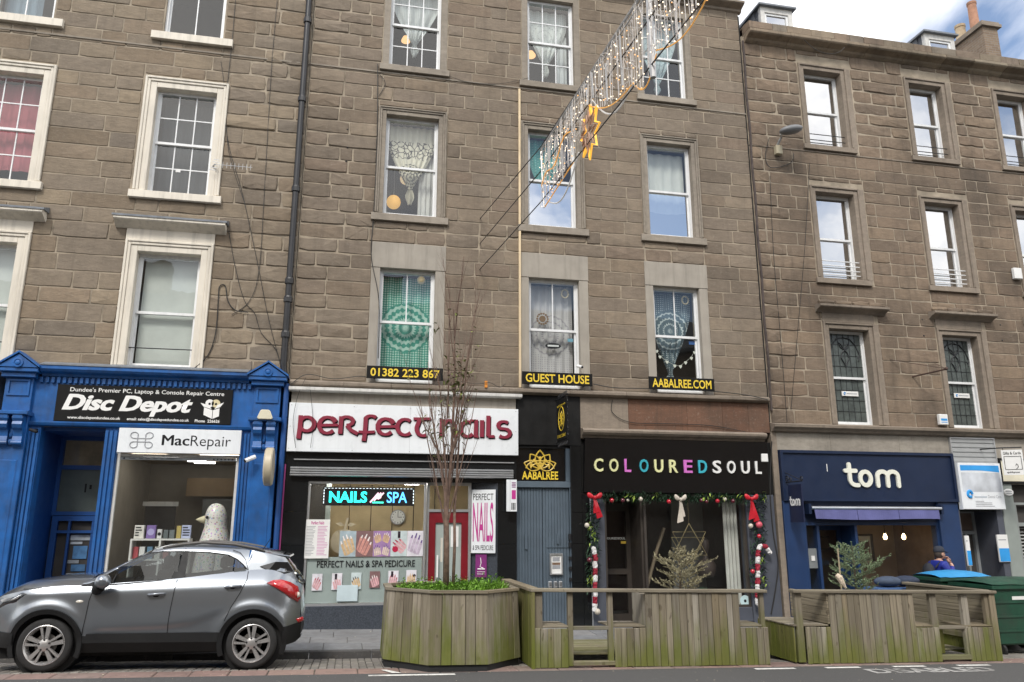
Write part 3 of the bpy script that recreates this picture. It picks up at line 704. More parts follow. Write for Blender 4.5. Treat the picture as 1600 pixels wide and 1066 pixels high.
# ================================================================ blue computer-repair shopfront
S1 = empty('shopfront', (-3.6, 0, 0), 'bright blue painted shopfront with bracketed pilasters under the black disc sign', 'shopfront')
def pilaster(x0, x1):
    p = MB(); zb = street((x0+x1)/2)-.02
    p.cbox(x0, x1, -.12, .30, zb, 3.10, .01); p.cbox(x0-.03, x1+.03, -.16, .30, zb, zb+.35, .012); p.cbox(x0, x1, -.12, .30, 3.101, 4.335, .006)
    o = p.build('pilaster', blue, S1); c = (x0+x1)/2; w = x1-x0
    m = MB(); m.cbox(x0+.07, x1-.07, -.137, -.11, zb+.55, 2.90, .014); m.build('raised_panel', blue, o)
    m = MB(); m.frame(x0+.04, x1-.04, 4.02, 4.31, .035, -.145, -.11); m.build('frieze_panel', blue, o)
    for s in (-1, 1):                        # paired scroll brackets
        a = c+s*.115; m = MB()
        m.sweep([(-.30,3.66),(-.30,3.60),(-.27,3.55),(-.29,3.50),(-.26,3.44),(-.20,3.40),(-.18,3.30),(-.20,3.22),(-.17,3.15),(-.12,3.12),(-.12,3.66)], a-.075, a+.075)
        m.lathe([(.055,-.085),(.055,.085)], (a, -.235, 3.61), 10, 'x'); m.lathe([(.04,-.082),(.04,.082)], (a, -.175, 3.19), 10, 'x'); m.build('scroll_bracket', blue, o)
    m = MB(); m.ball((c, -.14, 3.35), .045, 8, 6, .8, .8, 1.8); m.ball((c, -.14, 3.20), .04, 8, 6, 1, .8, 1.4); m.build('carved_drop', blue, o)
    m = MB(); m.cbox(x0-.05, x1+.05, -.32, .02, 3.665, 3.73, .01); m.build('bracket_cap', blue, o)
    m = MB(); e = .10; m.prism([(x0-e,4.50),(x1+e,4.50),(c,4.73)], -.30, .0); m.cbox(x0-.05, x1+.05, -.22, .0, 4.335, 4.42, .01); m.cbox(x0-e, x1+e, -.28, 0, 4.421, 4.499, .012); m.build('pediment_cap', blue, o)
    m = MB(); m.prism([(x0-e-.03,4.50),(c,4.755),(x1+e+.03,4.50),(x1+e+.03,4.535),(c,4.79),(x0-e-.03,4.535)], -.33, .0); m.build('cap_moulding', blue, o)
    MB().lathe([(.085,.0),(.085,-.02),(.06,-.022),(.06,-.012),(.045,-.012),(.035,-.03),(.001,-.036)], (c, -.30, 4.575), 18, 'y').build('rosette', blue, o, smooth=rad(35))
    return o
pilaster(-5.97, -5.53); pilaster(-1.79, -1.31)
MB().sweep([(-.02,4.38),(-.08,4.39),(-.10,4.43),(-.20,4.46),(-.24,4.50),(-.24,4.56),(-.02,4.58),(.02,4.58),(.02,4.38)], -5.42, -1.90).build('cornice', blue, S1)
MB().sweep([(-.255,4.563),(-.255,4.585),(-.02,4.66),(.01,4.66),(.01,4.584)], -5.42, -1.90).build('lead_flashing', lead, S1)
m = MB(); x = -5.44
while x < -1.86: m.box(x, x+.05, -.095, -.03, 4.275, 4.375); x += .093
m.build('dentil_course', blue, S1)
bx('fascia_board', blue, S1, -5.53, -1.79, -.045, .10, 3.585, 4.378)
m = MB(); m.sweep([(-.04,3.50),(-.09,3.52),(-.11,3.56),(-.11,3.584),(-.0,3.584),(-.0,3.50)], -5.53, -1.79); m.build('lintel_moulding', blue, S1)
for x0, x1, n in ((-4.285, -4.06, 3), (-1.975, -1.80, 3), (-5.53, -5.335, 3)):
    z0 = street(x0)-.02; m = MB(); m.box(x0, x1, -.02, .22, z0, 3.498)
    for k in range(n): a = x0+(x1-x0)*(k+.15)/n; m.box(a, a+(x1-x0)/n*.6, -.048, -.018, z0+.3, 3.45)
    m.build('mullion', blue, S1)
cb('stall_riser', blue, S1, -4.06, -1.975, -.03, .15, street(-3)-.05, .62)
MB().frame(-4.055, -1.98, .62, 3.05, .045, .02, .09).build('window_frame', grey_white, S1)
pane(S1, -4.01, -2.02, .66, 3.0, .055)
# recessed doorway
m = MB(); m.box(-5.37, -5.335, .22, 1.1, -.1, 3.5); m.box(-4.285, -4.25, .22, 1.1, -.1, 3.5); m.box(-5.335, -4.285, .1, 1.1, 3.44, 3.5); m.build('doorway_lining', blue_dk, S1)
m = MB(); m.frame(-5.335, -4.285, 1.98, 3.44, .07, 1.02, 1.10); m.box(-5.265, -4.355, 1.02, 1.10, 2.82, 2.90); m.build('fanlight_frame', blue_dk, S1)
film = pm('grey_green_film', (.075,.095,.09), .4, var=.2); o = pane(S1, -5.265, -4.355, 2.05, 2.82, 1.05, film, 'fanlight_film')
pane(S1, -5.265, -4.355, 2.90, 3.37, 1.06, glass_up, 'fanlight')
bx('fanlight_mark', ink, S1, -4.83, -4.80, 1.044, 1.047, 2.40, 2.56); bx('fanlight_mark', ink, S1, -4.75, -4.71, 1.044, 1.047, 2.46, 2.54)
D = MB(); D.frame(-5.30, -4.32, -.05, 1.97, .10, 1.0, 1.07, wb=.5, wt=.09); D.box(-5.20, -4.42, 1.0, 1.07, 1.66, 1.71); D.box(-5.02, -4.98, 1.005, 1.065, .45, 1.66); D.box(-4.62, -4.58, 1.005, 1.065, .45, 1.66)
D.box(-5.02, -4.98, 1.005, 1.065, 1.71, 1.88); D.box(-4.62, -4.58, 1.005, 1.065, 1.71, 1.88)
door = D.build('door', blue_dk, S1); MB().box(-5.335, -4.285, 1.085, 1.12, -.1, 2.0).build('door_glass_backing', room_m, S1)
notes_m = pm('notices', (.30,.33,.36), .6, var=.25, nscale=9, rand=.35); notes_b = pm('blue_notices', (.06,.17,.34), .6, var=.3, nscale=9, rand=.3)
for k, (a, b, c, d, mt) in enumerate(((-4.97,-4.63,1.53,1.63,notes_m), (-4.96,-4.76,1.46,1.505,notes_m), (-4.90,-4.66,1.20,1.43,notes_b), (-4.97,-4.78,1.12,1.18,notes_m), (-4.90,-4.66,.98,1.10,notes_b), (-4.97,-4.74,.90,.945,notes_m), (-4.90,-4.68,.79,.88,notes_b), (-4.97,-4.78,.70,.76,notes_m), (-4.88,-4.70,.58,.67,notes_b), (-4.98,-4.72,.48,.54,notes_m))):
    MB().box(a, b, 1.068, 1.074, c, d).build('notice', mt, door)
# interior of the repair shop
shop_room(S1, -4.24, -1.45, .1, 3.2, .0, 3.10, wall_pale, ceil=pm('tan_ceiling', (.34,.26,.17), .9))
for (x0, x1, y0, y1) in ((-3.95,-3.35,.55,.72), (-3.9,-3.25,1.15,1.32), (-2.75,-2.05,.50,.64), (-2.45,-1.75,1.25,1.42), (-3.2,-2.85,1.75,1.85), (-3.15,-2.75,2.2,2.3)):
    bx('ceiling_light', panel_l, S1, x0, x1, y0, y1, 3.06, 3.095)
m = MB(); m.box(-4.0, -3.42, 2.2, 2.24, 0, 2.18); m.build('dark_doorway', room_m, S1); bx('doorway_head', grey_white, S1, -4.05, -3.38, 2.17, 2.22, 2.18, 2.27)
bx('display_board', pm('grey_board', (.14,.145,.14), .8), S1, -3.0, -1.75, 2.75, 2.8, .9, 2.35)
bx('poster_strip', pm('brown_strip', (.22,.15,.08), .8), S1, -3.35, -1.75, 2.70, 2.74, 2.40, 2.78)
strip_m = pm('grey_menu_strip', (.28,.30,.31), .4); mb_ = bx('menu_strip', strip_m, S1, -4.0, -2.03, .035, .042, 2.945, 3.0)
for tx, xx, l in (('Finder', -3.86, .12), ('File', -3.69, .06), ('Edit', -3.58, .07), ('View', -3.46, .08), ('Go', -3.33, .05), ('Window', -3.24, .14)): place_text(tx, ink, mb_, (xx, xx+l, 2.958, 2.987), .034)
m = MB()
for k in range(6): m.ball((-2.42+k*.065, .033, 2.972), .014, 6, 4, 1, .2, 1)
m.ball((-3.94, .033, 2.97), .016, 6, 4, 1, .2, 1); m.build('menu_icons', ink, mb_)

# signs of the repair shop
sg = cb('shop_sign', sign_dark, None, -5.14, -2.17, -.085, -.046, 3.595, 4.25, .006); tag(sg, 'black fascia sign with big white italic lettering Disc Depot on the blue shopfront', 'sign')
place_text("Dundee's Premier PC, Laptop & Console Repair Centre", letter_white, sg, (-4.93, -2.32, 4.105, 4.205), -.0865, .008)
place_text('Disc Depot', letter_white, sg, (-5.03, -2.865, 3.71, 4.08), -.0865, .030, shear=.28); place_text('Disc Depot', letter_white, sg, (-5.015, -2.85, 3.713, 4.083), -.0872, .030, shear=.28)
place_text('www.discdepotdundee.co.uk', letter_white, sg, (-4.92, -4.05, 3.625, 3.69), -.0865, .018)
place_text('email: sales@discdepotdundee.co.uk', letter_white, sg, (-3.94, -2.89, 3.623, 3.69), -.0865, .018)
place_text('Phone  226626', letter_white, sg, (-2.79, -2.36, 3.63, 3.685), -.0865, .018)
m = MB(); X = -2.52; Zs = 3.86
m.prism([(X-.13,3.77),(X+.02,3.70),(X+.02,3.86),(X-.13,3.91)], -.089, -.0865); m.prism([(X+.03,3.70),(X+.14,3.75),(X+.14,3.90),(X+.03,3.86)], -.089, -.0865)
m.prism([(X-.14,3.92),(X+.0,3.88),(X-.05,3.95),(X-.20,3.99)], -.089, -.0865); m.prism([(X+.05,3.88),(X+.15,3.92),(X+.21,4.01),(X+.10,3.96)], -.089, -.0865); m.build('box_logo', letter_white, sg)
for dx, cm_ in ((-.04, letter_white), (.07, pm('disc_yellow', (.62,.55,.34), .5))):
    MB().lathe([(.075,-.002),(.075,0)], (X+dx, -.0865, 3.985), 16, 'y').build('disc_logo', cm_, sg); MB().lathe([(.022,-.001),(.022,0)], (X+dx, -.0892, 3.975), 10, 'y').build('disc_hole', ink, sg)
sg = cb('shop_sign', sign_white, None, -4.04, -1.955, -.105, -.05, 3.06, 3.497, .006); tag(sg, 'white MacRepair sign with grey looped emblem above the blue shop window', 'sign')
place_text('Mac', ink, sg, (-3.31, -2.855, 3.20, 3.385), -.1065, .0); place_text('Mac', ink, sg, (-3.297, -2.842, 3.202, 3.387), -.1070, .0); place_text('Mac', ink, sg, (-3.303, -2.848, 3.199, 3.384), -.1075, .0); place_text('Repair', ink, sg, (-2.82, -2.13, 3.135, 3.385), -.1065, -.004)
m = MB(); cx, cz, r = -3.65, 3.285, .055
pts = []
for sx, sz in ((-1,1),(1,1),(1,-1),(-1,-1)):
    q = (cx+sx*.125, cz+sz*.085); st = {(-1,1): 0, (1,1): -PI/2, (1,-1): -PI, (-1,-1): PI/2}[(sx,sz)]
    loop = [(q[0]+r*math.cos(st-PI*0+t*1.5*PI/10*1.0)*1.15, -.108, q[1]+r*math.sin(st+t*1.5*PI/10)) for t in range(11)]
    m.tube(loop, .009, 5)
for s in (-1, 1): m.tube([(cx-.125, -.108, cz+s*.03), (cx+.125, -.108, cz+s*.03)], .009, 5); m.tube([(cx+s*.065, -.108, cz-.085), (cx+s*.065, -.108, cz+.085)], .009, 5)
m.build('loop_emblem', greyink, sg)
# neighbour at the far left edge
N1 = empty('shopfront', (-6.7, 0, 0), 'grey edge of the next shopfront cut off beside the blue pilaster', 'shopfront')
bx('fascia_board', fascia_stone, N1, -9.2, -6.12, -.02, .3, 3.5, 4.40); bx('shop_wall', blackp, N1, -9.2, -6.02, .0, .3, -.2, 3.495); m = MB(); x = -9.1
while x < -6.15: m.box(x, x+.05, -.08, -.02, 4.27, 4.36); x += .093
m.build('dentil_course', fascia_stone, N1)

# ================================================================ nail salon
S2 = empty('shopfront', (1.05, 0, 0), 'black granite nail salon shopfront with red door and ribbed shutter box', 'shopfront')
zb = -.12
def granite_pier(par, x0, x1, z1, y0=-.03, y1=.3):
    zs = [zb, .72, 1.45, 2.05, z1]
    for a, b in zip(zs, zs[1:]):
        if b > a: MB().cbox(x0, x1, y0, y1, a+.002, b-.002, .003).build('granite_panel', granite, par)
granite_pier(S2, -1.19, -.715, 2.60); granite_pier(S2, 2.86, 3.235, 2.60)
m = MB(); m.box(-1.19, 3.235, -.02, .3, 2.60, 3.6); m.build('fascia_panel', granite, S2)
bx('fascia_backing', cement, S2, -1.12, 3.22, -.02, .3, 3.605, 4.33); bx('metal_trim', alu, S2, -1.0, 3.18, -.05, -.018, 2.985, 3.005)
MB().sweep([(-.02,4.27),(-.17,4.275),(-.18,4.29),(-.18,4.345),(-.02,4.355)], -1.17, 3.32).build('gutter_trim', grey_white, S2)
m = MB()
for k in range(4): z0 = 2.685+k*.043; m.sweep([(-.10,z0),(-.13,z0+.012),(-.13,z0+.030),(-.10,z0+.042),(-.02,z0+.042),(-.02,z0)], -1.05, 3.15)
m.build('shutter_box', alu, S2)
cb('stall_riser', granite_b, S2, -.715, 1.46, -.03, .12, zb, .385, .004)
MB().frame(-.71, 1.48, .385, 2.60, .04, .0, .07).build('window_frame', alu, S2)
pane(S2, -.67, 1.44, .425, 2.56, .03)
bx('frosted_film', frosted, S2, -.66, 1.43, .04, .044, .43, 1.235)
m = MB(); m.frame(1.50, 2.36, -.1, 2.60, .05, .10, .2); m.build('door_frame', alu, S2)
D = MB(); D.frame(1.55, 2.31, -.08, 2.05, .13, .12, .18, wb=.3, wt=.20); rd = D.build('door', red_door, S2)
bx('door_glass_film', frosted, rd, 1.68, 2.18, .155, .16, .22, 1.85); bx('door_handle', letter_white, rd, 1.71, 1.74, .07, .12, .85, 1.25)
bx('door_notice', paper, rd, 1.98, 2.13, .150, .154, 1.40, 1.78); pane(S2, 1.55, 2.31, 2.10, 2.55, .15, None, 'fanlight'); bx('door_head', alu, S2, 1.55, 2.31, .10, .2, 2.05, 2.10)
m = MB(); m.hexa([(2.36,.2,zb),(2.86,-.01,zb),(2.86,.3,zb),(2.36,.3,zb),(2.36,.2,2.6),(2.86,-.01,2.6),(2.86,.3,2.6),(2.36,.3,2.6)]); m.build('side_panel', granite_b, S2)
shop_room(S2, -1.1, 3.1, .32, 3.2, .0, 2.75, wall_beige, ceil=pm('white_ceiling', (.5,.5,.48), .9))
m = MB()
for k in range(9): x = -.9+k*.48; m.box(x, x+.012, 3.17, 3.20, .2, 2.7)
m.build('panel_joints', ink, S2)
bx('dark_partition', room_m, S2, -1.05, -.42, 1.5, 1.55, .1, 2.7); bx('mirror_partition', frosted, S2, -.42, -.32, 1.45, 1.6, .1, 2.7)
for x0, x1, y in ((-.55,.25,.9), (-.35,.9,1.4), (.3,1.1,.7), (1.2,1.5,1.9)): bx('ceiling_light', tube_l, S2, x0, x1, y, y+.05, 2.65, 2.70)
def L_(txt, mat, par, px0, py0, px1, py1, Y, y, **k):
    x0, z1 = at(px0, py0, Y); x1, z0 = at(px1, py1, Y); return place_text(txt, mat, par, (x0, x1, z0, z1), y, **k)
place_text('PERFECT NAILS & SPA PEDICURE', ink, S2, (-.48, 1.30, 1.05, 1.17), .0275, .012)
# white fascia sign with painted uncial letters drawn as broad strokes
sg = cb('shop_sign', sign_white, None, -1.14, 3.25, -.12, -.025, 3.135, 4.045, .004); tag(sg, 'long white fascia sign with maroon round lettering perfect nails', 'sign')
m = MB()
for x, z in ((-1.10,3.19),(-1.10,3.6),(-1.10,4.0),(.05,4.0),(1.12,4.0),(2.2,4.0),(3.2,4.0),(3.2,3.6),(3.2,3.19),(.05,3.17),(1.12,3.17),(2.2,3.17)): m.ball((x, -.121, z), .008, 6, 4)
m.build('screw_caps', greyink, sg); bx('panel_joint', greyink, sg, 1.118, 1.121, -.121, -.119, 3.137, 4.043)
def arc(cx, cz, rx, rz, a0, a1, n=9): return [(cx+rx*math.cos(rad(a0+(a1-a0)*i/n)), cz+rz*math.sin(rad(a0+(a1-a0)*i/n))) for i in range(n+1)]
def strokes(sts, w, y0, y1):
    """broad-nib strokes as a bevelled ribbon with thickness"""
    m = MB()
    for si, st in enumerate(sts):
        wd = w; y0 -= .0012; y1 -= .0002
        if isinstance(st, tuple) and not isinstance(st[0], tuple): wd, st = st
        n = len(st); Lp = []; Rp = []
        for i, (x, z) in enumerate(st):
            a = st[max(i-1, 0)]; b = st[min(i+1, n-1)]; dx, dz = b[0]-a[0], b[1]-a[1]; l = math.hypot(dx, dz) or 1
            nx, nz = -dz/l, dx/l; ww = wd*.5*(.62+.38*abs(nx))
            Lp.append((x+nx*ww, z+nz*ww)); Rp.append((x-nx*ww, z-nz*ww))
        for i in range(n-1):
            m.hexa([(Lp[i][0],y0,Lp[i][1]),(Lp[i+1][0],y0,Lp[i+1][1]),(Rp[i+1][0],y0,Rp[i+1][1]),(Rp[i][0],y0,Rp[i][1]),(Lp[i][0],y1,Lp[i][1]),(Lp[i+1][0],y1,Lp[i+1][1]),(Rp[i+1][0],y1,Rp[i+1][1]),(Rp[i][0],y1,Rp[i][1])])
    return m
U = {  # glyphs on a grid: x-height 0..1
 'p': ([[(.15,1.0),(.14,.3),(.10,-.32)], arc(.45,.52,.34,.40,160,-160,12)], .95),
 'e': ([arc(.45,.48,.38,.46,20,320,12), [(.08,.46),(.95,.50)], arc(.45,.70,.36,.24,0,60,4)], .95),
 'r': ([[(.14,1.0),(.12,.0)], arc(.40,.74,.30,.25,170,-90,8), [(.42,.50),(.62,.22),(.95,.02)]], 1.0),
 'f': ([[(.30,.98),(.28,.0),(.24,-.38)], arc(.55,.86,.27,.22,180,30,6), [(-.02,.14),(.30,.12),(.75,.16)]], .80),
 'c': ([arc(.45,.48,.38,.46,50,315,12)], .85),
 't': ([[(.0,.98),(.85,1.0)], arc(.48,.42,.32,.42,140,300,9), [(.30,.96),(.20,.6)]], .85),
 'n': ([[(.14,1.0),(.12,.02)], arc(.48,.42,.30,.52,150,0,8), [(.78,.42),(.80,.0)]], .98),
 'a': ([arc(.42,.46,.34,.44,60,320,11), [(.55,.95),(.86,.98),(.84,.0),(.98,.04)]], 1.02),
 'i': ([[(.14,1.0),(.13,.0)]], .32),
 'l': ([[(.14,1.28),(.13,.05)], [(.13,.04),(.45,.06)]], .50),
 's': ([arc(.42,.72,.28,.24,40,230,8)+arc(.44,.27,.30,.26,80,-140,8)], .85)}
x = -.98; sc = .33; xs = {}
word = 'perfect nails'; W_ = sum(U[c][1] if c != ' ' else .42 for c in word); tot = 4.10; kx = tot/W_
for ch in word:
    if ch == ' ': x += .42*kx; continue
    g, adv = U[ch]; gl = [[(x+a*kx, 3.475+b*sc) for a, b in st] for st in g]
    m = strokes([[(a+.018, b-.022) for a, b in st] for st in gl], .088, -.122, -.1195); q = strokes(gl, .082, -.150, -.123)
    lo = q.build('letter', maroon, sg, fix=True); m.build('letter_shadow', maroon_dk, lo)
    x += adv*kx
# posters and things in the salon window
def hand(par, mat, x0, x1, z0, z1, y, k, ang, nail):
    """a printed hand: palm and fingers with long painted nails"""
    w, h = x1-x0, z1-z0; cx, cz = (x0+x1)/2, (z0+z1)/2; m = MB(); nm = MB(); c, s_ = math.cos(ang), math.sin(ang)
    R_ = lambda u, v: (cx+(u*c-v*s_)*w*.55, cz+(u*s_+v*c)*h*.5)
    cl = lambda p: (min(max(p[0], x0), x1), min(max(p[1], z0), z1))
    for i in range(4):
        u = -.62+.40*i; l = (.55, .85, .80, .5)[i]
        m.prism([cl(R_(u-.17, -.9)), cl(R_(u+.19, -.9)), cl(R_(u+.16, l*.55)), cl(R_(u+.10, l*.80)), cl(R_(u-.08, l*.80)), cl(R_(u-.15, l*.55))], y-.001-.0004*i, y)
        nm.prism([cl(R_(u-.07, l*.55)), cl(R_(u+.09, l*.55)), cl(R_(u+.07, l*1.08)), cl(R_(u-.05, l*1.08))], y-.0035, y-.0024)
    m.build('printed_fingers', mat, par); nm.build('printed_nails', nail, par)
nails_w = pm('white_nail_print', (.78,.74,.72), .3); nails_p = pm('violet_nail_print', (.10,.05,.22), .3); nails_r = pm('red_nail_print', (.42,.02,.06), .3); nails_k = pm('dark_nail_print', (.03,.02,.03), .3)
sk = [pm('skin_print_%s' % n, c, .55, var=.28, nscale=14) for n, c in (('tan', (.58,.40,.22)), ('rose', (.55,.26,.22)), ('pale', (.62,.50,.42)), ('pink', (.60,.34,.36)), ('lilac', (.50,.42,.52)))]
bgs = [pm('print_ground_%s' % n, c, .6, var=.2, nscale=6) for n, c in (('blue', (.34,.42,.46)), ('dark', (.20,.11,.11)), ('violet', (.34,.20,.40)), ('mint', (.50,.58,.58)), ('white', (.66,.64,.68)))]
px = [531, 557, 583.5, 611, 636.5, 663]
PL = ['poster of long white nails, left end of the five large posters', 'poster of one pink hand close up, second in the row of five', 'poster of four hands on violet, middle of the row of five', 'poster of hands with red polish bottle, fourth in the row of five', 'poster of dark violet nails on white, right end of the row of five']
for i in range(5):
    a = at(px[i], 836, .03)[0]; b = at(px[i+1], 836, .03)[0]-.004; z0, z1 = 1.238, 1.70
    p = tag(MB().box(a, b, .020, .026, z0, z1).build('nail_poster', bgs[i]), PL[i], 'poster', 'large posters in the salon window')
    w = b-a
    if i in (0, 1): hand(p, sk[i], a+.01, b-.01, z0+.02, z1-.04, .0195, 0, -.5 if i else .45, nails_w)
    elif i == 2: hand(p, sk[2], a+.005, a+w*.48, z0+.01, z0+.22, .0195, 0, .2, nails_p); hand(p, sk[2], a+w*.52, b-.005, z0+.01, z0+.22, .0195, 0, -.3, nails_p); hand(p, sk[0], a+.005, a+w*.48, z0+.24, z1-.02, .0195, 0, .4, nails_w); hand(p, sk[0], a+w*.52, b-.005, z0+.24, z1-.02, .0195, 0, -.4, nails_w)
    elif i == 3: hand(p, sk[3], a+w*.1, b-.01, z0+.05, z1-.12, .0195, 0, .9, nails_r); MB().lathe([(.055,-.004),(.055,0)], (a+w*.28, .0195, z0+.13), 12, 'y').build('printed_polish', nails_r, p); MB().box(a+w*.42, a+w*.58, .015, .0195, z1-.13, z1-.01).build('printed_brush', nails_k, p)
    else: hand(p, sk[4], a+.01, b-.01, z0+.03, z1-.03, .0195, 0, -.35, nails_p)
SL = ['first small nail poster from the left on the frosted glass', 'second small nail poster on the frosted glass, hand over dark cloth', 'third small nail poster on the frosted glass, two crossed tan hands', 'fourth small nail poster on the frosted glass, dark background', 'fifth small nail poster on the frosted glass, hands under a black stripe', 'small poster of a bare foot, right end of the lower row']
for i, (pxa, pya) in enumerate(((488, 897), (519, 896), (549, 895), (578, 893), (607, 892), (635, 891))):
    a, z1 = at(pxa, pya, .0); b, _ = at(pxa+16, pya, .0); z0 = z1-.29
    p = tag(MB().box(a, b, .014, .020, z0, z1).build('nail_poster', (bgs[4], bgs[4], bgs[3], bgs[1], bgs[4], bgs[4])[i]), SL[i], 'poster', 'small posters on the frosted glass')
    hand(p, sk[(3,3,0,3,3,0)[i]], a+.008, b-.008, z0+.01, z1-.05, .0135, 0, (-.5,.3,.5,.4,-.2,0)[i], (nails_r, nails_w, nails_k, nails_w, nails_r, sk[0])[i])
    if i in (1, 4): MB().box(a+.05, a+.09, .0095, .0105, z1-.11, z1-.01).build('printed_stripe', nails_k, p)
    if i == 5: MB().lathe([(.028,-.002),(.028,0)], (b-.04, .0125, z1-.10), 10, 'y').build('printed_spot', nails_k, p)
p = tag(MB().box(-.735, -.285, -.012, -.004, 1.215, 1.905).build('price_list', paper), 'pale pink price list poster at the left edge of the salon window', 'poster')
place_text('Perfect Nails', magenta, p, (-.62, -.39, 1.815, 1.875), -.013, .02)
m = MB(); m2 = MB()
for k in range(20):
    z = 1.775-k*.0265
    m.box(-.70, -.70+rnd.uniform(.10,.17), -.0135, -.012, z, z+.010); m2.box(-.50, -.50+rnd.uniform(.12,.19), -.0135, -.012, z, z+.010)
m.build('price_lines', greyink, p); m2.build('price_lines', pm('pink_print', (.55,.22,.42), .6), p)
p = tag(cb('blank_notice', pm('pale_blue_card', (.50,.60,.63), .6), None, -.10, .27, -.012, -.004, .46, .74, .002), 'pale blue blank card low in the salon window', 'notice')
# LED sign
led_bg = pm('led_board', (.008,.008,.010), .3); sgn = tag(cb('led_sign', led_bg, None, -.45, 1.26, .10, .14, 2.16, 2.50, .004), 'lit LED sign NAILS SPA in cyan and blue with dotted border', 'sign')
place_text('NAILS', emis('led_cyan', (.02,.75,.62), 2.2), sgn, (-.33, .37, 2.215, 2.425), .097, .03); place_text('SPA', emis('led_blue', (.08,.42,.95), 2.2), sgn, (.74, 1.12, 2.215, 2.42), .097, .01)
m = MB()
for k in range(3): m.tube([(.43+.07*k, .096, 2.22+.03*k), (.50+.07*k, .096, 2.30+.03*k), (.58+.05*k, .096, 2.40)], .016, 5)
m.ball((.58, .096, 2.33), .06, 8, 5, 1, .1, .8); m.build('hand_symbol', emis('led_pink', (.75,.45,.55), 1.3), sgn); bx('cuff_symbol', emis('led_teal', (.05,.7,.5), 1.5), sgn, .47, .68, .094, .097, 2.205, 2.235)
m = MB()
for k in range(26): m.box(-.42+k*.064, -.385+k*.064, .096, .099, 2.475, 2.483)
for k in range(5): m.box(-.432, -.420, .096, .099, 2.20+k*.055, 2.235+k*.055); m.box(1.235, 1.247, .096, .099, 2.20+k*.055, 2.235+k*.055)
m.build('dotted_border', emis('led_white', (.8,.9,.95), 1.5), sgn)
# clock, apple cut-out, notices on the back wall
ck = tag(MB().lathe([(.17,-.05),(.17,-.01),(.15,-.01)], (1.15, 3.16, 1.98), 24, 'y').build('wall_clock', greyink), 'round white clock on the beige back wall of the salon', 'clock'); MB().lathe([(.15,-.055),(.15,-.045)], (1.15, 3.16, 1.98), 24, 'y').build('clock_face', paper, ck)
m = MB(); m.box(1.145, 1.155, 3.095, 3.10, 1.98, 2.10); m.hexa([(1.15,3.095,1.975),(1.24,3.095,1.975),(1.24,3.1,1.975),(1.15,3.1,1.975),(1.15,3.095,1.985),(1.24,3.095,1.985),(1.24,3.1,1.985),(1.15,3.1,1.985)])
for k in range(12): a = PI*k/6; m.box(1.15+.125*math.sin(a)-.006, 1.15+.125*math.sin(a)+.006, 3.095, 3.10, 1.98+.125*math.cos(a)-.012, 1.98+.125*math.cos(a)+.012)
m.build('clock_hands', ink, ck)
m = MB(); ax = -.03; az = 1.46
m.prism([(ax+.30*math.cos(t)*(1-.10*math.cos(2*t)), az+.26*math.sin(t)) for t in [2*PI*i/20 for i in range(20)]], 2.6, 2.64); m.prism([(ax-.02,az+.2),(ax+.03,az+.2),(ax+.09,az+.50),(ax+.04,az+.50)], 2.58, 2.62)
m.prism([(ax+.06,az+.34),(ax+.13,az+.40),(ax+.25,az+.36),(ax+.14,az+.31)], 2.57, 2.60); m.prism([(ax,az+.34),(ax-.08,az+.41),(ax-.19,az+.38),(ax-.08,az+.32)], 2.57, 2.60)
tag(m.build('apple_cutout', pm('pale_ply', (.58,.50,.36), .7)), 'pale wooden apple shape with two leaves behind the salon posters', 'cutout')
tag(cb('framed_notice', paper, None, .62, .95, 3.12, 3.16, 1.42, 1.60), 'dark framed certificate on the salon back wall', 'frame')
tag(cb('wall_notice', paper, None, 1.04, 1.30, 3.13, 3.16, 1.40, 1.62), 'white paper notice below the salon clock', 'notice')
# banner, flag sign and purple sticker by the door
bn = MB(); bn.hexa([(2.37,.13,1.285),(2.81,-.06,1.285),(2.815,-.045,1.285),(2.375,.145,1.285),(2.37,.13,2.475),(2.81,-.06,2.475),(2.815,-.045,2.475),(2.375,.145,2.475)])
bn = tag(bn.build('banner', sign_white), 'tall white banner PERFECT NAILS in black and magenta beside the red door', 'banner')
pl = lambda u, w, d: (u, .128-(u-2.37)*.432-.002, w)
place_text('PERFECT', ink, bn, (2.40, 2.77, 2.275, 2.40), 0, .0, plane=pl); place_text('NAILS', magenta, bn, (2.40, 2.77, 1.49, 2.235), 0, .01, plane=pl); place_text('& SPA PEDICURE', ink, bn, (2.40, 2.77, 1.34, 1.43), 0, .0, plane=pl)
sk_ = MB(); sk_.hexa([(2.46,.12,.84),(2.66,.035,.84),(2.665,.05,.84),(2.465,.135,.84),(2.46,.12,1.26),(2.66,.035,1.26),(2.665,.05,1.26),(2.465,.135,1.26)])
sk_ = tag(sk_.build('sticker_panel', purple_p), 'purple pedicure sticker panel under the white nails banner', 'sticker'); pl2 = lambda u, w, d: (u, .118-(u-2.46)*.425-.003, w)
m = MB(); m.tube([pl2(2.55,1.20,0), pl2(2.56,1.10,0), pl2(2.54,1.03,0), pl2(2.60,1.01,0)], .008, 5); m.tube([pl2(2.50,.99,0), pl2(2.63,.99,0)], .012, 5); m.tube([pl2(2.49,.94,0), pl2(2.63,.94,0)], .006, 4); m.tube([pl2(2.49,.90,0), pl2(2.63,.90,0)], .006, 4); m.build('foot_symbol', letter_white, sk_)
fs = tag(MB().box(3.00, 3.20, -.20, -.16, 2.06, 2.66).build('flag_sign', sign_white), 'small white upright sign under the shutter box end', 'sign')
bx('print_block', magenta, fs, 3.10, 3.18, -.2025, -.2005, 2.29, 2.46)
for k in range(4): bx('print_line', purple_p, fs, 3.10, 3.18, -.2025, -.2005, 2.51+.028*k, 2.525+.028*k)
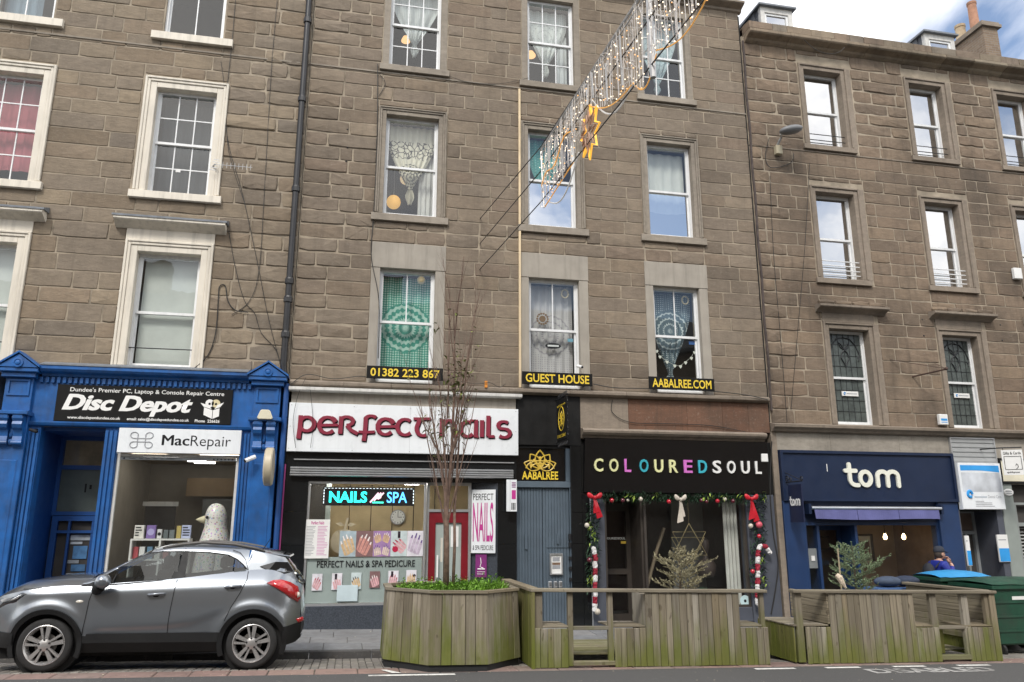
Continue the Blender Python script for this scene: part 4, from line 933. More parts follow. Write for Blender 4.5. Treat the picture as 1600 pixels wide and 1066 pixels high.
for k in range(3): bx('print_line', ink, fs, 3.095+.03*k, 3.112+.03*k, -.2025, -.2005, 2.09, 2.22)
bx('edge_strip', greyink, fs, 3.065, 3.07, -.2025, -.2005, 2.07, 2.65)
# ================================================================ guest house entrance
S3 = empty('shopfront', (3.9, 0, 0), 'black clad guest house entrance with blue grey boarded double door', 'shopfront')
bx('upper_panel', blackp, S3, 3.24, 4.56, -.02, .3, 3.36, 4.36)
m = MB()
for x in (3.55, 3.86, 4.17, 4.40): m.box(x, x+.004, -.0225, -.02, 3.37, 4.35)
m.build('panel_joints', ink, S3)
bx('sign_head', blackp, S3, 3.24, 4.32, .02, .3, 3.30, 3.355)
fan = bx('fanlight_panel', gloss_black, S3, 3.24, 4.30, .06, .10, 2.65, 3.30)
m = MB(); m.box(3.238, 4.335, -.01, .2, 2.525, 2.645); m.box(4.25, 4.335, .0, .2, 2.646, 3.30); m.box(4.315, 4.335, .0, .2, -.15, 2.524); m.build('door_frame', door_grey, S3, bevel=.006)
granite_pier(S3, 4.338, 4.56, 3.355, -.02, .3)
for x0, x1 in ((3.24, 3.765), (3.775, 4.312)):
    m = MB(); n = 9
    for k in range(n): a = x0+(x1-x0)*k/n; m.cbox(a, a+(x1-x0)/n-.003, .05, .11, -.14, 2.522, .008)
    m.build('door_leaf', door_grey, S3)
bx('door_grille', door_grey, S3, 3.41, 3.46, .02, .05, 1.35, 1.62); bx('door_grille', door_grey, S3, 4.05, 4.09, .02, .05, 1.45, 1.63); bx('door_bar', door_grey, S3, 3.85, 4.30, .035, .05, 1.38, 1.395)
m = MB()
for z in (.45, .75, .95, 1.15, 1.38, 1.52): m.box(4.285, 4.325, -.03, .045, z, z+rnd.uniform(.06,.12))
m.build('door_lock', black_iron, S3)
bx('step', slab_m, S3, 3.22, 4.36, -.06, .12, -.30, -.141)
# gold emblem on the fanlight
def petal(m, cx, cz, ang, l, w, y0, y1, hole=True):
    d = (math.sin(ang), math.cos(ang)); nrm = (d[1], -d[0]); P = []
    for i in range(9):
        t = i/8; ww = w*math.sin(PI*min(1, t*1.02))**.8; P.append((cx+d[0]*l*t+nrm[0]*ww, cz+d[1]*l*t+nrm[1]*ww))
    Q = []
    for i in range(8, -1, -1):
        t = i/8; ww = w*math.sin(PI*min(1, t*1.02))**.8; Q.append((cx+d[0]*l*t-nrm[0]*ww, cz+d[1]*l*t-nrm[1]*ww))
    pts = [(a, (y0+y1)/2, b) for a, b in P+Q]; m.tube(pts+[pts[0]], .014, 5)
    c2 = (cx+d[0]*l*.55, cz+d[1]*l*.55); m.ball((c2[0], (y0+y1)/2, c2[1]), .035, 8, 5, 1, .15, 1.2)
m = MB(); ex, ez = 3.73, 2.90
for a in (-1.25, -.62, 0, .62, 1.25): petal(m, ex, ez, a, .36 if abs(a) < .3 else .34, .10, .05, .06)
for r in (.10, .15): m.tube([(ex+r*1.9*math.cos(t), .055, ez+r*math.sin(t)) for t in [PI*i/12 for i in range(13)]], .014, 5)
m.build('lotus_emblem', gold, fan); place_text('AABALREE', sign_yellow, fan, (3.36, 4.10, 2.685, 2.845), .0585, .022)
# hanging sign
hs = MB(); hs.box(4.03, 4.07, -.86, -.15, 3.42, 4.22); hs = tag(hs.build('hanging_sign', sign_dark), 'black hanging guest house sign with yellow oval emblem over the entrance', 'sign')
for sx, fx in ((-1, 4.028),):
    m = MB(); m.tube([(fx, -.505+.20*math.cos(t), 3.83+.235*math.sin(t)) for t in [2*PI*i/24 for i in range(25)]], .009, 5)
    for k in range(8): a = PI*k/4; m.tube([(fx, -.505+.04*math.cos(a), 3.83+.03*math.sin(a)), (fx, -.505+.14*math.cos(a+.2), 3.83+.15*math.sin(a+.2)), (fx, -.505+.11*math.cos(a+.45), 3.83+.11*math.sin(a+.45))], .010, 4)
    m.ball((fx, -.505, 3.83), .05, 8, 5, .15, 1.4, 1.2); m.build('oval_emblem', sign_yellow, hs)
    for tx, z0, z1 in (('aabalree.com', 4.08, 4.13), ('01382 223867', 3.47, 3.53)): place_text(tx, sign_yellow, hs, (-.52, -.20, z0, z1), 0, .01, plane=lambda u, w, d: (4.0275, -.20-(u+.52)/.32*.60, w))
m = MB(); m.tube([(4.05, .0, 4.26), (4.05, -.92, 4.26)], .012, 6)
for s in (0, 1):
    zz = 4.27 if s == 0 else 3.37; d = 1 if s == 0 else -1
    for k in range(7): m.tube([(4.05, -.20-.1*k+.035*math.cos(t), zz+d*.03+.035*math.sin(t)*d) for t in [PI*i/5 for i in range(9)]], .007, 4)
m.tube([(4.05, .0, 3.40), (4.05, -.88, 3.40)], .008, 5)
for k in range(6): m.tube([(4.05, -.90-.03*math.cos(t), 3.52+.13*k+.05*math.sin(t)) for t in [PI*.5+PI*i/5 for i in range(6)]], .007, 4)
m.build('iron_scrollwork', black_iron, hs)
# notice case and key safes on the door
nc = tag(MB().frame(3.90, 4.155, .87, 1.27, .025, .0, .05).build('notice_case', alu), 'silver framed notice case on the grey boarded door', 'frame'); bx('notice_sheet', paper, nc, 3.925, 4.13, .03, .04, .895, 1.245)
m = MB(); m.box(3.96, 4.10, .027, .03, 1.12, 1.20); m.box(3.95, 4.11, .027, .03, .98, 1.05); m.build('notice_print', greyink, nc); bx('notice_picture', pm('brown_print', (.18,.11,.07), .6, var=.5, nscale=30), nc, 3.95, 4.11, .027, .0295, 1.055, 1.10)
for i, (x, lb) in enumerate(((3.865, 'key safe on the grey door, left of three in a row'), (3.97, 'key safe on the grey door, middle of three in a row'), (4.07, 'key safe on the grey door, right of three in a row'))):
    k = tag(MB().box(x, x+.07, -.01, .049, .63, .755).build('key_safe', alu, bevel=.012), lb, 'key safe', 'key safes on the grey door'); m = MB()
    for a in range(3):
        for b in range(2): m.box(x+.018+.022*b, x+.03+.022*b, -.014, -.009, .67+.022*a, .683+.022*a)
    m.build('key_buttons', ink, k)
# the three yellow-lettered boards along the ledge
for (px0, py0, px1, py1, tx, lb, bd) in ((573.5, 571, 692, 598, '01382 223 867', 'dark name board with yellow telephone number under the teal draped window', .0), (816, 580, 926, 604, 'GUEST HOUSE', 'dark name board reading GUEST HOUSE in yellow over the entrance', 0), (1014, 588, 1117, 612, 'AABALREE.COM', 'dark name board with yellow web address above the red stone fascia', 0)):
    x0, _ = at(px0, py0, -.2); x1, _ = at(px1, py1, -.2); z1 = at(px0, py0, -.2)[1]; z0 = at(px0, py0+19.5, -.2)[1]
    b = tag(cb('name_board', sign_dark, None, x0, x1, -.20, -.165, z0, z1, .004), lb, 'sign', 'yellow-lettered boards along the ledge'); place_text(tx, sign_yellow, b, (x0+.07, x1-.07, z0+.04, z1-.04), -.2015, .018)
    m = MB()
    for x in (x0+.15, x1-.15): m.box(x, x+.03, -.163, -.01, z0+.02, z0+.05)
    m.build('bracket', black_iron, b)

# ================================================================ dark gift boutique with rainbow letters
S4 = empty('shopfront', (6.6, 0, 0), 'dark slate grey boutique shopfront under red stone fascia and rainbow letter sign', 'shopfront')
zb4 = -.32
m = MB(); n = 5
for k, (a, b) in enumerate(((4.565,5.6), (5.6,6.9), (6.9,7.7), (7.7,8.3), (8.3,8.785))): MB().cbox(a+.002, b-.002, -.012, .3, 3.72, 4.355, .004).build('fascia_block', (dressed_r, red_stone, red_stone, red_stone, red_stone)[k], S4)
MB().sweep([(-.0,3.50),(-.07,3.52),(-.09,3.56),(-.16,3.58),(-.20,3.62),(-.21,3.66),(-.17,3.69),(-.04,3.72),(.02,3.72),(.02,3.50)], 4.565, 8.60).build('fascia_cornice', dressed_r, S4)
bx('fascia_carcass', blackp, S4, 4.565, 8.79, .03, .3, 2.42, 3.52)
granite_pier(S4, 4.565, 4.72, 2.42, -.015, .3)
cb('pilaster', slate_grey, S4, 4.74, 5.03, -.01, .3, zb4, 2.42, .012); cb('pilaster', slate_grey, S4, 8.10, 8.74, -.03, .3, zb4, 2.42, .012)
m = MB(); m.box(4.722, 4.738, -.03, .25, zb4, 2.42); m.build('downpipe_strip', greyink, S4)
cb('stall_riser', slate_grey, S4, 5.86, 8.09, -.02, .2, zb4, .20, .01); bx('riser_band', slate_grey, S4, 5.86, 8.09, -.035, -.018, -.06, -.03)
MB().frame(5.86, 8.09, .20, 2.42, .05, .02, .10).build('window_frame', alu_dk, S4); pane(S4, 5.91, 8.04, .25, 2.37, .06)
m = MB(); m.box(5.03, 5.07, .02, 1.0, zb4, 2.42); m.box(5.82, 5.86, .10, 1.0, zb4, 2.42); m.build('doorway_lining', alu_dk, S4)
pane(S4, 5.84, 5.841, .2, 2.37, .5)
D = MB(); D.frame(5.07, 5.82, -.2, 2.18, .09, .72, .78, wb=.25); D.box(5.16, 5.73, .72, .78, .82, .93); d4 = D.build('door', alu_dk, S4); pane(d4, 5.16, 5.73, .93, 2.09, .75); pane(d4, 5.16, 5.73, .05, .82, .75)
bx('door_handle', alu, d4, 5.12, 5.14, .68, .72, .85, 1.15); bx('letter_plate', gold, d4, 5.62, 5.73, .745, .749, 1.43, 1.48)
bx('door_transom', alu_dk, S4, 5.07, 5.82, .70, .80, 2.18, 2.25); pane(S4, 5.07, 5.82, 2.25, 2.40, .75); bx('doorway_floor', slab_m, S4, 5.03, 5.86, .0, .8, zb4, -.19)
place_text('COLOUREDSOUL', letter_white, d4, (5.18, 5.72, 1.515, 1.56), .7485, .01)
st = bx('door_sticker', pm('blue_sticker', (.06,.30,.42), .5), d4, 5.15, 5.29, .742, .748, 1.62, 1.90); m = MB(); m.tube([(5.22+.04*math.cos(t), .74, 1.79+.05*math.sin(t)) for t in [2*PI*i/12 for i in range(10)]], .012, 4); m.build('sticker_mark', letter_white, d4)
shop_room(S4, 4.75, 8.7, .82, 3.2, -.15, 2.6, pm('plum_wall', (.07,.035,.032), .85), ceil=pm('dark_ceiling', (.10,.09,.085), .9))
bx('display_floor', room_w, S4, 5.87, 8.09, .21, .9, .14, .18)
cur = MB()                                  # pale display curtain and grey back panel in the window
def drape(x0, x1, z0, z1, y, n=26, amp=.02, k=9):
    m = MB(); pts = [(x0+(x1-x0)*i/n, y+amp*math.sin(k*2*PI*i/n+rnd.uniform(-.3,.3))) for i in range(n+1)]
    for (a, b), (c, d) in zip(pts, pts[1:]): m.quad((a,b,z0),(c,d,z0),(c,d,z1),(a,b,z1))
    return m
tag(drape(7.72, 8.04, .2, 2.36, .30, 16, .02, 4).build('display_curtain', pm('pale_curtain', (.50,.50,.46), .9), smooth=True), 'pale narrow curtain at the right end of the boutique window', 'curtain')
bx('display_panel', pm('grey_panel', (.16,.16,.15), .8), S4, 6.95, 7.70, 1.2, 1.25, .2, 2.36)
fx = MB(); fx.tube([(6.2,.9,.5),(6.45,.85,1.3),(6.62,.82,1.75)], .035, 6); fx.build('display_stand', pm('pale_wood', (.35,.27,.18), .7), S4)
# mannequin bust and big leaf plant behind the glass
mq = MB(); mq.lathe([(.13,0),(.20,.06),(.21,.25),(.15,.36),(.05,.40),(.045,.50),(.075,.56),(.095,.66),(.085,.76),(.03,.82)], (7.55,.85,.72), 12); tag(mq.build('display_bust', pm('dark_bust', (.05,.035,.03), .6), smooth=True), 'dark display bust standing behind the boutique window glass', 'mannequin')
leaf_d = pm('dark_leaf', (.022,.07,.035), .45, var=.3)
pl = MB()
def big_leaf(m, o, d, l, w, lift):
    o = Vector(o); d = Vector(d).normalized(); s = d.cross(Vector((0,0,1))).normalized(); prev = None
    for i in range(7):
        t = i/6; c = o+d*l*t*(.9)+Vector((0,0,1))*(lift*t-.55*lift*t*t*1.2); ww = w*math.sin(PI*min(.98, .12+t*.88))
        row = (c-s*ww+Vector((0,0,.02)), c, c+s*ww+Vector((0,0,.02)))
        if prev: m.quad(prev[0],prev[1],row[1],row[0]); m.quad(prev[1],prev[2],row[2],row[1])
        prev = row
for a, l, h in ((2.9,.62,.62), (.35,.60,.66), (1.2,.5,.75), (4.2,.45,.5), (5.5,.5,.55), (3.6,.5,.4), (.0,.55,.35)): big_leaf(pl, (7.25,.62,.22), (math.cos(a), math.sin(a)*.4, 0), l, .10, h)
tag(pl.build('leafy_plant', leaf_d, smooth=True, fix=False), 'dark broad leaved plant behind the boutique glass', 'plant')
# gold wire hexagram ornament
hx = MB(); cx, cz, r = 6.87, 1.40, .42
def tri(y, rot, oz): 
    P = [(cx+r*math.cos(rot+2*PI*k/3), y, cz+oz+r*math.sin(rot+2*PI*k/3)) for k in range(4)]; hx.tube(P[:4], .008, 5)
tri(.12, PI/2, .02); tri(.13, -PI/2, .06); tri(.20, -PI/2, -.05); hx.tube([(cx,.12,cz+.44),(cx,.12,2.37)], .003, 4)
tag(hx.build('star_ornament', pm('brass_wire', (.50,.40,.20), .4, metal=.6)), 'thin brass wire star of two triangles hanging in the boutique window', 'ornament')
# glossy sign with rainbow letters, leaning out a little
sgn = MB(); sgn.hexa([(4.60,-.05,2.44),(8.62,-.05,2.44),(8.62,.025,2.44),(4.60,.025,2.44),(4.62,-.13,3.50),(8.62,-.13,3.50),(8.62,.025,3.50),(4.62,.025,3.50)])
sgn = tag(sgn.build('shop_sign', gloss_black), 'glossy black fascia sign with raised rainbow letters COLOURED SOUL', 'sign')
lets = 'COLOUREDSOUL'; cols = {'y': pm('pale_yellow_letter', (.74,.74,.40), .4), 'p': pm('pink_letter', (.62,.17,.55), .4), 't': pm('teal_letter', (.05,.42,.52), .4), 'w': letter_white}
pat = 'yyptyyptwwww'; X0, X1 = 4.80, 8.47; step = (X1-X0-.15)/11
for i, (c, k) in enumerate(zip(lets, pat)):
    a = X0+step*i; place_text(c, cols[k], sgn, (a, a+(.14 if c == 'L' else .19), 2.845+.0, 3.105), -.085, .018, depth=.03, name='letter', plane=lambda u, w, d: (u, -.05-(w-2.44)*.0755-d-.004, w))

# ================================================================ navy café
S5 = empty('shopfront', (11, 0, 0), 'navy blue café shopfront with folded awning and wide window', 'shopfront')
zb5 = -.42
bx('stone_pier', dressed_r, S5, 8.79, 8.915, -.02, .3, zb5, 3.74)
for a, b in ((8.92,10.2), (10.2,11.9), (11.9,13.17)): MB().cbox(a+.002, b-.002, -.01, .3, 3.362, 3.742, .003).build('fascia_block', fascia_stone, S5)
fz0, fz1 = 2.30, 3.36
f5 = bx('fascia_board', navy, S5, 8.93, 13.17, -.06, .2, fz0, fz1); MB().frame(8.93, 13.17, fz0, fz1, .06, -.10, -.058).build('fascia_moulding', navy, f5)
bx('fascia_scuff', paper, f5, 10.02, 10.035, -.0615, -.06, 2.92, 3.08)
cb('pilaster', navy_pil, S5, 8.93, 9.40, -.05, .25, zb5, 2.299, .012); cb('pilaster', navy_pil, S5, 12.66, 13.17, -.05, .25, zb5, 2.299, .012)
bx('head_board', navy, S5, 9.40, 12.66, .02, .25, 1.86, 2.30)
m = MB(); m.box(9.40, 12.66, .02, .14, 1.80, 1.859)
for x in (9.40, 9.70, 10.60, 12.60): m.box(x, x+.06, .02, .14, zb5, 1.80)
m.build('window_frame', navy_pil, S5)
cb('stall_riser', navy_pil, S5, 10.66, 12.60, -.0, .2, zb5, .18, .01); bx('window_sill', navy_pil, S5, 10.66, 12.60, -.04, .15, .181, .23)
pane(S5, 10.66, 12.60, .23, 1.80, .08); pane(S5, 9.46, 9.70, zb5, 1.80, .09); bx('steel_plate', pm('steel', (.20,.215,.22), .4), S5, 9.47, 9.69, .075, .088, .93, 1.33); bx('door_bell', paper, S5, 9.55, 9.63, .06, .074, 1.08, 1.18)
D = MB(); D.frame(9.77, 10.59, zb5+.05, 1.79, .09, .5, .56); d5 = D.build('door', navy_pil, S5); pane(d5, 9.86, 10.50, zb5+.2, 1.70, .53); m = MB(); m.box(9.735, 9.765, .14, .55, zb5, 1.80); m.box(10.595, 10.625, .14, .55, zb5, 1.80); m.build('doorway_lining', navy_pil, S5)
shop_room(S5, 8.95, 13.1, .58, 3.2, zb5+.1, 2.25, wall_brown, ceil=pm('brown_ceiling', (.22,.15,.11), .9))
bx('tan_wall_panel', pm('tan_wall', (.40,.29,.20), .8), S5, 11.85, 13.05, 2.0, 2.05, -.3, 2.2)
bx('warm_wall_panel', pm('ochre_wall', (.45,.27,.10), .8), S5, 10.35, 10.65, 2.4, 2.45, -.3, 2.2)
m = MB(); m.box(11.0, 11.9, 2.9, 3.15, 1.50, 1.54); m.box(11.0, 11.9, 2.9, 3.15, 1.20, 1.24); m.build('wall_shelf', pm('dark_shelf', (.05,.03,.02), .7), S5)
# letters t, o, m cut with round ends
def rounded(m, pts, w, y0, y1):
    m.add(*_cap(pts, w, y0, y1))
def _cap(pts, w, y0, y1):
    n = len(pts); L = []; Rr = []
    cl = math.hypot(pts[0][0]-pts[-1][0], pts[0][1]-pts[-1][1]) < 1e-6
    for i, (x, z) in enumerate(pts):
        a = pts[-2] if cl and i == 0 else pts[max(i-1,0)]; b = pts[1] if cl and i == n-1 else pts[min(i+1,n-1)]; dx, dz = b[0]-a[0], b[1]-a[1]; l = math.hypot(dx, dz) or 1; nx, nz = -dz/l, dx/l
        L.append((x+nx*w/2, z+nz*w/2)); Rr.append((x-nx*w/2, z-nz*w/2))
    def end(p, q, k=5):   # half circle round point p away from q
        a0 = math.atan2(p[1]-q[1], p[0]-q[0]); return [(p[0]+w/2*math.cos(a0+PI/2-PI*i/k), p[1]+w/2*math.sin(a0+PI/2-PI*i/k)) for i in range(1, k)]
    vs = []; fs = []
    for i in range(n): vs += [(L[i][0],y0,L[i][1]), (Rr[i][0],y0,Rr[i][1]), (L[i][0],y1,L[i][1]), (Rr[i][0],y1,Rr[i][1])]
    for i in range(n-1):
        a, b = 4*i, 4*i+4; fs += [(a,a+1,b+1,b), (a+2,b+2,b+3,a+3), (a,b,b+2,a+2), (a+1,a+3,b+3,b+1)]
    closed = math.hypot(pts[0][0]-pts[-1][0], pts[0][1]-pts[-1][1]) < 1e-6
    for p, q in () if closed else ((pts[0], pts[1]), (pts[-1], pts[-2])):
        e = end(p, q); d0 = math.atan2(p[1]-q[1], p[0]-q[0]); A = (p[0]+w/2*math.cos(d0+PI/2), p[1]+w/2*math.sin(d0+PI/2)); B = (p[0]+w/2*math.cos(d0-PI/2), p[1]+w/2*math.sin(d0-PI/2))
        ring_ = [A]+e+[B]; k = len(vs); r = len(ring_); vs += [(x,y0,z) for x, z in ring_]+[(x,y1,z) for x, z in ring_]
        fs += [tuple(range(k, k+r)), tuple(range(k+2*r-1, k+r-1, -1))]+[(k+i, k+i+1, k+r+i+1, k+r+i) for i in range(r-1)]
    return vs, fs
def tom_letters(par, x0, z0, w, h, t, mat, fn, depth):
    """t o m in box w x h at (x0,z0); fn maps (u, d, v) to the world"""
    u = lambda a: x0+a*w; v = lambda b: z0+b*h
    G = [[[(u(.075), v(1.0)), (u(.075), v(.30))]+[(u(.075)+.10*w*(1-math.cos(a)), v(.30)-.26*h*math.sin(a)) for a in [PI/2*i/6 for i in range(1, 7)]]+[(u(.22), v(.04))], [(u(.0), v(.70)), (u(.19), v(.70))]],
         [[(u(.365)+.098*w*math.cos(a), v(.355)+.315*h*math.sin(a)) for a in [2*PI*i/20 for i in range(21)]]],
         [[(u(.59), v(.02)), (u(.59), v(.45))]+[(u(.685)-.095*w*math.cos(a), v(.45)+.24*h*math.sin(a)) for a in [PI*i/10 for i in range(1, 11)]]+[(u(.78), v(.02))], [(u(.78), v(.45))]+[(u(.88)-.10*w*math.cos(a), v(.45)+.24*h*math.sin(a)) for a in [PI*i/10 for i in range(1, 11)]]+[(u(.98), v(.02))]]]
    for gl in G:
        m = MB()
        for i, st in enumerate(gl): m.add(*_cap(st, t, -.0015*i, depth+.0004*i))
        m.v = [fn(a, b, c) for a, b, c in m.v]; m.build('letter', mat, par)
tom_letters(f5, 10.44, 2.62, 1.30, .46, .088, letter_cream, lambda a, b, c: (a, -.10-.002+b-.0, c), .04)
aw = tag(MB().sweep([(-.16,2.12),(-.20,2.13),(-.21,2.155),(-.20,2.18),(.02,2.20),(.02,2.12)], 9.50, 12.62).build('awning', alu), 'retracted purple blue awning with valance over the café window', 'awning')
val = MB(); n = 60
for i in range(n):
    a = 9.56+3.0*i/n; b = 9.56+3.0*(i+1)/n; g = lambda q: -.195+.010*math.sin(q*5.1)+.006*math.sin(q*13)
    hh = lambda q: 1.925+.012*math.sin(q*2.2)
    if i % 20 == 19: b -= .012
    val.hexa([(a,g(a)-.01,hh(a)),(b,g(b)-.01,hh(b)),(b,g(b),hh(b)),(a,g(a),hh(a)),(a,-.19,2.125),(b,-.19,2.125),(b,-.18,2.125),(a,-.18,2.125)])
val.build('valance', pm('purple_blue_canvas', (.105,.11,.27), .8, var=.15, nscale=4, bump=.2, bscale=200), aw)
bx('awning_bracket', navy, aw, 9.44, 9.50, -.18, .02, 2.03, 2.24); bx('awning_bracket', navy, aw, 12.62, 12.68, -.18, .02, 2.03, 2.24)
# bulbs, picture
for i, (px_, lb) in enumerate(((1322, 'lit filament bulb in the café window, left of three'), (1383, 'lit filament bulb in the café window, middle of three'), (1412, 'lit filament bulb in the café window, right of three'))):
    x, z = at(px_, 838, .9); p = empty('pendant_lamp', (x, .9, 2.25), lb, 'lamp', 'bulbs in the café window')
    MB().tube([(x, .9, 2.25), (x, .9, z+.12)], .006, 5).build('flex', black_iron, p); MB().lathe([(.02,.0),(.025,.05),(.02,.07)], (x, .9, z+.06), 8).build('lamp_holder', black_iron, p)
    MB().lathe([(.012,-.075),(.035,-.06),(.045,-.02),(.035,.02),(.016,.06)], (x, .9, z), 10).build('bulb', emis('filament_glow', (1,.72,.34), 9) if i == 0 else MATS['filament_glow'], p, smooth=True)
pic = tag(MB().frame(11.98, 12.42, .85, 1.60, .05, 1.93, 1.98).build('framed_picture', pm('dark_frame', (.06,.045,.035), .5)), 'dark framed picture hanging in the café window', 'picture'); bx('picture_mount', paper, pic, 12.03, 12.37, 1.965, 1.975, .90, 1.55); bx('picture_print', pm('sepia_print', (.20,.13,.10), .7, var=.6, nscale=9), pic, 12.08, 12.32, 1.958, 1.964, 1.0, 1.43)
# swinging sign on scroll bracket
hs = MB(); hs.box(9.02, 9.05, -.62, -.14, 1.86, 2.62); hs = tag(hs.build('hanging_sign', pm('navy_sign', (.012,.018,.05), .4)), 'navy hanging sign with white tom on a scroll bracket at the café corner', 'sign')
tom_letters(hs, -.56, 2.20, .36, .17, .032, letter_white, lambda a, b, c: (9.018+b-.004, -.78-a+.04, c), .004)
m = MB(); m.tube([(9.035, .0, 2.68), (9.035, -.66, 2.68)], .013, 6); m.tube([(9.035, .0, 2.90), (9.035, -.62, 2.70)], .008, 5)
for yc, zc, r in ((-.10,2.75,.07), (-.23,2.73,.045), (-.64,2.73,.05)): m.tube([(9.035, yc+r*math.cos(t)*(1-.05*i), zc+r*math.sin(t)*(1-.05*i)) for i, t in enumerate([2*PI*k/10 for k in range(13)])], .009, 5)
m.build('scroll_bracket', black_iron, hs)

# ================================================================ dental clinic doorway and the gift shop at the right edge
S6 = empty('shopfront', (13.7, 0, 0), 'narrow clinic doorway with grey shutter slats above its sign', 'shopfront')
zb6 = -.5
m = MB()
for k in range(5): z0 = 3.18+k*.105; MB().sweep([(-.03,z0),(-.045,z0+.02),(-.045,z0+.09),(-.03,z0+.10),(.02,z0+.10),(.02,z0)], 13.19, 14.33).build('shutter_slat', pm('grey_slat', (.34,.35,.35), .5, var=.1) if k == 0 else MATS['grey_slat'], S6)
MB().frame(13.17, 14.35, 3.16, 3.73, .03, -.06, .02).build('shutter_frame', alu, S6)
bx('fascia_carcass', blackp, S6, 13.175, 14.35, .021, .3, 2.1, 3.74)
m = MB(); m.box(13.175, 13.21, -.02, .9, zb6, 2.14); m.box(14.16, 14.32, -.02, .9, zb6, 2.14); m.build('doorway_lining', slate_grey, S6)
m = MB(); m.frame(13.21, 14.16, zb6, 2.14, .07, .62, .70); m.box(13.28, 14.09, .62, .70, 1.60, 1.68); m.box(13.85, 13.90, .62, .70, zb6, 1.60); m.build('door_frame', pm('grey_upvc', (.26,.28,.29), .5), S6)
dd = bx('door_panel', pm('terracotta_poster', (.36,.17,.12), .6), S6, 13.30, 13.72, .64, .66, .85, 1.58); bx('door_lower', room_m, S6, 13.28, 14.09, .69, .72, zb6, 2.1); bx('fanlight_film', pm('brown_film', (.16,.12,.10), .5), S6, 13.28, 14.09, .645, .655, 1.70, 2.07)
place_text('2a', ink, S6, (13.42, 13.62, 1.80, 1.98), .642, .02, name='door_number'); MB().lathe([(.08,-.004),(.08,0)], (13.52,.636,1.35), 14, 'y').build('poster_emblem', pm('blue_emblem', (.04,.10,.22), .5), S6)
ds = tag(cb('clinic_sign', sign_white, None, 13.20, 14.30, -.16, -.04, 2.14, 3.15, .01), 'white clinic light box sign with blue top band and blue round emblem', 'sign')
sky_b = pm('sky_blue_print', (.03,.30,.70), .4)
m = MB(); m.prism([(13.25,3.10),(13.25,2.98)]+[(13.25+1.0*i/8, 2.98+.02*math.sin(PI*i/8)-.03*i/8) for i in range(1, 9)]+[(14.25,3.10)], -.163, -.161); m.build('blue_band', sky_b, ds)
bx('sign_photo', pm('cloud_print', (.55,.58,.62), .4, var=.25, nscale=2.5), ds, 13.25, 14.25, -.1615, -.1603, 2.52, 2.94)
m = MB(); m.tube([(13.41+.055*math.cos(t), -.163, 2.47+.065*math.sin(t)) for t in [2*PI*i/14 for i in range(13)]], .032, 6); m.build('round_emblem', sky_b, ds)
place_text('Dental Care', greyink, ds, (13.87, 14.21, 2.385, 2.45), -.1625); bx('faint_print', MATS['pale_print'] if 'pale_print' in MATS else pm('pale_print', (.45,.50,.55), .5), ds, 13.52, 13.84, -.1635, -.1618, 2.392, 2.425); 
for k, l in enumerate((.22, .42, .42, .48)): bx('small_print', greyink, ds, 13.53, 13.53+l, -.1635, -.1618, 2.31-k*.035, 2.322-k*.035)
for x0, z0, x1, z1, lb in ((13.225, .95, 13.33, 1.58, 'narrow blue and white notice at the left of the clinic door'), (14.05, 1.02, 14.32, 1.60, 'blue and white notice board at the right of the clinic door')):
    n_ = tag(cb('clinic_notice', paper, None, x0, x1, -.06, -.025, z0, z1, .004), lb, 'notice', 'blue and white clinic notices'); bx('blue_half', sky_b, n_, x0+.005, x1-.005, -.0625, -.0605, z0+.01, z0+(z1-z0)*.5)
    bx('notice_print', greyink, n_, x0+.02, x1-.05, -.0625, -.0605, z1-.12, z1-.10)
S7 = empty('shopfront', (15.5, 0, 0), 'grey green gift shop front at the right edge with cream fascia', 'shopfront')
cb('pilaster', pm('grey_green_paint', (.25,.28,.26), .6, var=.12, nscale=2), S7, 14.33, 14.66, -.03, .3, zb6, 2.72, .012)
bx('fascia_carcass', cement, S7, 14.36, 20, .0, .3, 2.70, 3.74); fb = cb('fascia_board', pm('cream_sign_board', (.68,.64,.50), .6), S7, 14.42, 20, -.05, -.001, 2.76, 3.24, .01)
MB().frame(14.38, 20.04, 2.72, 3.28, .035, -.075, -.002).build('fascia_moulding', blackp, S7)
bx('shop_wall', slate_grey, S7, 14.66, 20, .2, .3, zb6, 2.70); m = MB()
for k in range(22): z0 = 1.72-k*.075; m.hexa([(14.72,.10,z0),(16.5,.10,z0),(16.5,.14,z0+.02),(14.72,.14,z0+.02),(14.72,.10,z0+.006),(16.5,.10,z0+.006),(16.5,.14,z0+.026),(14.72,.14,z0+.026)])
m.build('venetian_blind', pm('blind_slats', (.40,.41,.40), .5), S7); bx('blind_recess', room_m, S7, 14.70, 16.6, .15, .19, 0, 2.68); MB().frame(14.67, 16.6, 0, 2.3, .05, .0, .09).build('window_frame', pm('grey_window_frame', (.24,.26,.25), .6), S7); bx('window_transom', MATS['grey_window_frame'], S7, 14.72, 16.55, .0, .09, 1.78, 1.86)
bx('shop_sticker', paper, S7, 14.95, 15.2, .04, .05, 1.1, 1.22)
pq = tag(MB().lathe([(.13,0),(.13,-.02),(.11,-.03)], (14.53, -.03, 2.52), 20, 'y').build('oval_plaque', paper), 'small white oval plaque on the grey green pilaster', 'plaque')
for v in pq.data.vertices: v.co.z = 2.52+(v.co.z-2.52)*.6
bx('plaque_print', greyink, pq, 14.445, 14.615, -.064, -.061, 2.535, 2.555); bx('plaque_print', greyink, pq, 14.455, 14.605, -.064, -.061, 2.49, 2.508)
gs = MB(); gs.hexa([(13.95,-.60,2.86),(14.28,-.82,2.86),(14.295,-.80,2.86),(13.965,-.58,2.86),(13.95,-.60,3.40),(14.28,-.82,3.40),(14.295,-.80,3.40),(13.965,-.58,3.40)])
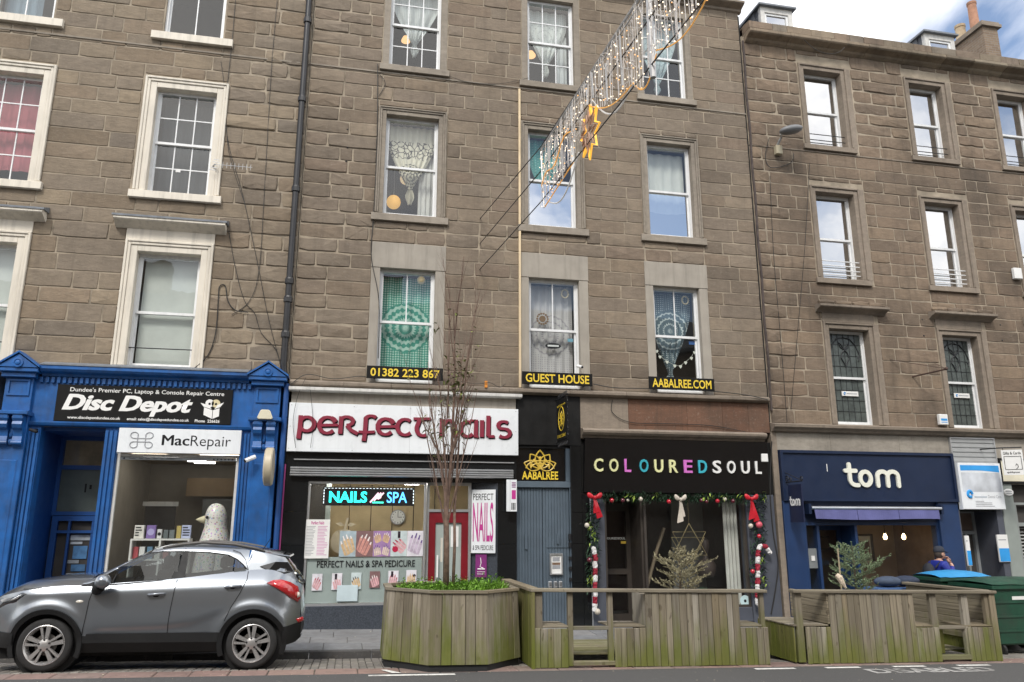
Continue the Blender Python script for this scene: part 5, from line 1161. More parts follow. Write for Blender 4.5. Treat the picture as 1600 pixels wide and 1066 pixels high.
gs = tag(gs.build('hanging_sign', paper), 'white hanging gift shop sign with a line drawing at the right edge', 'sign'); gp = lambda u, w, d: (13.947+u*.33, -.603-u*.22, w)
place_text('Gifts & Cards', ink, gs, (.08, .92, 3.30, 3.36), 0, .01, plane=gp); place_text('quirkycoo', ink, gs, (.15, .75, 2.89, 2.94), 0, .02, plane=gp)
m = MB()
for (a, b), (c, d) in zip(((.1,2.98),(.9,2.98),(.9,3.26),(.1,3.26)), ((.9,2.98),(.9,3.26),(.1,3.26),(.1,2.98))): m.tube([gp(a,b,0), gp(c,d,0)], .005, 4)
m.tube([gp(.60,3.06,0), gp(.66,3.10,0), gp(.70,3.08,0), gp(.72,3.03,0), gp(.62,2.99,0)], .006, 4); m.build('line_drawing', ink, gs)
MB().tube([(13.95,-.02,3.47), (13.96,-.59,3.45), (14.29,-.81,3.45)], .014, 6).build('sign_bracket', black_iron, gs)
MB().tube([gp(.1,3.40,0), (13.99,-.61,3.45)], .006, 4).build('sign_hook', black_iron, gs)
# ================================================================ curtains, drapes and lamps in the upper windows
def cloth(name, a, b=None, cx=0, cz=0, kind='plain', trans=.25, k=1.0, thresh=.5):
    """woven fabric; kind lace / mandala prints pattern b on ground a about (cx, cz)"""
    m, n, p = base_mat(name); P = n.pos(); s = n.new('ShaderNodeSeparateXYZ'); n.link(P, s.inputs[0])
    dx = n.math('SUBTRACT', s.outputs[0], cx); dz = n.math('SUBTRACT', s.outputs[2], cz)
    c = n.mix(n.noise(P, 3, 3, .6), tuple(v*.85 for v in a)+(1,), tuple(min(1, v*1.1) for v in a)+(1,))
    if kind != 'plain':
        r = n.math('SQRT', n.math('ADD', n.math('MULTIPLY', dx, dx), n.math('MULTIPLY', dz, dz))); th = n.math('ARCTAN2', dz, dx)
        rings = n.math('SINE', n.math('MULTIPLY', r, 46*k)); pet = n.math('SINE', n.math('MULTIPLY', th, 24))
        mand = n.math('ADD', n.math('MULTIPLY', rings, .6), n.math('MULTIPLY', n.math('MULTIPLY', pet, n.math('SINE', n.math('MULTIPLY', r, 21*k))), .6))
        dots = n.math('MULTIPLY', n.math('SINE', n.math('MULTIPLY', n.math('ADD', dx, dz), 62*k)), n.math('SINE', n.math('MULTIPLY', n.math('SUBTRACT', dx, dz), 62*k)))
        inside = n.math('LESS_THAN', r, .52/k if kind == 'mandala' else .0)
        f = n.math('ADD', n.math('MULTIPLY', mand, inside), n.math('MULTIPLY', dots, n.math('SUBTRACT', 1, inside)))
        if kind == 'band':       # printed scroll band and medallion
            v = n.new('ShaderNodeTexVoronoi'); v.feature = 'DISTANCE_TO_EDGE'; v.inputs['Scale'].default_value = 9.5; n.link(P, v.inputs[0])
            bnd = n.math('LESS_THAN', n.math('ABSOLUTE', n.math('SUBTRACT', dz, .62)), .20); med = n.math('LESS_THAN', r, .30)
            rg = n.math('SINE', n.math('MULTIPLY', r, 90)); e1 = n.math('LESS_THAN', v.outputs[0], .075)
            f = n.math('ADD', n.math('MULTIPLY', e1, bnd), n.math('MULTIPLY', n.math('GREATER_THAN', n.math('ADD', rg, n.math('MULTIPLY', pet, .8)), .3), med))
        g = n.ramp(f, [(thresh-.1, (0,0,0)), (thresh+.1, (1,1,1))]); c = n.mix(g, c, (*b, 1))
    n.link(c, p.inputs['Base Color']); p.inputs['Roughness'].default_value = .95; p.inputs['Specular IOR Level'].default_value = .1
    k_ = n.new('ShaderNodeBump'); k_.inputs['Strength'].default_value = .25; k_.inputs['Distance'].default_value = .004; n.link(n.noise(P, 180, 2), k_.inputs['Height']); n.link(k_.outputs[0], p.inputs['Normal'])
    return m
def hanging(name, mat, label, cat, x0, x1, z0, z1, y, tie=None, xc=None, folds=5, amp=.018, group=None, sag=0.0):
    """cloth sheet; tie = fraction of the drop at which it is gathered to a knot and tassel"""
    m = MB(); nu, nv = 34, 30; xc = (x0+x1)/2 if xc is None else xc; hw = (x1-x0)/2; ph = rnd.uniform(0, 6)
    for j in range(nv+1):
        v = j/nv; z = z1+(z0-z1)*v
        if tie is None: w = 1.0
        elif v < .24: w = 1.0
        elif v < tie: t = (v-.24)/(tie-.24); w = 1-.93*t**1.25
        else: t = (v-tie)/(1-tie); w = .07+.12*math.sin(PI*min(1, t*1.1))
        for i in range(nu+1):
            u = 2*i/nu-1; cx = (x0+x1)/2+((xc-(x0+x1)/2)*min(1, v/(tie or 1)))
            x = cx+u*hw*w; a = amp*(1+1.2*(1-w)); f = math.sin(folds*PI*u+ph)*a+math.sin(folds*2.3*PI*u+2*ph)*a*.4*v
            zz = z-sag*(1-u*u)*(v*(1-v)*2)
            if tie is None: zz = z-sag*(1-u*u)*v
            m.v.append((x, y+f+.02*(1-w)*abs(u), zz))
    for j in range(nv):
        for i in range(nu): a = j*(nu+1)+i; m.f.append((a, a+1, a+nu+2, a+nu+1))
    return tag(m.build(name, mat, smooth=True, fix=False), label, cat, group)
def globe(px, py, Y, r, col, s, label, sz=1.0, flat=False):
    x, z = at(px, py, Y); e = empty('paper_lantern' if not flat else 'pendant_lamp', (x, Y, z), label, 'lamp')
    m = MB(); m.lathe([(r*math.cos(t)*(1 if i % 2 else .97), r*sz*math.sin(t)) for i, t in enumerate([-PI/2*.97+PI*.97*k/14 for k in range(15)])], (x, Y, z), 18) if not flat else m.lathe([(.02,.08),(.06,.07),(r,-.02),(r*1.02,-.05),(r*.96,-.05)], (x, Y, z), 18)
    MB_ = m.build('lamp_shade', emis('glow_%d_%d' % (px, py), col, s), e, smooth=True); MB().tube([(x, Y, z+r*sz*.9), (x, Y, z+.9)], .004, 4).build('flex', paper, e)
    return e
WHT = (.62,.62,.58)
lace = cloth('white_lace', (.60,.62,.60), (.30,.32,.33), 1.0, 12.9, 'lace', k=1.3, thresh=.62)
D_ = .36
hanging('curtain', lace, 'white lace drape knotted to a tassel in the top window above the scroll patterned drape', 'curtain', .48, 1.50, 11.95, 13.55, D_, .82)
hanging('curtain', cloth('white_lace_two', (.62,.64,.61), (.36,.38,.37), 4.0, 12.9, 'mandala', k=1.1, thresh=.6), 'white lace drape knotted in the top window of the middle column', 'curtain', 3.56, 4.54, 11.85, 13.55, D_, .84, 4.02)
hanging('curtain', cloth('side_veil', (.55,.57,.56)), 'thin white veil hanging at the right of the middle top window', 'curtain', 4.30, 4.54, 11.5, 13.0, D_+.06, None, None, 2, .012)
hanging('curtain', cloth('blue_lace', (.46,.55,.56), (.26,.33,.36), 6.8, 12.8, 'mandala', k=1.1, thresh=.55), 'pale blue printed drape knotted in the top window nearest the cornice corner', 'curtain', 6.32, 7.28, 11.75, 13.55, D_, .88, 6.75)
hanging('curtain', cloth('scroll_print', (.66,.62,.50), (.045,.042,.040), 1.0, 9.05, 'band', thresh=.5), 'cream drape with black scroll print gathered to a knot above a lit lantern', 'curtain', .49, 1.50, 8.42, 10.22, D_, .80, 1.0, 7, .02)
hanging('curtain', cloth('voile', (.58,.57,.53)), 'sheer white side drape in the window with the scroll patterned cloth', 'curtain', 1.18, 1.50, 8.1, 9.6, D_+.10, None, None, 3, .02)
hanging('curtain', cloth('teal_mandala', (.075,.30,.235), (.42,.60,.52), 1.0, 5.72, 'mandala', k=1.0, thresh=.12), 'teal green mandala cloth filling the first floor window above the telephone board', 'curtain', .50, 1.49, 4.62, 6.78, D_, None, None, 5, .02, sag=.06)
hanging('curtain', cloth('teal_plain', (.10,.34,.30), (.25,.48,.43), 3.6, 9.6, 'lace', k=.8, thresh=.6), 'teal cloth pulled to a corner behind the street decoration', 'curtain', 3.56, 4.40, 8.9, 10.22, D_, .95, 3.9, 5, .02)
hanging('curtain', cloth('white_mandala', (.55,.53,.52), (.34,.32,.34), 4.05, 5.72, 'mandala', k=1.05, thresh=.5), 'white mandala cloth with sun ornament filling the window above GUEST HOUSE', 'curtain', 3.56, 4.54, 4.60, 6.80, D_, None, None, 6, .02, sag=.05)
hanging('curtain', cloth('white_sheet', (.60,.61,.57)), 'plain white sheet across the upper half of the second floor right window', 'curtain', 6.31, 7.29, 8.75, 10.18, D_, None, None, 4, .015, sag=.05)
hanging('curtain', cloth('grey_blue_mandala', (.12,.17,.20), (.52,.58,.58), 6.78, 5.95, 'mandala', k=1.1, thresh=.45), 'grey blue mandala cloth knotted over a heart garland above the web address', 'curtain', 6.32, 7.28, 4.72, 6.80, D_, .86, 6.74, 5, .02)
hanging('curtain', cloth('pink_curtain', (.42,.13,.15)), 'pink curtain in the left edge window with small panes', 'curtain', -7.25, -6.22, 8.45, 10.28, .38, None, None, 4, .02)
hanging('curtain', cloth('blue_grey_curtain', (.20,.26,.31)), 'blue grey curtain in the top window at the left edge', 'curtain', -7.25, -6.55, 11.65, 13.7, .38, None, None, 4, .02)
blind_c = cloth('white_blind', (.58,.60,.56))
for c, lb in ((0, 'pale blind drawn in the first floor window cut by the left edge'), (1, 'pale blind drawn in the first floor window above the blue shopfront')):
    a, b = LC[c]; tag(MB().box(a+.09, b-.09, .33, .345, 4.72, 6.82).build('window_blind', blind_c), lb, 'blind')
hanging('curtain', cloth('dark_reflection_sheet', (.055,.06,.065)), 'dark sheet added for the dark reflection in the many paned window over the hood cornice', 'curtain', -4.05, -3.02, 8.15, 10.28, .5, None, None, 6, .02)  # added sheet: its dark colour stands for the glass's dark reflection
globe(615, 316, .75, .155, (.85,.46,.10), .55, 'amber lit round paper lantern low in the scroll draped window')
globe(634, 280, 1.15, .13, (.9,.66,.38), .45, 'dim round paper lantern half hidden behind the scroll print drape')
globe(658, 438, .20, .085, (.50,.42,.26), .10, 'small straw globe in the teal draped window')
globe(634, 62, .9, .10, (1.0,.58,.25), .9, 'small amber pendant lamp in the top left draped window', flat=True)
globe(829, 85, .8, .12, (1.0,.58,.25), .9, 'amber pendant lamp in the top window of the middle column', flat=True)
straw = pm('straw', (.50,.42,.26), .8)
for px_, py_, lb in ((883, 459, 'straw ring ornament in the white draped window'), (1071, 469, 'straw ring ornament in the heart garland window')):
    x, z = at(px_, py_, .2); m = MB(); m.tube([(x+.075*math.cos(t), .22, z+.09*math.sin(t)) for t in [2*PI*i/16 for i in range(17)]], .016, 6); tag(m.build('ring_ornament', straw, smooth=True), lb, 'ornament')
x, z = at(848, 498, .2); m = MB(); m.lathe([(.07,-.01),(.07,.01)], (x, .22, z), 12, 'y')
for k in range(14): a = 2*PI*k/14; m.ball((x+.115*math.cos(a), .22, z+.115*math.sin(a)), .024, 6, 4, 1, .4, 1)
tag(m.build('sun_ornament', pm('brown_wicker', (.20,.12,.06), .8)), 'brown sun shaped ornament in the white draped window', 'ornament')
x, z = at(865, 540, .2); m = MB().lathe([(.17,-.005),(.17,.005)], (x, .24, z), 20, 'y')
for i, v in enumerate(m.v): m.v[i] = (v[0], v[1], z+(v[2]-z)*.36)
o = tag(m.build('oval_plate', ink), 'small dark oval plate with a pale line in the white draped window', 'plate'); bx('plate_print', paper, o, x-.12, x+.12, .230, .234, z-.018, z+.018)
x, z = at(891, 532, .2); tag(MB().box(x-.06, x+.06, .19, .20, z-.035, z+.035).build('window_sticker', pm('light_blue_sticker', (.16,.36,.46), .5)), 'light blue sticker in the white draped window', 'sticker')
x, z = at(1083, 536, .2); o = tag(MB().box(x-.10, x+.06, .19, .20, z-.04, z+.04).build('window_sticker', pm('deep_blue_sticker', (.03,.12,.36), .5)), 'deep blue sticker in the heart garland window', 'sticker')
hg = MB()
hp = [at(q[0], q[1], .22) for q in ((1026,549),(1031,558),(1042,566),(1054,572),(1063,573),(1071,567),(1080,560),(1085,551))]
hg.tube([(a, .22, b+.02) for a, b in hp], .003, 4)
for a, b in hp: hg.prism([(a,b-.045),(a+.035,b),(a+.03,b+.025),(a+.012,b+.03),(a,b+.015),(a-.012,b+.03),(a-.03,b+.025),(a-.035,b)], .205, .215)
tag(hg.build('heart_garland', letter_cream), 'string of pale paper hearts in the first floor right window', 'garland')
x, z = at(278, 266, .18); tag(MB().box(x-.045, x+.045, .2, .205, z-.035, z+.035).build('window_note', paper), 'tiny white note on a lower pane of the cream framed window', 'note')
for c, (px_, py_) in enumerate(((1330, 615), (1505, 618))):
    x, z = at(px_, py_, .2); o = tag(cb('window_plate', paper, None, x-.21, x+.21, .235, .245, z-.055, z+.055, .003), ('white clinic strip sign in the left leaded window', 'white clinic strip sign in the right leaded window')[c], 'sign', 'strip signs in the leaded windows'); m = MB(); m.tube([(x-.14+.022*math.cos(t), .231, z+.025*math.sin(t)) for t in [2*PI*i/10 for i in range(9)]], .009, 5); m.build('round_emblem', sky_b, o); bx('faint_print', greyink, o, x-.09, x+.17, .2325, .2345, z-.008, z+.010)

# ================================================================ pipes, cables, boxes and brackets on the walls
dp = MB(); dp.tube([(-1.30,-.12,15.2), (-1.30,-.12,4.75), (-1.26,-.12,4.45)], .062, 10); dp = tag(dp.build('downpipe', black_iron, smooth=rad(50)), 'black cast iron downpipe between the left and middle tenements', 'pipe')
for z in (14.2, 12.2, 10.35, 8.35, 6.42, 6.05, 5.35): MB().lathe([(.085,-.06),(.085,.03),(.075,.06)], (-1.30,-.12,z), 10).build('pipe_collar', black_iron, dp)
tag(MB().tube([(-1.215,-.10,4.4), (-1.215,-.10,.0)], .05, 8).build('downpipe', blue_dk), 'blue painted downpipe beside the right blue pilaster', 'pipe')
tag(MB().box(-1.16,-1.135,-.06,-.02,-.05,2.9).build('pink_strip', pm('pink_paint', (.35,.05,.20), .5)), 'thin pink strip along the edge of the black granite', 'strip')
xg, _ = at(812, 400, -.05)
tag(MB().box(xg-.022, xg+.022, -.075, -.03, 4.50, 11.2).build('cable_conduit', pm('pale_conduit', (.66,.52,.33), .6)), 'pale straight conduit running up the middle tenement', 'conduit')
gap = MB(); gap.box(8.775, 8.812, -.005, .3, 3.95, 13.9); tag(gap.build('wall_joint', pm('dark_joint', (.02,.018,.016), 1)), 'dark ragged joint between the middle and right tenements', 'joint')  # near-black strip along the joint line
jp = MB(); jp.tube([(8.84, -.05, 13.2)]+[(8.84+.012*math.sin(k*1.7), -.05, 13.2-k*.5) for k in range(1, 19)], .028, 6); tag(jp.build('downpipe', pm('rusted_pipe', (.06,.045,.04), .8, var=.5, nscale=8)), 'thin rusty pipe running down the joint of the right tenement', 'pipe')
def cable(pts, r=.008, Y=-.04, label='', cat='cable', group='cables along the walls'):
    P = []
    for q in pts:
        yy = q[2] if len(q) > 2 else Y; x, z = at(q[0], q[1], yy); P.append(Vector((x, yy, z)))
    out = []
    for i in range(len(P)-1):                 # smooth through the points
        p0, p1, p2, p3 = P[max(i-1,0)], P[i], P[i+1], P[min(i+2, len(P)-1)]
        for k in range(5):
            t = k/5; out.append(.5*((2*p1)+(p2-p0)*t+(2*p0-5*p1+4*p2-p3)*t*t+(3*p1-p0-3*p2+p3)*t*t*t))
    out.append(P[-1])
    return tag(MB().tube(out, r*.72, 5).build('cable', cable_m), label, cat, group)
cable([(368,0),(362,70),(352,170),(358,230),(378,300),(400,400),(420,500),(440,575)], .009, label='thin black cable falling past the right side of the small paned window')
cable([(433,0),(424,110),(413,300),(405,420),(390,470),(362,492)], .008, label='thin black cable hanging in a loop beside the blind window')
cable([(345,95),(352,150),(357,235),(383,320)], .007, label='short black cable above the aerial')
cable([(357,360),(368,420),(382,470),(398,490),(408,520),(430,545),(438,570)], .009, label='kinked black cable right of the hood cornice')
cable([(302,577),(325,555),(337,520),(341,470),(343,448),(352,447),(356,470),(368,485),(388,488)], .014, label='looped dark cable by the right jamb of the blind window')
cable([(590,100),(590,150),(588,250),(583,345),(580,400),(592,470),(591,560)], .012, label='dark cable down the left edge of the draped windows')
cable([(592,115),(602,130),(592,150)], .008, label='small cable bend below the top left sill')
cable([(700,118),(730,128),(780,131),(826,122)], .007, label='slack cable along the string course')
cable([(455,600),(480,585),(520,592),(560,588),(575,590)], .010, Y=-.16, label='loose cable lying along the ledge above the nail sign')
cable([(462,700),(458,660),(465,620),(478,590)], .006, Y=-.17, label='thin loop of cable at the left end of the nail sign')
cable([(485,700),(489,660),(484,600)], .006, Y=-.17, label='second thin cable across the left end of the nail sign')
cable([(957,625),(957,645),(985,660),(1040,662),(1110,665),(1165,675)], .010, Y=-.04, label='black cable looping across the red stone fascia')
cable([(927,600),(960,606),(1010,607),(1060,608),(1120,612),(1170,618),(1200,625)], .013, Y=-.17, label='black cable clipped along the ledge between the boards')
cable([(1203,275),(1209,400),(1219,520),(1230,660)], .009, label='thin cable left of the two on the right tenement')
cable([(1265,255),(1258,380),(1248,500),(1236,640)], .008, label='thin cable right of the two below the street lamp')
cable([(1256,62),(1275,78),(1295,84),(1310,82),(1320,74)], .010, Y=-.36, label='pale loop of cable hanging from the cornice')
cable([(1206,690),(1203,760),(1208,830),(1216,880),(1212,920),(1205,960)], .018, Y=-.04, label='thick black cable beside the café pilaster')
cable([(720,596,-.15),(745,600,-.2),(765,598,-.2),(780,605,-.22),(790,600,-.16)], .008, Y=-.15, label='tangle of dark cable on the ledge')
# street lamp on the wall
x, z = at(1212, 238, 0); lp = empty('street_lamp', (x, 0, z), 'grey wall mounted street lamp on the right tenement', 'street lamp')
MB().box(x-.06, x+.10, -.14, -.02, z-.10, z+.12).build('lamp_box', pm('buff_box', (.42,.37,.26), .6), lp, bevel=.01)
hx_, hz_ = at(1236, 203, -.55); MB().tube([(x, -.08, z+.12), (x+.02, -.25, z+.26), (hx_-.18, -.42, hz_-.05)], .03, 8).build('lamp_arm', alu, lp)
h = MB(); h.ball((hx_, -.55, hz_), .30, 14, 8, 1.0, .55, .34)
for i, v in enumerate(h.v): h.v[i] = (v[0], v[1], v[2]+(v[0]-hx_)*.22+.0)
h = h.build('lamp_head', pm('lamp_grey', (.17,.175,.18), .45), lp, smooth=True)
cable([(1202,215,-.1),(1196,245,-.05),(1205,262,-.05),(1235,255,-.05),(1240,240,-.05)], .012, label='cable loop below the street lamp', group='cables along the walls')
# television aerial
x, z = at(335, 257, -.15); ae = MB(); ex, ez = at(394, 262, -.35); ae.tube([(x, -.15, z), (ex, -.35, ez)], .006, 5)
for k in range(9):
    t = .12+k*.105; px_, py_, pz_ = x+(ex-x)*t, -.15-.2*t, z+(ez-z)*t; ae.tube([(px_, py_, pz_-.06), (px_, py_, pz_+.06)], .003, 4)
ae.tube([(x-.05, -.02, z+.02), (x+.02, -.16, z)], .016, 6)
for s in (-.1, -.05, .07, .12): ae.tube([(x-.06+s*.3, -.12, z+s), (x+.07+s*.3, -.17, z+s-.03)], .006, 4)
tag(ae.build('tv_aerial', alu), 'television aerial fixed beside the cream framed small paned window', 'aerial'); 
# iron sign bracket on the right tenement
br = MB(); a = at(1425, 589, 0); b = at(1478, 577, -.7); c = at(1389, 562, 0); d_ = at(1457, 566, 0)
br.tube([(a[0], 0, a[1]), (b[0], -.7, b[1])], .018, 6); br.tube([(c[0], 0, c[1]), (b[0], -.68, b[1]+.02)], .008, 5); br.tube([(d_[0], 0, d_[1]), (b[0], -.68, b[1]+.02)], .006, 5); br.ball((b[0], -.71, b[1]+.01), .04, 8, 5)
tag(br.build('sign_bracket', pm('rusty_iron', (.07,.04,.03), .7)), 'rusty empty sign bracket with stays on the right tenement', 'bracket')
# alarm boxes, cameras, round lamp sign
def alarm(px0, py0, px1, py1, Y, lb, mat, name='alarm_box'):
    x0, z1 = at(px0, py0, Y); x1, z0 = at(px1, py1, Y); o = tag(MB().box(x0, x1, Y, Y+.09, z0, z1).build(name, mat, bevel=.012), lb, 'alarm box'); return o, x0, x1, z0, z1
o, x0, x1, z0, z1 = alarm(1467.5, 647, 1483, 664, -.12, 'white alarm box with blue print on the right tenement ledge', paper); bx('print_block', sky_b, o, x0+.03, x1-.03, -.1225, -.1205, z0+.09, z0+.14); bx('print_line', sky_b, o, x0+.03, x1-.03, -.1225, -.1205, z0+.05, z0+.065)
o, x0, x1, z0, z1 = alarm(1584, 418, 1599, 436, -.12, 'white box at the right edge of the right tenement', paper)
o, *_ = alarm(1190, 709, 1201, 722, -.14, 'small white box at the right end of the rainbow letter sign', paper, 'sensor_box')
x, z = at(414, 648, -.34); al = MB(); al.prism([(x-.085,z+.075),(x-.135,z-.06),(x-.11,z-.085),(x+.12,z-.085),(x+.14,z-.06),(x+.085,z+.075),(x+.06,z+.09),(x-.06,z+.09)], -.36, -.27); tag(al.build('alarm_box', pm('cream_plastic', (.66,.62,.47), .45), bevel=.01), 'cream tapered alarm box on the right blue pilaster', 'alarm box')
def cctv(px_, py_, Y, d, lb, mat, s=1.0):
    x, z = at(px_, py_, Y); o = empty('security_camera', (x, Y, z), lb, 'camera'); d = Vector(d).normalized(); c = Vector((x, Y, z))
    MB().tube([c-d*.09*s, c+d*.09*s], .035*s, 8).build('camera_body', mat, o); MB().tube([c+d*.09*s, c+d*.105*s], .026*s, 8).build('camera_lens', ink, o); MB().tube([c, c+Vector((.0, .12*s, .05*s)), c+Vector((0, max(.16*s, -Y), .05*s))], .012*s, 6).build('camera_arm', mat, o)
cctv(391, 717, -.30, (-.8,-.45,-.42), 'white security camera pointing left by the blue pilaster', paper, 1.1)
cctv(906, 573, -.25, (.3,-.9,-.3), 'small white security camera above the GUEST HOUSE board', paper, .9)
cctv(52, 673, -.25, (.9,-.35,-.3), 'black security camera on the left blue pilaster', ink, .8)
x, z = at(420, 729, -.55); rs = empty('round_lamp_sign', (x, -.55, z), 'round white light box sign seen edge on at the blue shop corner', 'sign')
MB().lathe([(.32,-.07),(.34,-.05),(.34,.05),(.32,.07)], (x, -.50, z), 24, 'x').build('drum', pm('cream_drum', (.50,.44,.32), .4), rs, smooth=rad(40)); MB().lathe([(.30,-.075),(.31,-.07)], (x, -.50, z), 24, 'x').build('face', sign_white, rs); MB().tube([(x, -.17, z+.1), (x, -.06, z+.1)], .02, 6).build('bracket', black_iron, rs)
sb = MB()
for px_, py_ in ((543,203),(543,231),(541,253),(1440,500),(1443,525),(1562,508),(1565,532)): a, b = at(px_, py_, 0); sb.ball((a, -.012, b), .022, 6, 4)
tag(sb.build('wall_fixings', black_iron), kind='stuff')

# ================================================================ festive street lights strung across the road
dv = Vector((.076, -.997, 0)).normalized(); p0 = Vector((2.46, 0, 0))
def LP(t, z, off=0.0): return p0+dv*t+Vector((off*.997, off*.076, z))
FL = empty('festive_lights', LP(4.1, 6.7), 'festive curtain of white and amber lights strung across the street on wires', 'street lights')
wire_m = pm('steel_wire', (.03,.03,.032), .5); frame_m = pm('silver_frame', (.42,.42,.42), .4, metal=.5); lead_w = pm('white_lead', (.58,.55,.52), .6)
for z0, zm, z1 in ((8.08, 7.70, 7.84), (7.52, 7.28, 7.40), (6.95, 6.76, 6.74)): MB().tube([LP(0, z0), LP(4.06, zm), LP(13, z1)], .009, 5).build('support_wire', wire_m, FL)
def topz(t): return 7.64+(t-4.06)*.033
MB().tube([LP(4.06, 7.64), LP(13, topz(13))], .020, 6).build('frame_bar', frame_m, FL); MB().tube([LP(4.06, 7.55), LP(13, topz(13)-.09)], .011, 5).build('frame_bar', frame_m, FL); MB().tube([LP(4.06, 7.64), LP(4.19, 6.60)], .014, 6).build('frame_bar', frame_m, FL)
for t, a, b in ((4.5,7.55,7.0),(5.1,7.3,6.65),(5.5,7.6,7.2),(6.3,7.65,7.25),(6.75,7.5,6.95),(7.2,7.6,6.9)): MB().tube([LP(t, a, -.03), LP(t+.03, b, -.03)], .014, 4).build('flat_strip', frame_m, FL)
MB().tube([LP(7.90, 7.74, .02), LP(7.92, 6.60, .02)], .034, 6).build('hanger_post', frame_m, FL); MB().tube([LP(8.75, 7.76, .02), LP(8.75, 7.0, .02)], .030, 6).build('hanger_post', frame_m, FL)
def lower(t):                                # scalloped lower edge
    if t < 5.45: return 6.63+.12*(t-4.1)
    if t < 6.0: return 6.80+.57*(t-5.45)/.55
    if t < 7.4: return 7.36-.50*((t-6.0)/1.4)-.16*math.sin(PI*(t-6.0)/1.4)
    if t < 8.0: return 6.86-.24*math.sin(PI*(t-7.4)/.6)
    return 6.90-.22*math.sin(PI*((t-8.0) % 1.3)/1.3)
dr = MB(); led_w = MB(); led_a = MB(); t = 4.10
while t < 12.5:
    lo = lower(t); dr.tube([LP(t, topz(t)-.02, rnd.uniform(-.03,.03)), LP(t+rnd.uniform(-.01,.01), lo, rnd.uniform(-.04,.04))], .0048, 4, False)
    z = lo
    while z < topz(t)-.05:
        if rnd.random() < .36: (led_w if rnd.random() < .7 else led_a).ball(LP(t+rnd.uniform(-.02,.02), z, rnd.uniform(-.05,.05)), .0095, 5, 3)
        z += .085
    t += rnd.uniform(.03, .075)
for k in range(70):
    t0 = rnd.uniform(4.1, 9.5); z0 = rnd.uniform(lower(t0)+.05, topz(t0)-.05); dr.tube([LP(t0+.06*i+rnd.gauss(0,.02), min(topz(t0), max(lower(min(12, t0+.06*i))-.02, z0+.10*math.sin(i*.9+k)+rnd.gauss(0,.03))), rnd.uniform(-.06,.06)) for i in range(8)], .004, 3, False)
tag(dr.build('light_strands', lead_w, FL, fix=False), kind='stuff'); tag(led_w.build('white_bulbs', emis('white_led', (1,.84,.64), 1.0), FL, fix=False), kind='stuff'); tag(led_a.build('amber_bulbs', emis('amber_led', (1,.52,.18), .85), FL, fix=False), kind='stuff')
amber_rope = emis('amber_rope_light', (.85,.42,.10), .28); white_rope = emis('white_rope_light', (.62,.60,.57), .15)
for a, b in ((6.0, 7.4), (7.4, 8.0), (8.0, 9.3), (9.3, 10.6)): MB().tube([LP(a+(b-a)*k/12, lower(a+(b-a)*min(k, 11.99)/12)-.01, .03) for k in range(13)], .008, 6).build('amber_rope', amber_rope, FL)
MB().tube([LP(4.15+k*.14, lower(4.15+k*.14), .03) for k in range(10)], .010, 6).build('amber_rope', amber_rope, FL); MB().tube([LP(4.2+k*.13, 6.95+k*.03+.08*math.sin(k), -.04) for k in range(11)], .010, 5).build('amber_rope', amber_rope, FL)
for a, b, za, zb_ in ((6.15, 7.39, 7.33, 6.87), (4.3, 5.6, 6.66, 6.85), (8.0, 8.9, 7.35, 7.45)): MB().tube([LP(a+(b-a)*k/12, za+(zb_-za)*k/12-.30*math.sin(PI*k/12), .04) for k in range(13)], .011, 6).build('white_rope', white_rope, FL)
SX, SZ = 6.06, 6.92
st = empty('star_light', LP(6.06, 6.92), 'amber rope light star hanging below the festive curtain', 'street lights')
def star(m, R, r, off, w):
    P = []
    for k in range(17): a = PI*k/8+.1; q = R if k % 2 == 0 else r; P.append(LP(SX+q*.86*math.sin(a), SZ+q*math.cos(a), off))
    m.tube(P, w, 6)
m = MB(); star(m, .385, .21, .03, .016); m.build('outer_star', emis('star_rope', (.95,.48,.06), .6), st)
m = MB(); star(m, .30, .15, .0, .010); star(m, .22, .11, -.03, .009)
for k in range(8): a = PI*k/4+.1; m.tube([LP(SX, SZ), LP(SX+.30*math.sin(a)*.86, SZ+.30*math.cos(a))], .007, 4)
m.build('inner_star', pm('copper_frame', (.42,.26,.18), .5), st); MB().tube([LP(SX, SZ+.38), LP(SX-.05, 7.66)], .010, 5).build('star_hanger', frame_m, st)
# ================================================================ the parked car
paint, nc_, bc_ = base_mat('grey_metallic_paint')
bc_.inputs['Base Color'].default_value = (.155,.168,.185,1); bc_.inputs['Metallic'].default_value = .8; bc_.inputs['Roughness'].default_value = .28; bc_.inputs['Coat Weight'].default_value = 1.0; bc_.inputs['Coat Roughness'].default_value = .04
_n = nc_.noise(nc_.pos(), 2.2, 5, .6); nc_.link(nc_.mix(nc_.math('MULTIPLY', _n, .25), (.27,.295,.325,1), (.22,.235,.25,1)), bc_.inputs['Base Color'])
clad = pm('black_cladding', (.010,.0105,.011), .55, var=.2, bump=.15, bscale=300, spec=.3)
tyre_m = pm('tyre_rubber', (.018,.018,.018), .8, var=.2, nscale=8)
rim_m = pm('alloy_rim', (.52,.51,.50), .3, metal=.75, var=.08)
car_glass = glass_mat('car_glass', (.30,.34,.34), 1.5, .02, .004, boost=.02)
red_lens = pm('red_lens', (.42,.012,.015), .12, var=.25, nscale=9, coat=1); seat_m = pm('dark_seat', (.03,.03,.032), .8)
CAR = empty('parked_car', (-2.4, -3.0, street(-2.4)), 'silver grey compact crossover parked at the kerb before the blue shop', 'car')
YN = -3.78; YF = -2.26; YC = (YN+YF)/2
def lerp(tab, x):
    if x <= tab[0][0]: return tab[0][1]
    for (a, b), (c, d) in zip(tab, tab[1:]):
        if x <= c: t = (x-a)/(c-a); return b+(d-b)*t
    return tab[-1][1]
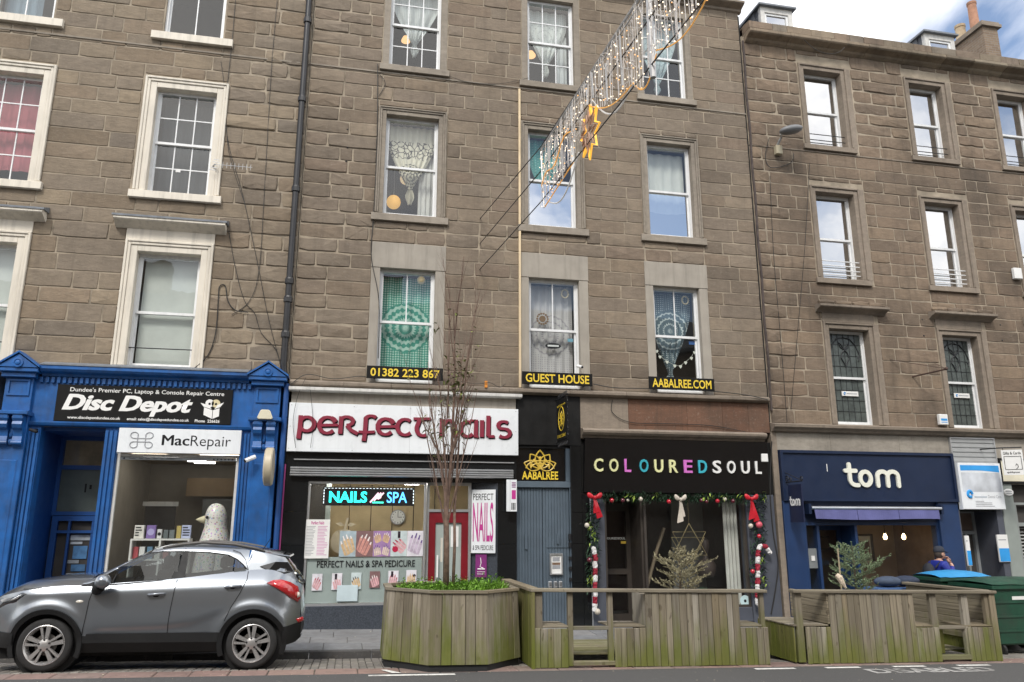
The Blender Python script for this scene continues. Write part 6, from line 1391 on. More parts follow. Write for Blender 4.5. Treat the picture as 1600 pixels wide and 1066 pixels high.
def smooth_tab(tab, x):
    xs = [t[0] for t in tab]
    if x <= xs[0]: return tab[0][1]
    if x >= xs[-1]: return tab[-1][1]
    for i in range(len(tab)-1):
        if xs[i] <= x <= xs[i+1]:
            p0, p1, p2, p3 = tab[max(i-1,0)][1], tab[i][1], tab[i+1][1], tab[min(i+2,len(tab)-1)][1]; t = (x-xs[i])/(xs[i+1]-xs[i])
            return .5*(2*p1+(p2-p0)*t+(2*p0-5*p1+4*p2-p3)*t*t+(3*p1-p0-3*p2+p3)*t*t*t)
BELT = [(-4.52,.66), (-4.40,.80), (-4.20,.90), (-3.95,.965), (-3.6,1.02), (-3.27,1.035), (-2.8,1.07), (-2.18,1.12), (-1.6,1.19), (-1.27,1.235), (-.95,1.24), (-.72,1.16), (-.56,1.05), (-.50,.95)]
FX, RX, WH, RA = -3.62, -1.14, .32, .385
def zlow(x):
    b = lerp([(-4.52,.50), (-4.3,.46), (-3.17,.425), (-1.56,.445), (-.76,.50), (-.50,.56)], x)
    for xc in (FX, RX):
        if abs(x-xc) < RA: b = max(b, WH+math.sqrt(RA*RA-(x-xc)**2))
    return b
def side_y(x, h):
    y = .05*((h-.74)/.42)**2 if h > .74 else .07*((h-.74)/.42)**2
    if x < -3.75: y += .42*((-3.75-x)/.77)**2.2
    if x > -1.05: y += .34*((x+1.05)/.55)**2.2
    line = lerp([(-3.3,.50), (-2.3,.545), (-1.9,.60), (-1.55,.74), (-1.3,.86)], x)           # sculpted lower door
    if -3.25 < x < -1.35: e = max(0.0, min(1.0, (line-h)/.05)); f = max(0, min(1, (x+3.25)/.3))*max(0, min(1, (-1.35-x)/.25)); y += .028*e*f*max(0, min(1, (h-.40)/.05))
    sh = .945+.05*(x+3.2); q = max(0.0, h-sh); y += (.50*q*q/(q+.03))*max(0, min(1, (x+4.3)/.6))*max(0, min(1, (-.62-x)/.3))
    for xc in (FX, RX):                                                                   # swollen arches
        d = math.hypot(x-xc, h-WH); y -= .03*math.exp(-((d-.46)/.07)**2)
    return YN+y
def cz(x, h): return h+street(x)
xs = sorted(set([round(-4.52+.04*i, 4) for i in range(102) if -4.52+.04*i < -.56]+[-.555]+[xc+RA*math.cos(a) for xc in (FX, RX) for a in [PI*k/24 for k in range(25)]]))
NR = 16; G = []
for x in xs:
    lo, hi = zlow(x), smooth_tab(BELT, x); lo = min(lo, hi-.02); G.append([(x, side_y(x, lo+(hi-lo)*k/NR), cz(x, lo+(hi-lo)*k/NR), lo+(hi-lo)*k/NR) for k in range(NR+1)])
def panel_of(x, h):
    d1 = -3.17+.05*(h-.45)/.6; d2 = lerp([(.4,-2.20), (1.1,-2.14), (1.5,-2.11)], h); d3 = lerp([(.4,-1.56), (.60,-1.53), (.78,-1.42), (1.0,-1.30), (1.25,-1.25)], h)
    return 0 if x < d1 else 1 if x < d2 else 2 if x < d3 else 3
pan = [MB() for _ in range(4)]; far = MB(); idx = [dict() for _ in range(4)]
for i in range(len(xs)-1):
    for k in range(NR):
        q = (G[i][k], G[i+1][k], G[i+1][k+1], G[i][k+1]); cx = sum(p[0] for p in q)/4; ch = sum(p[3] for p in q)/4; w = panel_of(cx, ch); ids = []
        for key, p in zip(((i,k),(i+1,k),(i+1,k+1),(i,k+1)), q):
            if key not in idx[w]: idx[w][key] = len(pan[w].v); pan[w].v.append(p[:3])
            ids.append(idx[w][key])
        pan[w].f.append(tuple(ids))
for i in range(len(xs)): far.v += [(p[0], 2*YC-p[1], p[2]) for p in G[i]]
for i in range(len(xs)-1):
    for k in range(NR): a = i*(NR+1)+k; b = a+NR+1; far.f.append((a, a+1, b+1, b))
parts = [pan[k].build(('front_wing', 'door', 'door', 'rear_quarter')[k], paint, CAR, smooth=True, fix=False) for k in range(4)]; far.build('far_side', paint, CAR, smooth=True, fix=False)
# bonnet, deck at belt level, tail
bon = MB(); nb_ = 12; bx_ = [x for x in xs if x <= -3.2]
for x in bx_:
    z = smooth_tab(BELT, x); y0 = side_y(x, z); y1 = 2*YC-y0
    for k in range(nb_+1): t = k/nb_; bon.v.append((x, y0+(y1-y0)*t, cz(x, z+.115*(1-(2*t-1)**4)*max(0, min(1, (x+4.52)/.5)))))
for i in range(len(bx_)-1):
    for k in range(nb_): a = i*(nb_+1)+k; bon.f.append((a, a+1, a+nb_+2, a+nb_+1))
bon.build('bonnet', paint, CAR, smooth=True, fix=False)
dk = MB(); dx = [x for x in xs if x >= -3.24]
for x in dx: z = smooth_tab(BELT, x)-.02; y0 = side_y(x, z)+.01; dk.v += [(x, y0, cz(x, z)), (x, 2*YC-y0, cz(x, z))]
for i in range(len(dx)-1): dk.f.append((2*i, 2*i+1, 2*i+3, 2*i+2))
dk.build('cabin_floor', seat_m, CAR, fix=False)
# greenhouse: surface leans in towards the roof
def gy(x, h, off=0.0): return side_y(min(max(x, -3.2), -1.0), min(h, 1.22))+.34*max(0, h-1.06)+off+(.36*((x+1.05)/.55)**2.2 if x > -1.05 else 0)*.8
def gpanel(pts, off, th=.02):
    m = MB(); n = len(pts); m.v = [(x, gy(x, h, off), cz(x, h)) for x, h in pts]+[(x, gy(x, h, off+th), cz(x, h)) for x, h in pts]
    m.f = [tuple(range(n)), tuple(range(2*n-1, n-1, -1))]+[(i, i+n, (i+1)%n+n, (i+1)%n) for i in range(n)]; return m
ROOF = [(-3.30,1.06), (-3.02,1.22), (-2.75,1.36), (-2.47,1.475), (-2.2,1.525), (-1.9,1.54), (-1.5,1.52), (-1.17,1.475), (-.95,1.435), (-.80,1.40)]
WTOP = [(-3.22,1.05), (-2.92,1.24), (-2.70,1.375), (-2.56,1.435), (-2.40,1.46), (-2.1,1.465), (-1.8,1.455), (-1.55,1.425), (-1.43,1.37), (-1.34,1.30), (-1.28,1.24)]
rail = [(x, smooth_tab(ROOF, x)) for x in [-3.30+.1*k for k in range(26)]]
low = [(-.80,1.40), (-.72,1.25), (-.62,1.14), (-.75,1.20), (-1.05,1.235), (-1.20,1.235)]
pts = rail+low+[(x, z) for x, z in reversed(WTOP)]
# painted side frame as a strip between window top line and roof line
sf = MB(); sx = [-3.28+.04*k for k in range(51)]
for x in sx: a, b = smooth_tab(WTOP, x), smooth_tab(ROOF, x); b = max(b, a+.012); sf.v += [(x, gy(x, a), cz(x, a)), (x, gy(x, (a+b)/2, .0), cz(x, (a+b)/2)), (x, gy(x, b, .05), cz(x, b))]
for i in range(len(sx)-1):
    for k in range(2): a = 3*i+k; sf.f.append((a, a+3, a+4, a+1))
sf.build('roof_side', paint, CAR, smooth=True, fix=False)
cpil = MB(); cxs = [-1.30+.05*k for k in range(15)]
for x in cxs:
    a = smooth_tab(BELT, x)-.005; b = lerp([(-1.30,1.26), (-1.27,1.475+.02), (-1.17,1.475), (-.95,1.435), (-.80,1.40), (-.70,1.27), (-.62,1.13), (-.60,1.08)], x); b = max(b, a+.004)
    for t in (0, .33, .66, 1): cpil.v.append((x, gy(x, a+(b-a)*t, .0 if t < 1 else .02), cz(x, a+(b-a)*t)))
for i in range(len(cxs)-1):
    for k in range(3): a = 4*i+k; cpil.f.append((a, a+4, a+5, a+1))
cpil.build('rear_pillar', paint, CAR, smooth=True, fix=False)
gpanel([(-3.30,1.025), (-3.17,1.03), (-3.05,1.05), (-3.02,1.16), (-3.12,1.12)], -.004).build('mirror_corner', clad, CAR)
gpanel([(-2.23,1.115), (-2.06,1.13), (-2.06,1.47), (-2.13,1.47)], -.003).build('door_pillar', clad, CAR)
def gwin(name, x0, x1, lowtab, hightab, off=.010, n=14):
    m = MB()
    for i in range(n+1):
        x = x0+(x1-x0)*i/n; lo = lerp(lowtab, x); hi = max(lerp(hightab, x), lo+.003)
        for t in (0, .25, .5, .75, 1): h = lo+(hi-lo)*t; m.v.append((x, gy(x, 1.13)+.30*(h-1.13)+off, cz(x, h)))
    for i in range(n):
        for k in range(4): a = 5*i+k; m.f.append((a, a+5, a+6, a+1))
    return m.build(name, car_glass, CAR, smooth=True, fix=False)
WL = [(-3.04,1.055), (-2.24,1.115), (-2.06,1.13), (-1.46,1.205), (-1.29,1.23)]; WH_ = [(-3.04,1.16), (-2.98,1.20), (-2.70,1.37), (-2.56,1.43), (-2.40,1.455), (-2.06,1.46), (-1.8,1.45), (-1.55,1.42), (-1.43,1.37), (-1.34,1.30), (-1.29,1.235)]
gwin('front_side_window', -3.04, -2.16, WL, WH_); gwin('rear_side_window', -2.06, -1.46, WL, WH_); gwin('quarter_window', -1.445, -1.29, WL, WH_, .008, 6)
m = MB(); m.tube([(x, gy(x, h, -.004), cz(x, h)) for x, h in ((-3.28,1.03), (-2.8,1.055), (-2.18,1.11), (-1.6,1.185), (-1.28,1.23))], .010, 5); m.tube([(x, gy(x, z, -.002), cz(x, z)) for x, z in WTOP[1:]], .009, 5); m.tube([(x, gy(x, h, -.002), cz(x, h)) for x, h in ((-2.93,1.07), (-2.90,1.24))], .010, 4); m.build('window_trim', clad, CAR)
rf = MB(); rxs = [-2.55+.09*k for k in range(20)]
for x in rxs:
    h = smooth_tab(ROOF, x); y0 = gy(x, h, .05); y1 = 2*YC-y0
    for k in range(9): t = k/8; rf.v.append((x, y0+(y1-y0)*t, cz(x, h+.05*(1-(2*t-1)**4))))
for i in range(len(rxs)-1):
    for k in range(8): a = i*9+k; rf.f.append((a, a+1, a+10, a+9))
rf.build('roof', paint, CAR, smooth=True, fix=False)
def cross(xa, ha, xb, hb, ia, ib, name, mat, n=6):
    m = MB()
    for x, h, ins in ((xa, ha, ia), (xb, hb, ib)):
        y0 = gy(x, h, ins)
        for k in range(n+1): t = k/n; m.v.append((x-.10*(1-(2*t-1)**2)*(1 if xa < -2 else -.6), y0+(2*YC-2*y0)*t, cz(x, h)))
    for k in range(n): m.f.append((k, k+1, n+2+k, n+1+k))
    return m.build(name, mat, CAR, fix=False)
cross(-3.24, 1.08, -2.52, 1.47, .06, .09, 'windscreen', car_glass); cross(-.86, 1.41, -.62, 1.10, .05, .05, 'rear_window', car_glass)
tail = MB(); th = [(-.62,1.10), (-.545,1.03), (-.52,.90), (-.50,.72), (-.48,.58)]
for x, h in th:
    y0 = side_y(-.52, min(h, .95))+.01
    for k in range(9): t = k/8; tail.v.append((x-.05+.03*(1-(2*t-1)**2), y0+(2*YC-2*y0)*t, cz(x, h)))
for i in range(len(th)-1):
    for k in range(8): a = 9*i+k; tail.f.append((a, a+1, a+10, a+9))
tail.build('tailgate', paint, CAR, smooth=True, fix=False)
sp = MB(); y0 = gy(-.9, 1.43, .02); sp.hexa([(-.98,y0,cz(-.98,1.425)),(-.74,y0+.03,cz(-.74,1.395)),(-.74,2*YC-y0-.03,cz(-.74,1.395)),(-.98,2*YC-y0,cz(-.98,1.425)),(-.98,y0,cz(-.98,1.455)),(-.74,y0+.03,cz(-.74,1.425)),(-.74,2*YC-y0-.03,cz(-.74,1.425)),(-.98,2*YC-y0,cz(-.98,1.455))]); sp.build('roof_spoiler', paint, CAR, bevel=.01)
for s in (0, 1):
    m = MB(); P = [(x, (gy(x, 1.5, .06) if s == 0 else 2*YC-gy(x, 1.5, .06)), cz(x, h)) for x, h in ((-2.42,1.50), (-2.2,1.55), (-1.9,1.585), (-1.5,1.565), (-1.2,1.515), (-1.08,1.475))]; m.tube(P, [.012,.022,.022,.022,.022,.012], 6); m.build('roof_rail', pm('rail_grey', (.09,.085,.08), .45) if s == 0 else MATS['rail_grey'], CAR, smooth=True)
gpanel([(-1.12,1.285), (-.92,1.345), (-.76,1.34), (-.68,1.22), (-.80,1.19), (-1.00,1.235)], -.022, .03).build('rear_quarter_window', pm('black_gloss_glass', (.012,.013,.015), .06, coat=.6), CAR)
MB().tube([(-1.12, YC-.3, cz(-1.1,1.50)), (-1.02, YC-.3, cz(-1.0,1.66))], .006, 4).build('aerial', clad, CAR)
# lower trim, arches, bumpers
for x0, x1 in ((FX+RA-.01, RX-RA+.01),):
    m = MB(); n = 14
    for i in range(n+1): x = x0+(x1-x0)*i/n; t = zlow((x0+x1)/2)+.012; m.v += [(x, side_y(x, .42)-.012, cz(x, t+.006*(x-x0))), (x, side_y(x, .42)-.016, cz(x, .34)), (x, side_y(x, .30)+.03, cz(x, .215)), (x, side_y(x, .3)+.35, cz(x, .20))]
    for i in range(n):
        for k in range(3): a = 4*i+k; m.f.append((a, a+1, a+5, a+4))
    m.build('sill_cladding', clad, CAR, smooth=rad(30), fix=False)
for xc in (FX, RX):
    m = MB(); n = 28; a0, a1 = rad(-22), rad(202)
    for i in range(n+1):
        a = a0+(a1-a0)*i/n; c, s_ = math.cos(a), math.sin(a)
        for r, off in ((.365, .05), (.372, -.022), (.43, -.018), (.438, .012)):
            x = xc+r*c; h = WH+r*s_; m.v.append((x, side_y(x, max(h, .40))+off, cz(x, h)))
    for i in range(n):
        for k in range(3): b = 4*i+k; m.f.append((b, b+1, b+5, b+4))
    m.build('arch_cladding', clad, CAR, smooth=rad(35), fix=False)
    MB().lathe([(.39,.0),(.39,1.0)], (xc, YN+.10, cz(xc, WH)), 24, 'y').build('wheel_well', pm('wheel_well', (.006,.006,.006), .9) if xc == FX else MATS['wheel_well'], CAR)
def bumper(x0, x1, name, fr):
    m = MB(); n = 8
    for i in range(n+1):
        x = x0+(x1-x0)*i/n; t = zlow(x)+.01
        lo = .28 if fr else lerp([(-.78,.27), (-.60,.30), (-.48,.40)], x)
        m.v += [(x, side_y(x, .5)-.008, cz(x, t)), (x, side_y(x, .5)-.010, cz(x, (t+lo)/2)), (x, side_y(x, .5)+.02, cz(x, lo)), (x, YC, cz(x, lo))]
    for i in range(n):
        for k in range(3): a = 4*i+k; m.f.append((a, a+1, a+5, a+4))
    k = len(m.v); x = x1 if not fr else x0; y0 = side_y(x, .5)-.008
    m.v += [(x, y0, cz(x, .57)), (x+(.0 if not fr else -.05), YC, cz(x, .57)), (x+(.0 if not fr else -.05), YC, cz(x, .38)), (x, y0, cz(x, .40))]; m.f.append((k, k+1, k+2, k+3)); m.v += [(x, 2*YC-y0, cz(x, .57)), (x, 2*YC-y0, cz(x, .40))]; m.f.append((k+1, k+4, k+5, k+2))
    m.build(name, clad, CAR, smooth=rad(40), fix=False)
bumper(-.765, -.535, 'rear_bumper', False); bumper(-4.52, -4.0, 'front_bumper', True)
# seams, handles, lamps, mirror
def onside(pts, off=-.001):
    q = [(a[0]+(b[0]-a[0])*i/6, a[1]+(b[1]-a[1])*i/6) for a, b in zip(pts, pts[1:]) for i in range(6)]+[pts[-1]]
    return [(x, side_y(x, h)+off, cz(x, h)) for x, h in q]
for P in ([(-3.20,.43), (-3.18,.6), (-3.16,.85), (-3.12,1.03)], [(-2.20,.43), (-2.18,.7), (-2.155,.95), (-2.14,1.11)], [(-1.50,.60), (-1.43,.77), (-1.33,.95), (-1.26,1.12), (-1.26,1.22)], [(-3.95,.985), (-3.65,1.0), (-3.40,1.01), (-3.28,1.0)]): MB().tube(onside(P), .0055, 4).build('panel_seam', ink, CAR)
MB().tube([(x, gy(x, h, -.002), cz(x, h)) for x, h in ((-1.26,1.22), (-1.32,1.37), (-1.40,1.46), (-1.5,1.49))], .005, 4).build('panel_seam', ink, CAR)
MB().tube([(x, gy(x, h, .0), cz(x, h)) for x, h in ((-2.13,1.45), (-2.11,1.50))], .005, 4).build('panel_seam', ink, CAR)
for xa, ha in ((-2.36, .93), (-1.42, 1.03)):
    m = MB(); m.tube([(xa-.11, side_y(xa-.11, ha)-.012, cz(xa, ha-.005)), (xa-.08, side_y(xa, ha)-.040, cz(xa, ha)), (xa+.06, side_y(xa, ha)-.042, cz(xa, ha+.01)), (xa+.10, side_y(xa+.1, ha)-.012, cz(xa, ha+.01))], [.012,.017,.017,.012], 6); m.build('door_handle', paint, parts[1 if xa < -2 else 2], smooth=True)
    MB().ball((xa-.01, side_y(xa, ha)+.01, cz(xa, ha-.015)), .06, 10, 6, 1, .3, .5).build('handle_cup', clad, parts[1 if xa < -2 else 2], smooth=True)
mr = MB(); mr.ball((-2.98, YN-.16, cz(-2.98, 1.10)), .13, 12, 8, .75, .8, .72); mr.build('door_mirror', paint, CAR, smooth=True)
mr = MB(); mr.tube([(-3.02, YN-.13, cz(-3, 1.05)), (-3.08, YN-.03, cz(-3, .98)), (-3.10, YN+.06, cz(-3, .97))], [.085,.06,.05], 8); mr.build('mirror_arm', clad, CAR, smooth=True)
MB().ball((-3.27, side_y(-3.27,.84)+.004, cz(-3.27,.84)), .05, 10, 5, 1, .28, .42).build('side_indicator', pm('clear_lens', (.60,.57,.50), .15), CAR, smooth=True)
def lens(pts, name, mat, off=-.006, th=.03):
    m = MB(); n = len(pts); m.v = [(x, side_y(x, h)+off, cz(x, h)) for x, h in pts]+[(x, side_y(x, h)+off+th, cz(x, h)) for x, h in pts]; cx = sum(p[0] for p in pts)/n; chh = sum(p[1] for p in pts)/n
    m.v.append((cx, side_y(cx, chh)+off-.012, cz(cx, chh))); m.f = [(i, (i+1)%n, 2*n) for i in range(n)]+[(i, i+n, (i+1)%n+n, (i+1)%n) for i in range(n)]; return m.build(name, mat, CAR, smooth=True)
lens([(-1.0,1.08), (-.92,1.115), (-.82,1.12), (-.70,1.085), (-.60,1.02), (-.56,.87), (-.59,.82), (-.68,.88), (-.84,1.0)], 'tail_lamp', red_lens, -.026, .05); lens([(-.60,.955), (-.572,.94), (-.565,.89), (-.60,.88)], 'reversing_lamp', MATS['clear_lens'], -.036)
lens([(-.60,.60), (-.52,.62), (-.50,.57), (-.57,.545)], 'rear_reflector', red_lens)
lens([(-4.42,.74), (-4.20,.86), (-3.95,.945), (-3.90,.93), (-4.02,.83), (-4.25,.74)], 'head_lamp', pm('lamp_dark', (.03,.032,.036), .08, coat=1)); lens([(-4.12,.83), (-4.02,.90), (-3.96,.925), (-4.0,.87)], 'lamp_reflector', pm('lamp_chrome', (.65,.66,.66), .15, metal=.7), -.014)
MB().tube([(-.70, YC-.35, cz(-.7,1.14)), (-.60, YC-.45, cz(-.6,1.17)), (-.57, YC-.48, cz(-.57,1.16))], .015, 5).build('rear_wiper', clad, CAR)
for yy in (YC-.30, YC+.30):
    for xx in (-2.35, -1.62):
        m = MB(); m.box(xx-.09, xx+.09, yy-.2, yy+.2, cz(xx,.7), cz(xx,1.22)); m.box(xx-.04, xx+.05, yy-.12, yy+.12, cz(xx,1.24), cz(xx,1.40)); m.build('seat', seat_m, CAR, bevel=.03)
m = MB(); m.tube([(-2.86+.05*math.sin(t), YC+.38+.17*math.cos(t), cz(-2.8,1.10)+.16*math.sin(t)) for t in [2*PI*k/16 for k in range(17)]], .014, 6); m.build('steering_wheel', seat_m, CAR)
# wheels
def wheel(xc, yc, side):
    zc = cz(xc, WH); w = empty('wheel', (xc, yc, zc)); w.parent = CAR; w.location = Vector((xc, yc, zc))-CAR.location
    MB().lathe([(.225,.0),(.285,-.012),(.312,.006),(.32,.04),(.32,.17),(.31,.2),(.22,.2)], (xc, yc, zc), 40, 'y', False).build('tyre', tyre_m, w, smooth=rad(50))
    m = MB(); m.lathe([(.205,.10),(.215,.02),(.236,.004),(.240,-.002),(.232,-.006),(.222,.006),(.205,.03),(.200,.10)], (xc, yc, zc), 40, 'y', False); m.build('rim', rim_m, w, smooth=rad(40))
    MB().lathe([(.205,.09),(.205,.10)], (xc, yc, zc), 24, 'y').build('brake_shadow', MATS['wheel_well'], w); MB().lathe([(.13,.07),(.13,.085)], (xc, yc, zc), 20, 'y').build('brake_disc', pm('brake_steel', (.16,.15,.14), .5, metal=.5) if 'brake_steel' not in MATS else MATS['brake_steel'], w)
    for k in range(5):
        b = 2*PI*k/5+PI/2+.06
        for s, wd in ((-1, .021), (1, .012)):
            a0 = b+s*.30; a1 = b+s*.20; d0 = (math.cos(a0), math.sin(a0)); d1 = (math.cos(a1), math.sin(a1)); t = (-math.sin(b), math.cos(b)); vs = []
            for r, dd, ww, y in ((.050, d0, wd*.8, .012), (.222, d1, wd*1.35, .004)):
                for yy in (y, y+.035): vs += [(xc+r*dd[0]-t[0]*ww, yc+yy, zc+r*dd[1]-t[1]*ww), (xc+r*dd[0]+t[0]*ww, yc+yy, zc+r*dd[1]+t[1]*ww)]
            MB().hexa([vs[0], vs[1], vs[3], vs[2], vs[4], vs[5], vs[7], vs[6]]).build('spoke', rim_m, w)
        MB().lathe([(.013,.0),(.013,.02)], (xc+.062*math.cos(b), yc, zc+.062*math.sin(b)), 6, 'y').build('wheel_bolt', black_iron, w)
    MB().lathe([(.032,-.004),(.05,.004),(.075,.012),(.075,.05)], (xc, yc, zc), 16, 'y').build('hub', rim_m, w, smooth=rad(50))
for xc in (FX, RX): wheel(xc, YN+.01, 1)
def far_wheel(xc):
    zc = cz(xc, WH); w = empty('wheel', (xc, YF, zc)); w.parent = CAR; w.location = Vector((xc, YF, zc))-CAR.location
    MB().lathe([(.225,-.2),(.285,-.2),(.32,-.17),(.32,-.04),(.285,-.01),(.225,0)], (xc, YF+.02, zc-.085), 28, 'y').build('tyre', tyre_m, w, smooth=rad(50))
for xc in (FX, RX): far_wheel(xc)
ub = MB(); ub.box(-4.3, -.75, YN+.24, YF-.24, cz(-2.4,.17), cz(-2.4,.45)); ub.build('underbody', MATS['wheel_well'], CAR)
# ================================================================ weathered timber
def timber(name, cols, algae=1.0, horiz=False, top=.62):
    m, n, b = base_mat(name); p = n.pos(); r = n.rand(); s = n.new('ShaderNodeSeparateXYZ'); n.link(p, s.inputs[0])
    off = n.new('ShaderNodeCombineXYZ'); n.link(n.math('MULTIPLY', r, 53), off.inputs[0]); n.link(n.math('MULTIPLY', r, 17), off.inputs[1]); n.link(n.math('MULTIPLY', r, 31), off.inputs[2])
    g = n.noise(n.scaled(p, (1.2, 1.2, 30) if horiz else (30, 30, 1.1), off.outputs[0]), 1.0, 4, .6)
    c = n.ramp(r, [(i/(len(cols)-1), cc) for i, cc in enumerate(cols)])
    c = n.mix(n.math('MULTIPLY', n.ramp(g, [(.40, (0,0,0)), (.66, (1,1,1))]), .55), c, (.085,.070,.052,1))
    kn = n.noise(n.scaled(p, (11, 11, 5), off.outputs[0]), 1.0, 2, .5); c = n.mix(n.math('MULTIPLY', n.ramp(kn, [(.66, (0,0,0)), (.72, (1,1,1))]), .6), c, (.06,.045,.03,1))
    h = n.math('ADD', s.outputs[2], n.math('MULTIPLY_ADD', s.outputs[0], .02, .05))            # height above the sloping street
    am = n.math('ADD', n.math('MULTIPLY_ADD', h, -1.0/top, 1.02), n.math('ADD', n.math('MULTIPLY_ADD', n.noise(n.scaled(p, (7, 7, 1.6)), 1.0, 4, .65), 1.5, -.75), n.math('MULTIPLY_ADD', r, .5, -.25)))
    am = n.ramp(am, [(.30, (0,0,0)), (.95, (1,1,1))]); c = n.mix(n.math('MULTIPLY', am, .85*algae), c, n.mix(n.noise(p, 6, 3), (.085,.11,.012,1), (.15,.165,.03,1)))
    n.link(c, b.inputs['Base Color']); b.inputs['Roughness'].default_value = .88; b.inputs['Specular IOR Level'].default_value = .2
    k = n.new('ShaderNodeBump'); k.inputs['Strength'].default_value = .5; k.inputs['Distance'].default_value = .006; n.link(g, k.inputs['Height']); n.link(k.outputs[0], b.inputs['Normal'])
    return m
GREYS = [(.225,.200,.150), (.290,.255,.190), (.165,.142,.102), (.345,.315,.26), (.250,.205,.135), (.20,.185,.15)]
wood_v = timber('weathered_boards', GREYS, .95, top=.78); wood_h = timber('weathered_rail', GREYS, .5, True); wood_g = timber('mossy_boards', [(.15,.15,.045), (.20,.185,.07), (.17,.165,.06)], 1.0, top=1.1); wood_hg = timber('horizontal_boards', [(.25,.22,.15), (.29,.25,.18), (.22,.19,.13)], .7, True)
wood_pl = timber('planter_boards', GREYS, 1.0, top=1.05)
def sz(x, h): return h+street(x)
def vplank(par, x0, x1, h0, h1, y0, y1, mat=None, name='plank'):
    j = rnd.uniform(-.004, .004); a, b = x0+.003, x1-.003; c = .006; m = MB()
    z = lambda x, h: sz(x, h)
    m.hexa([(a,y0+j,z(a,h0)),(b,y0+j,z(b,h0)),(b,y1+j,z(b,h0)),(a,y1+j,z(a,h0)),(a,y0+j,z(a,h1)),(b,y0+j,z(b,h1)),(b,y1+j,z(b,h1)),(a,y1+j,z(a,h1))]); return m.build(name, mat or wood_v, par, bevel=.005)
def hbar(par, name, x0, x1, y0, y1, h0, h1, mat=None):
    m = MB(); z = lambda x, h: sz(x, h); m.hexa([(x0,y0,z(x0,h0)),(x1,y0,z(x1,h0)),(x1,y1,z(x1,h0)),(x0,y1,z(x0,h0)),(x0,y0,z(x0,h1)),(x1,y0,z(x1,h1)),(x1,y1,z(x1,h1)),(x0,y1,z(x0,h1))]); return m.build(name, mat or wood_h, par, bevel=.006)
def boards(par, x0, x1, n, h0, h1, y, mat=None, th=.025):
    e = [x0+(x1-x0)*(i+(rnd.uniform(-.12,.12) if 0 < i < n else 0))/n for i in range(n+1)]
    for a, b in zip(e, e[1:]): vplank(par, a, b, h0+rnd.uniform(0,.008), h1-rnd.uniform(0,.006), y, y+th, mat)
YP = -4.05
P1 = empty('parklet', (4.4, YP, street(4.4)), 'weathered timber parklet enclosure with mossy left side before the boutique', 'parklet')
hbar(P1, 'top_rail', 2.56, 6.15, YP-.03, YP+.12, 1.0, 1.045)
for x0, x1 in ((2.62,2.74), (3.10,3.18), (3.69,3.77)): vplank(P1, x0, x1, .02, 1.0, YP+.028, YP+.10, name='post')
vplank(P1, 6.05, 6.12, .02, 1.0, YP+.028, YP+.10, name='post')
boards(P1, 2.60, 3.10, 5, .0, .52, YP); boards(P1, 3.77, 4.24, 5, .0, .52, YP); boards(P1, 4.24, 5.70, 14, .0, .998, YP); boards(P1, 5.70, 6.14, 5, .0, .52, YP)
for x0, x1 in ((2.66,3.12), (3.72,4.24), (5.70,6.12)):
    for k in range(5): hbar(P1, 'bench_slat', x0, x1, YP+.03+.115*k, YP+.135+.115*k, .522, .548, wood_h)
hbar(P1, 'beam', 3.18, 3.70, YP+.03, YP+.10, .49, .54); hbar(P1, 'beam', 3.17, 3.78, YP+.0, YP+.10, .03, .085)
y = YP+.03; xw = 2.60                         # left side wall, boards seen edge on from the street
while y < -2.05:
    w = rnd.uniform(.12, .15); m = MB(); m.box(xw-.025+rnd.uniform(-.003,.003), xw, y+.003, y+w-.003, sz(xw,.0), sz(xw,1.0)); m.build('plank', wood_g, P1, bevel=.005); y += w
m = MB(); m.box(xw-.05, xw+.10, YP+.123, -2.0, sz(xw,1.002), sz(xw,1.047)); m.build('top_rail', wood_h, P1, bevel=.006)
m = MB(); m.box(xw-.03, xw+.018, YP-.022, YP-.002, sz(xw,.0), sz(xw,.998)); m.build('corner_board', wood_g, P1)
for k in range(12): hbar(P1, 'deck_board', 2.64, 6.1, -3.45+.12*k, -3.34+.12*k, .03+.045, .055+.045, wood_h)
# planting box behind the tall boards
m = MB(); m.box(4.28, 5.66, YP+.55, YP+.58, sz(5,.1), sz(5,.96)); m.box(4.26, 4.285, YP+.03, YP+.58, sz(5,.1), sz(5,.98)); m.box(5.66, 5.685, YP+.03, YP+.58, sz(5,.1), sz(5,.95)); m.build('box_side', wood_v, P1)
soil = pm('soil', (.045,.032,.022), .95, var=.4, nscale=20, bump=.6, bscale=40); MB().box(4.29, 5.65, YP+.035, YP+.545, sz(5,.80), sz(5,.93)).build('soil', soil, P1)
P2 = empty('parklet', (8.3, YP, street(8.3)), 'weathered timber parklet enclosure before the café with open right bays', 'parklet')
hbar(P2, 'top_rail', 6.58, 10.12, YP-.03, YP+.12, 1.0, 1.045)
for x0, x1, h in ((6.62,6.74,0), (8.93,9.05,0), (9.50,9.62,0), (9.92,9.99,.5)): vplank(P2, x0, x1, .02+h, 1.0, YP+.028, YP+.10, name='post')
vplank(P2, 9.99, 10.10, .0, 1.0, YP, YP+.05, name='post')
boards(P2, 6.745, 7.17, 5, .0, .52, YP); boards(P2, 7.17, 8.62, 14, .0, .998, YP); boards(P2, 8.62, 9.02, 4, .0, .50, YP); boards(P2, 9.53, 9.985, 5, .0, .50, YP)
for k in range(9): hbar(P2, 'bench_slat', 6.56, 7.15, YP+.03+.115*k, YP+.135+.115*k, .522, .548, wood_h)
m = MB(); 
for k in range(8): vp = MB(); vp.box(6.57, 6.595, YP+.05+.13*k, YP+.176+.13*k, sz(6.6,.02), sz(6.6,.52)); vp.build('plank', wood_g, P2, bevel=.005)
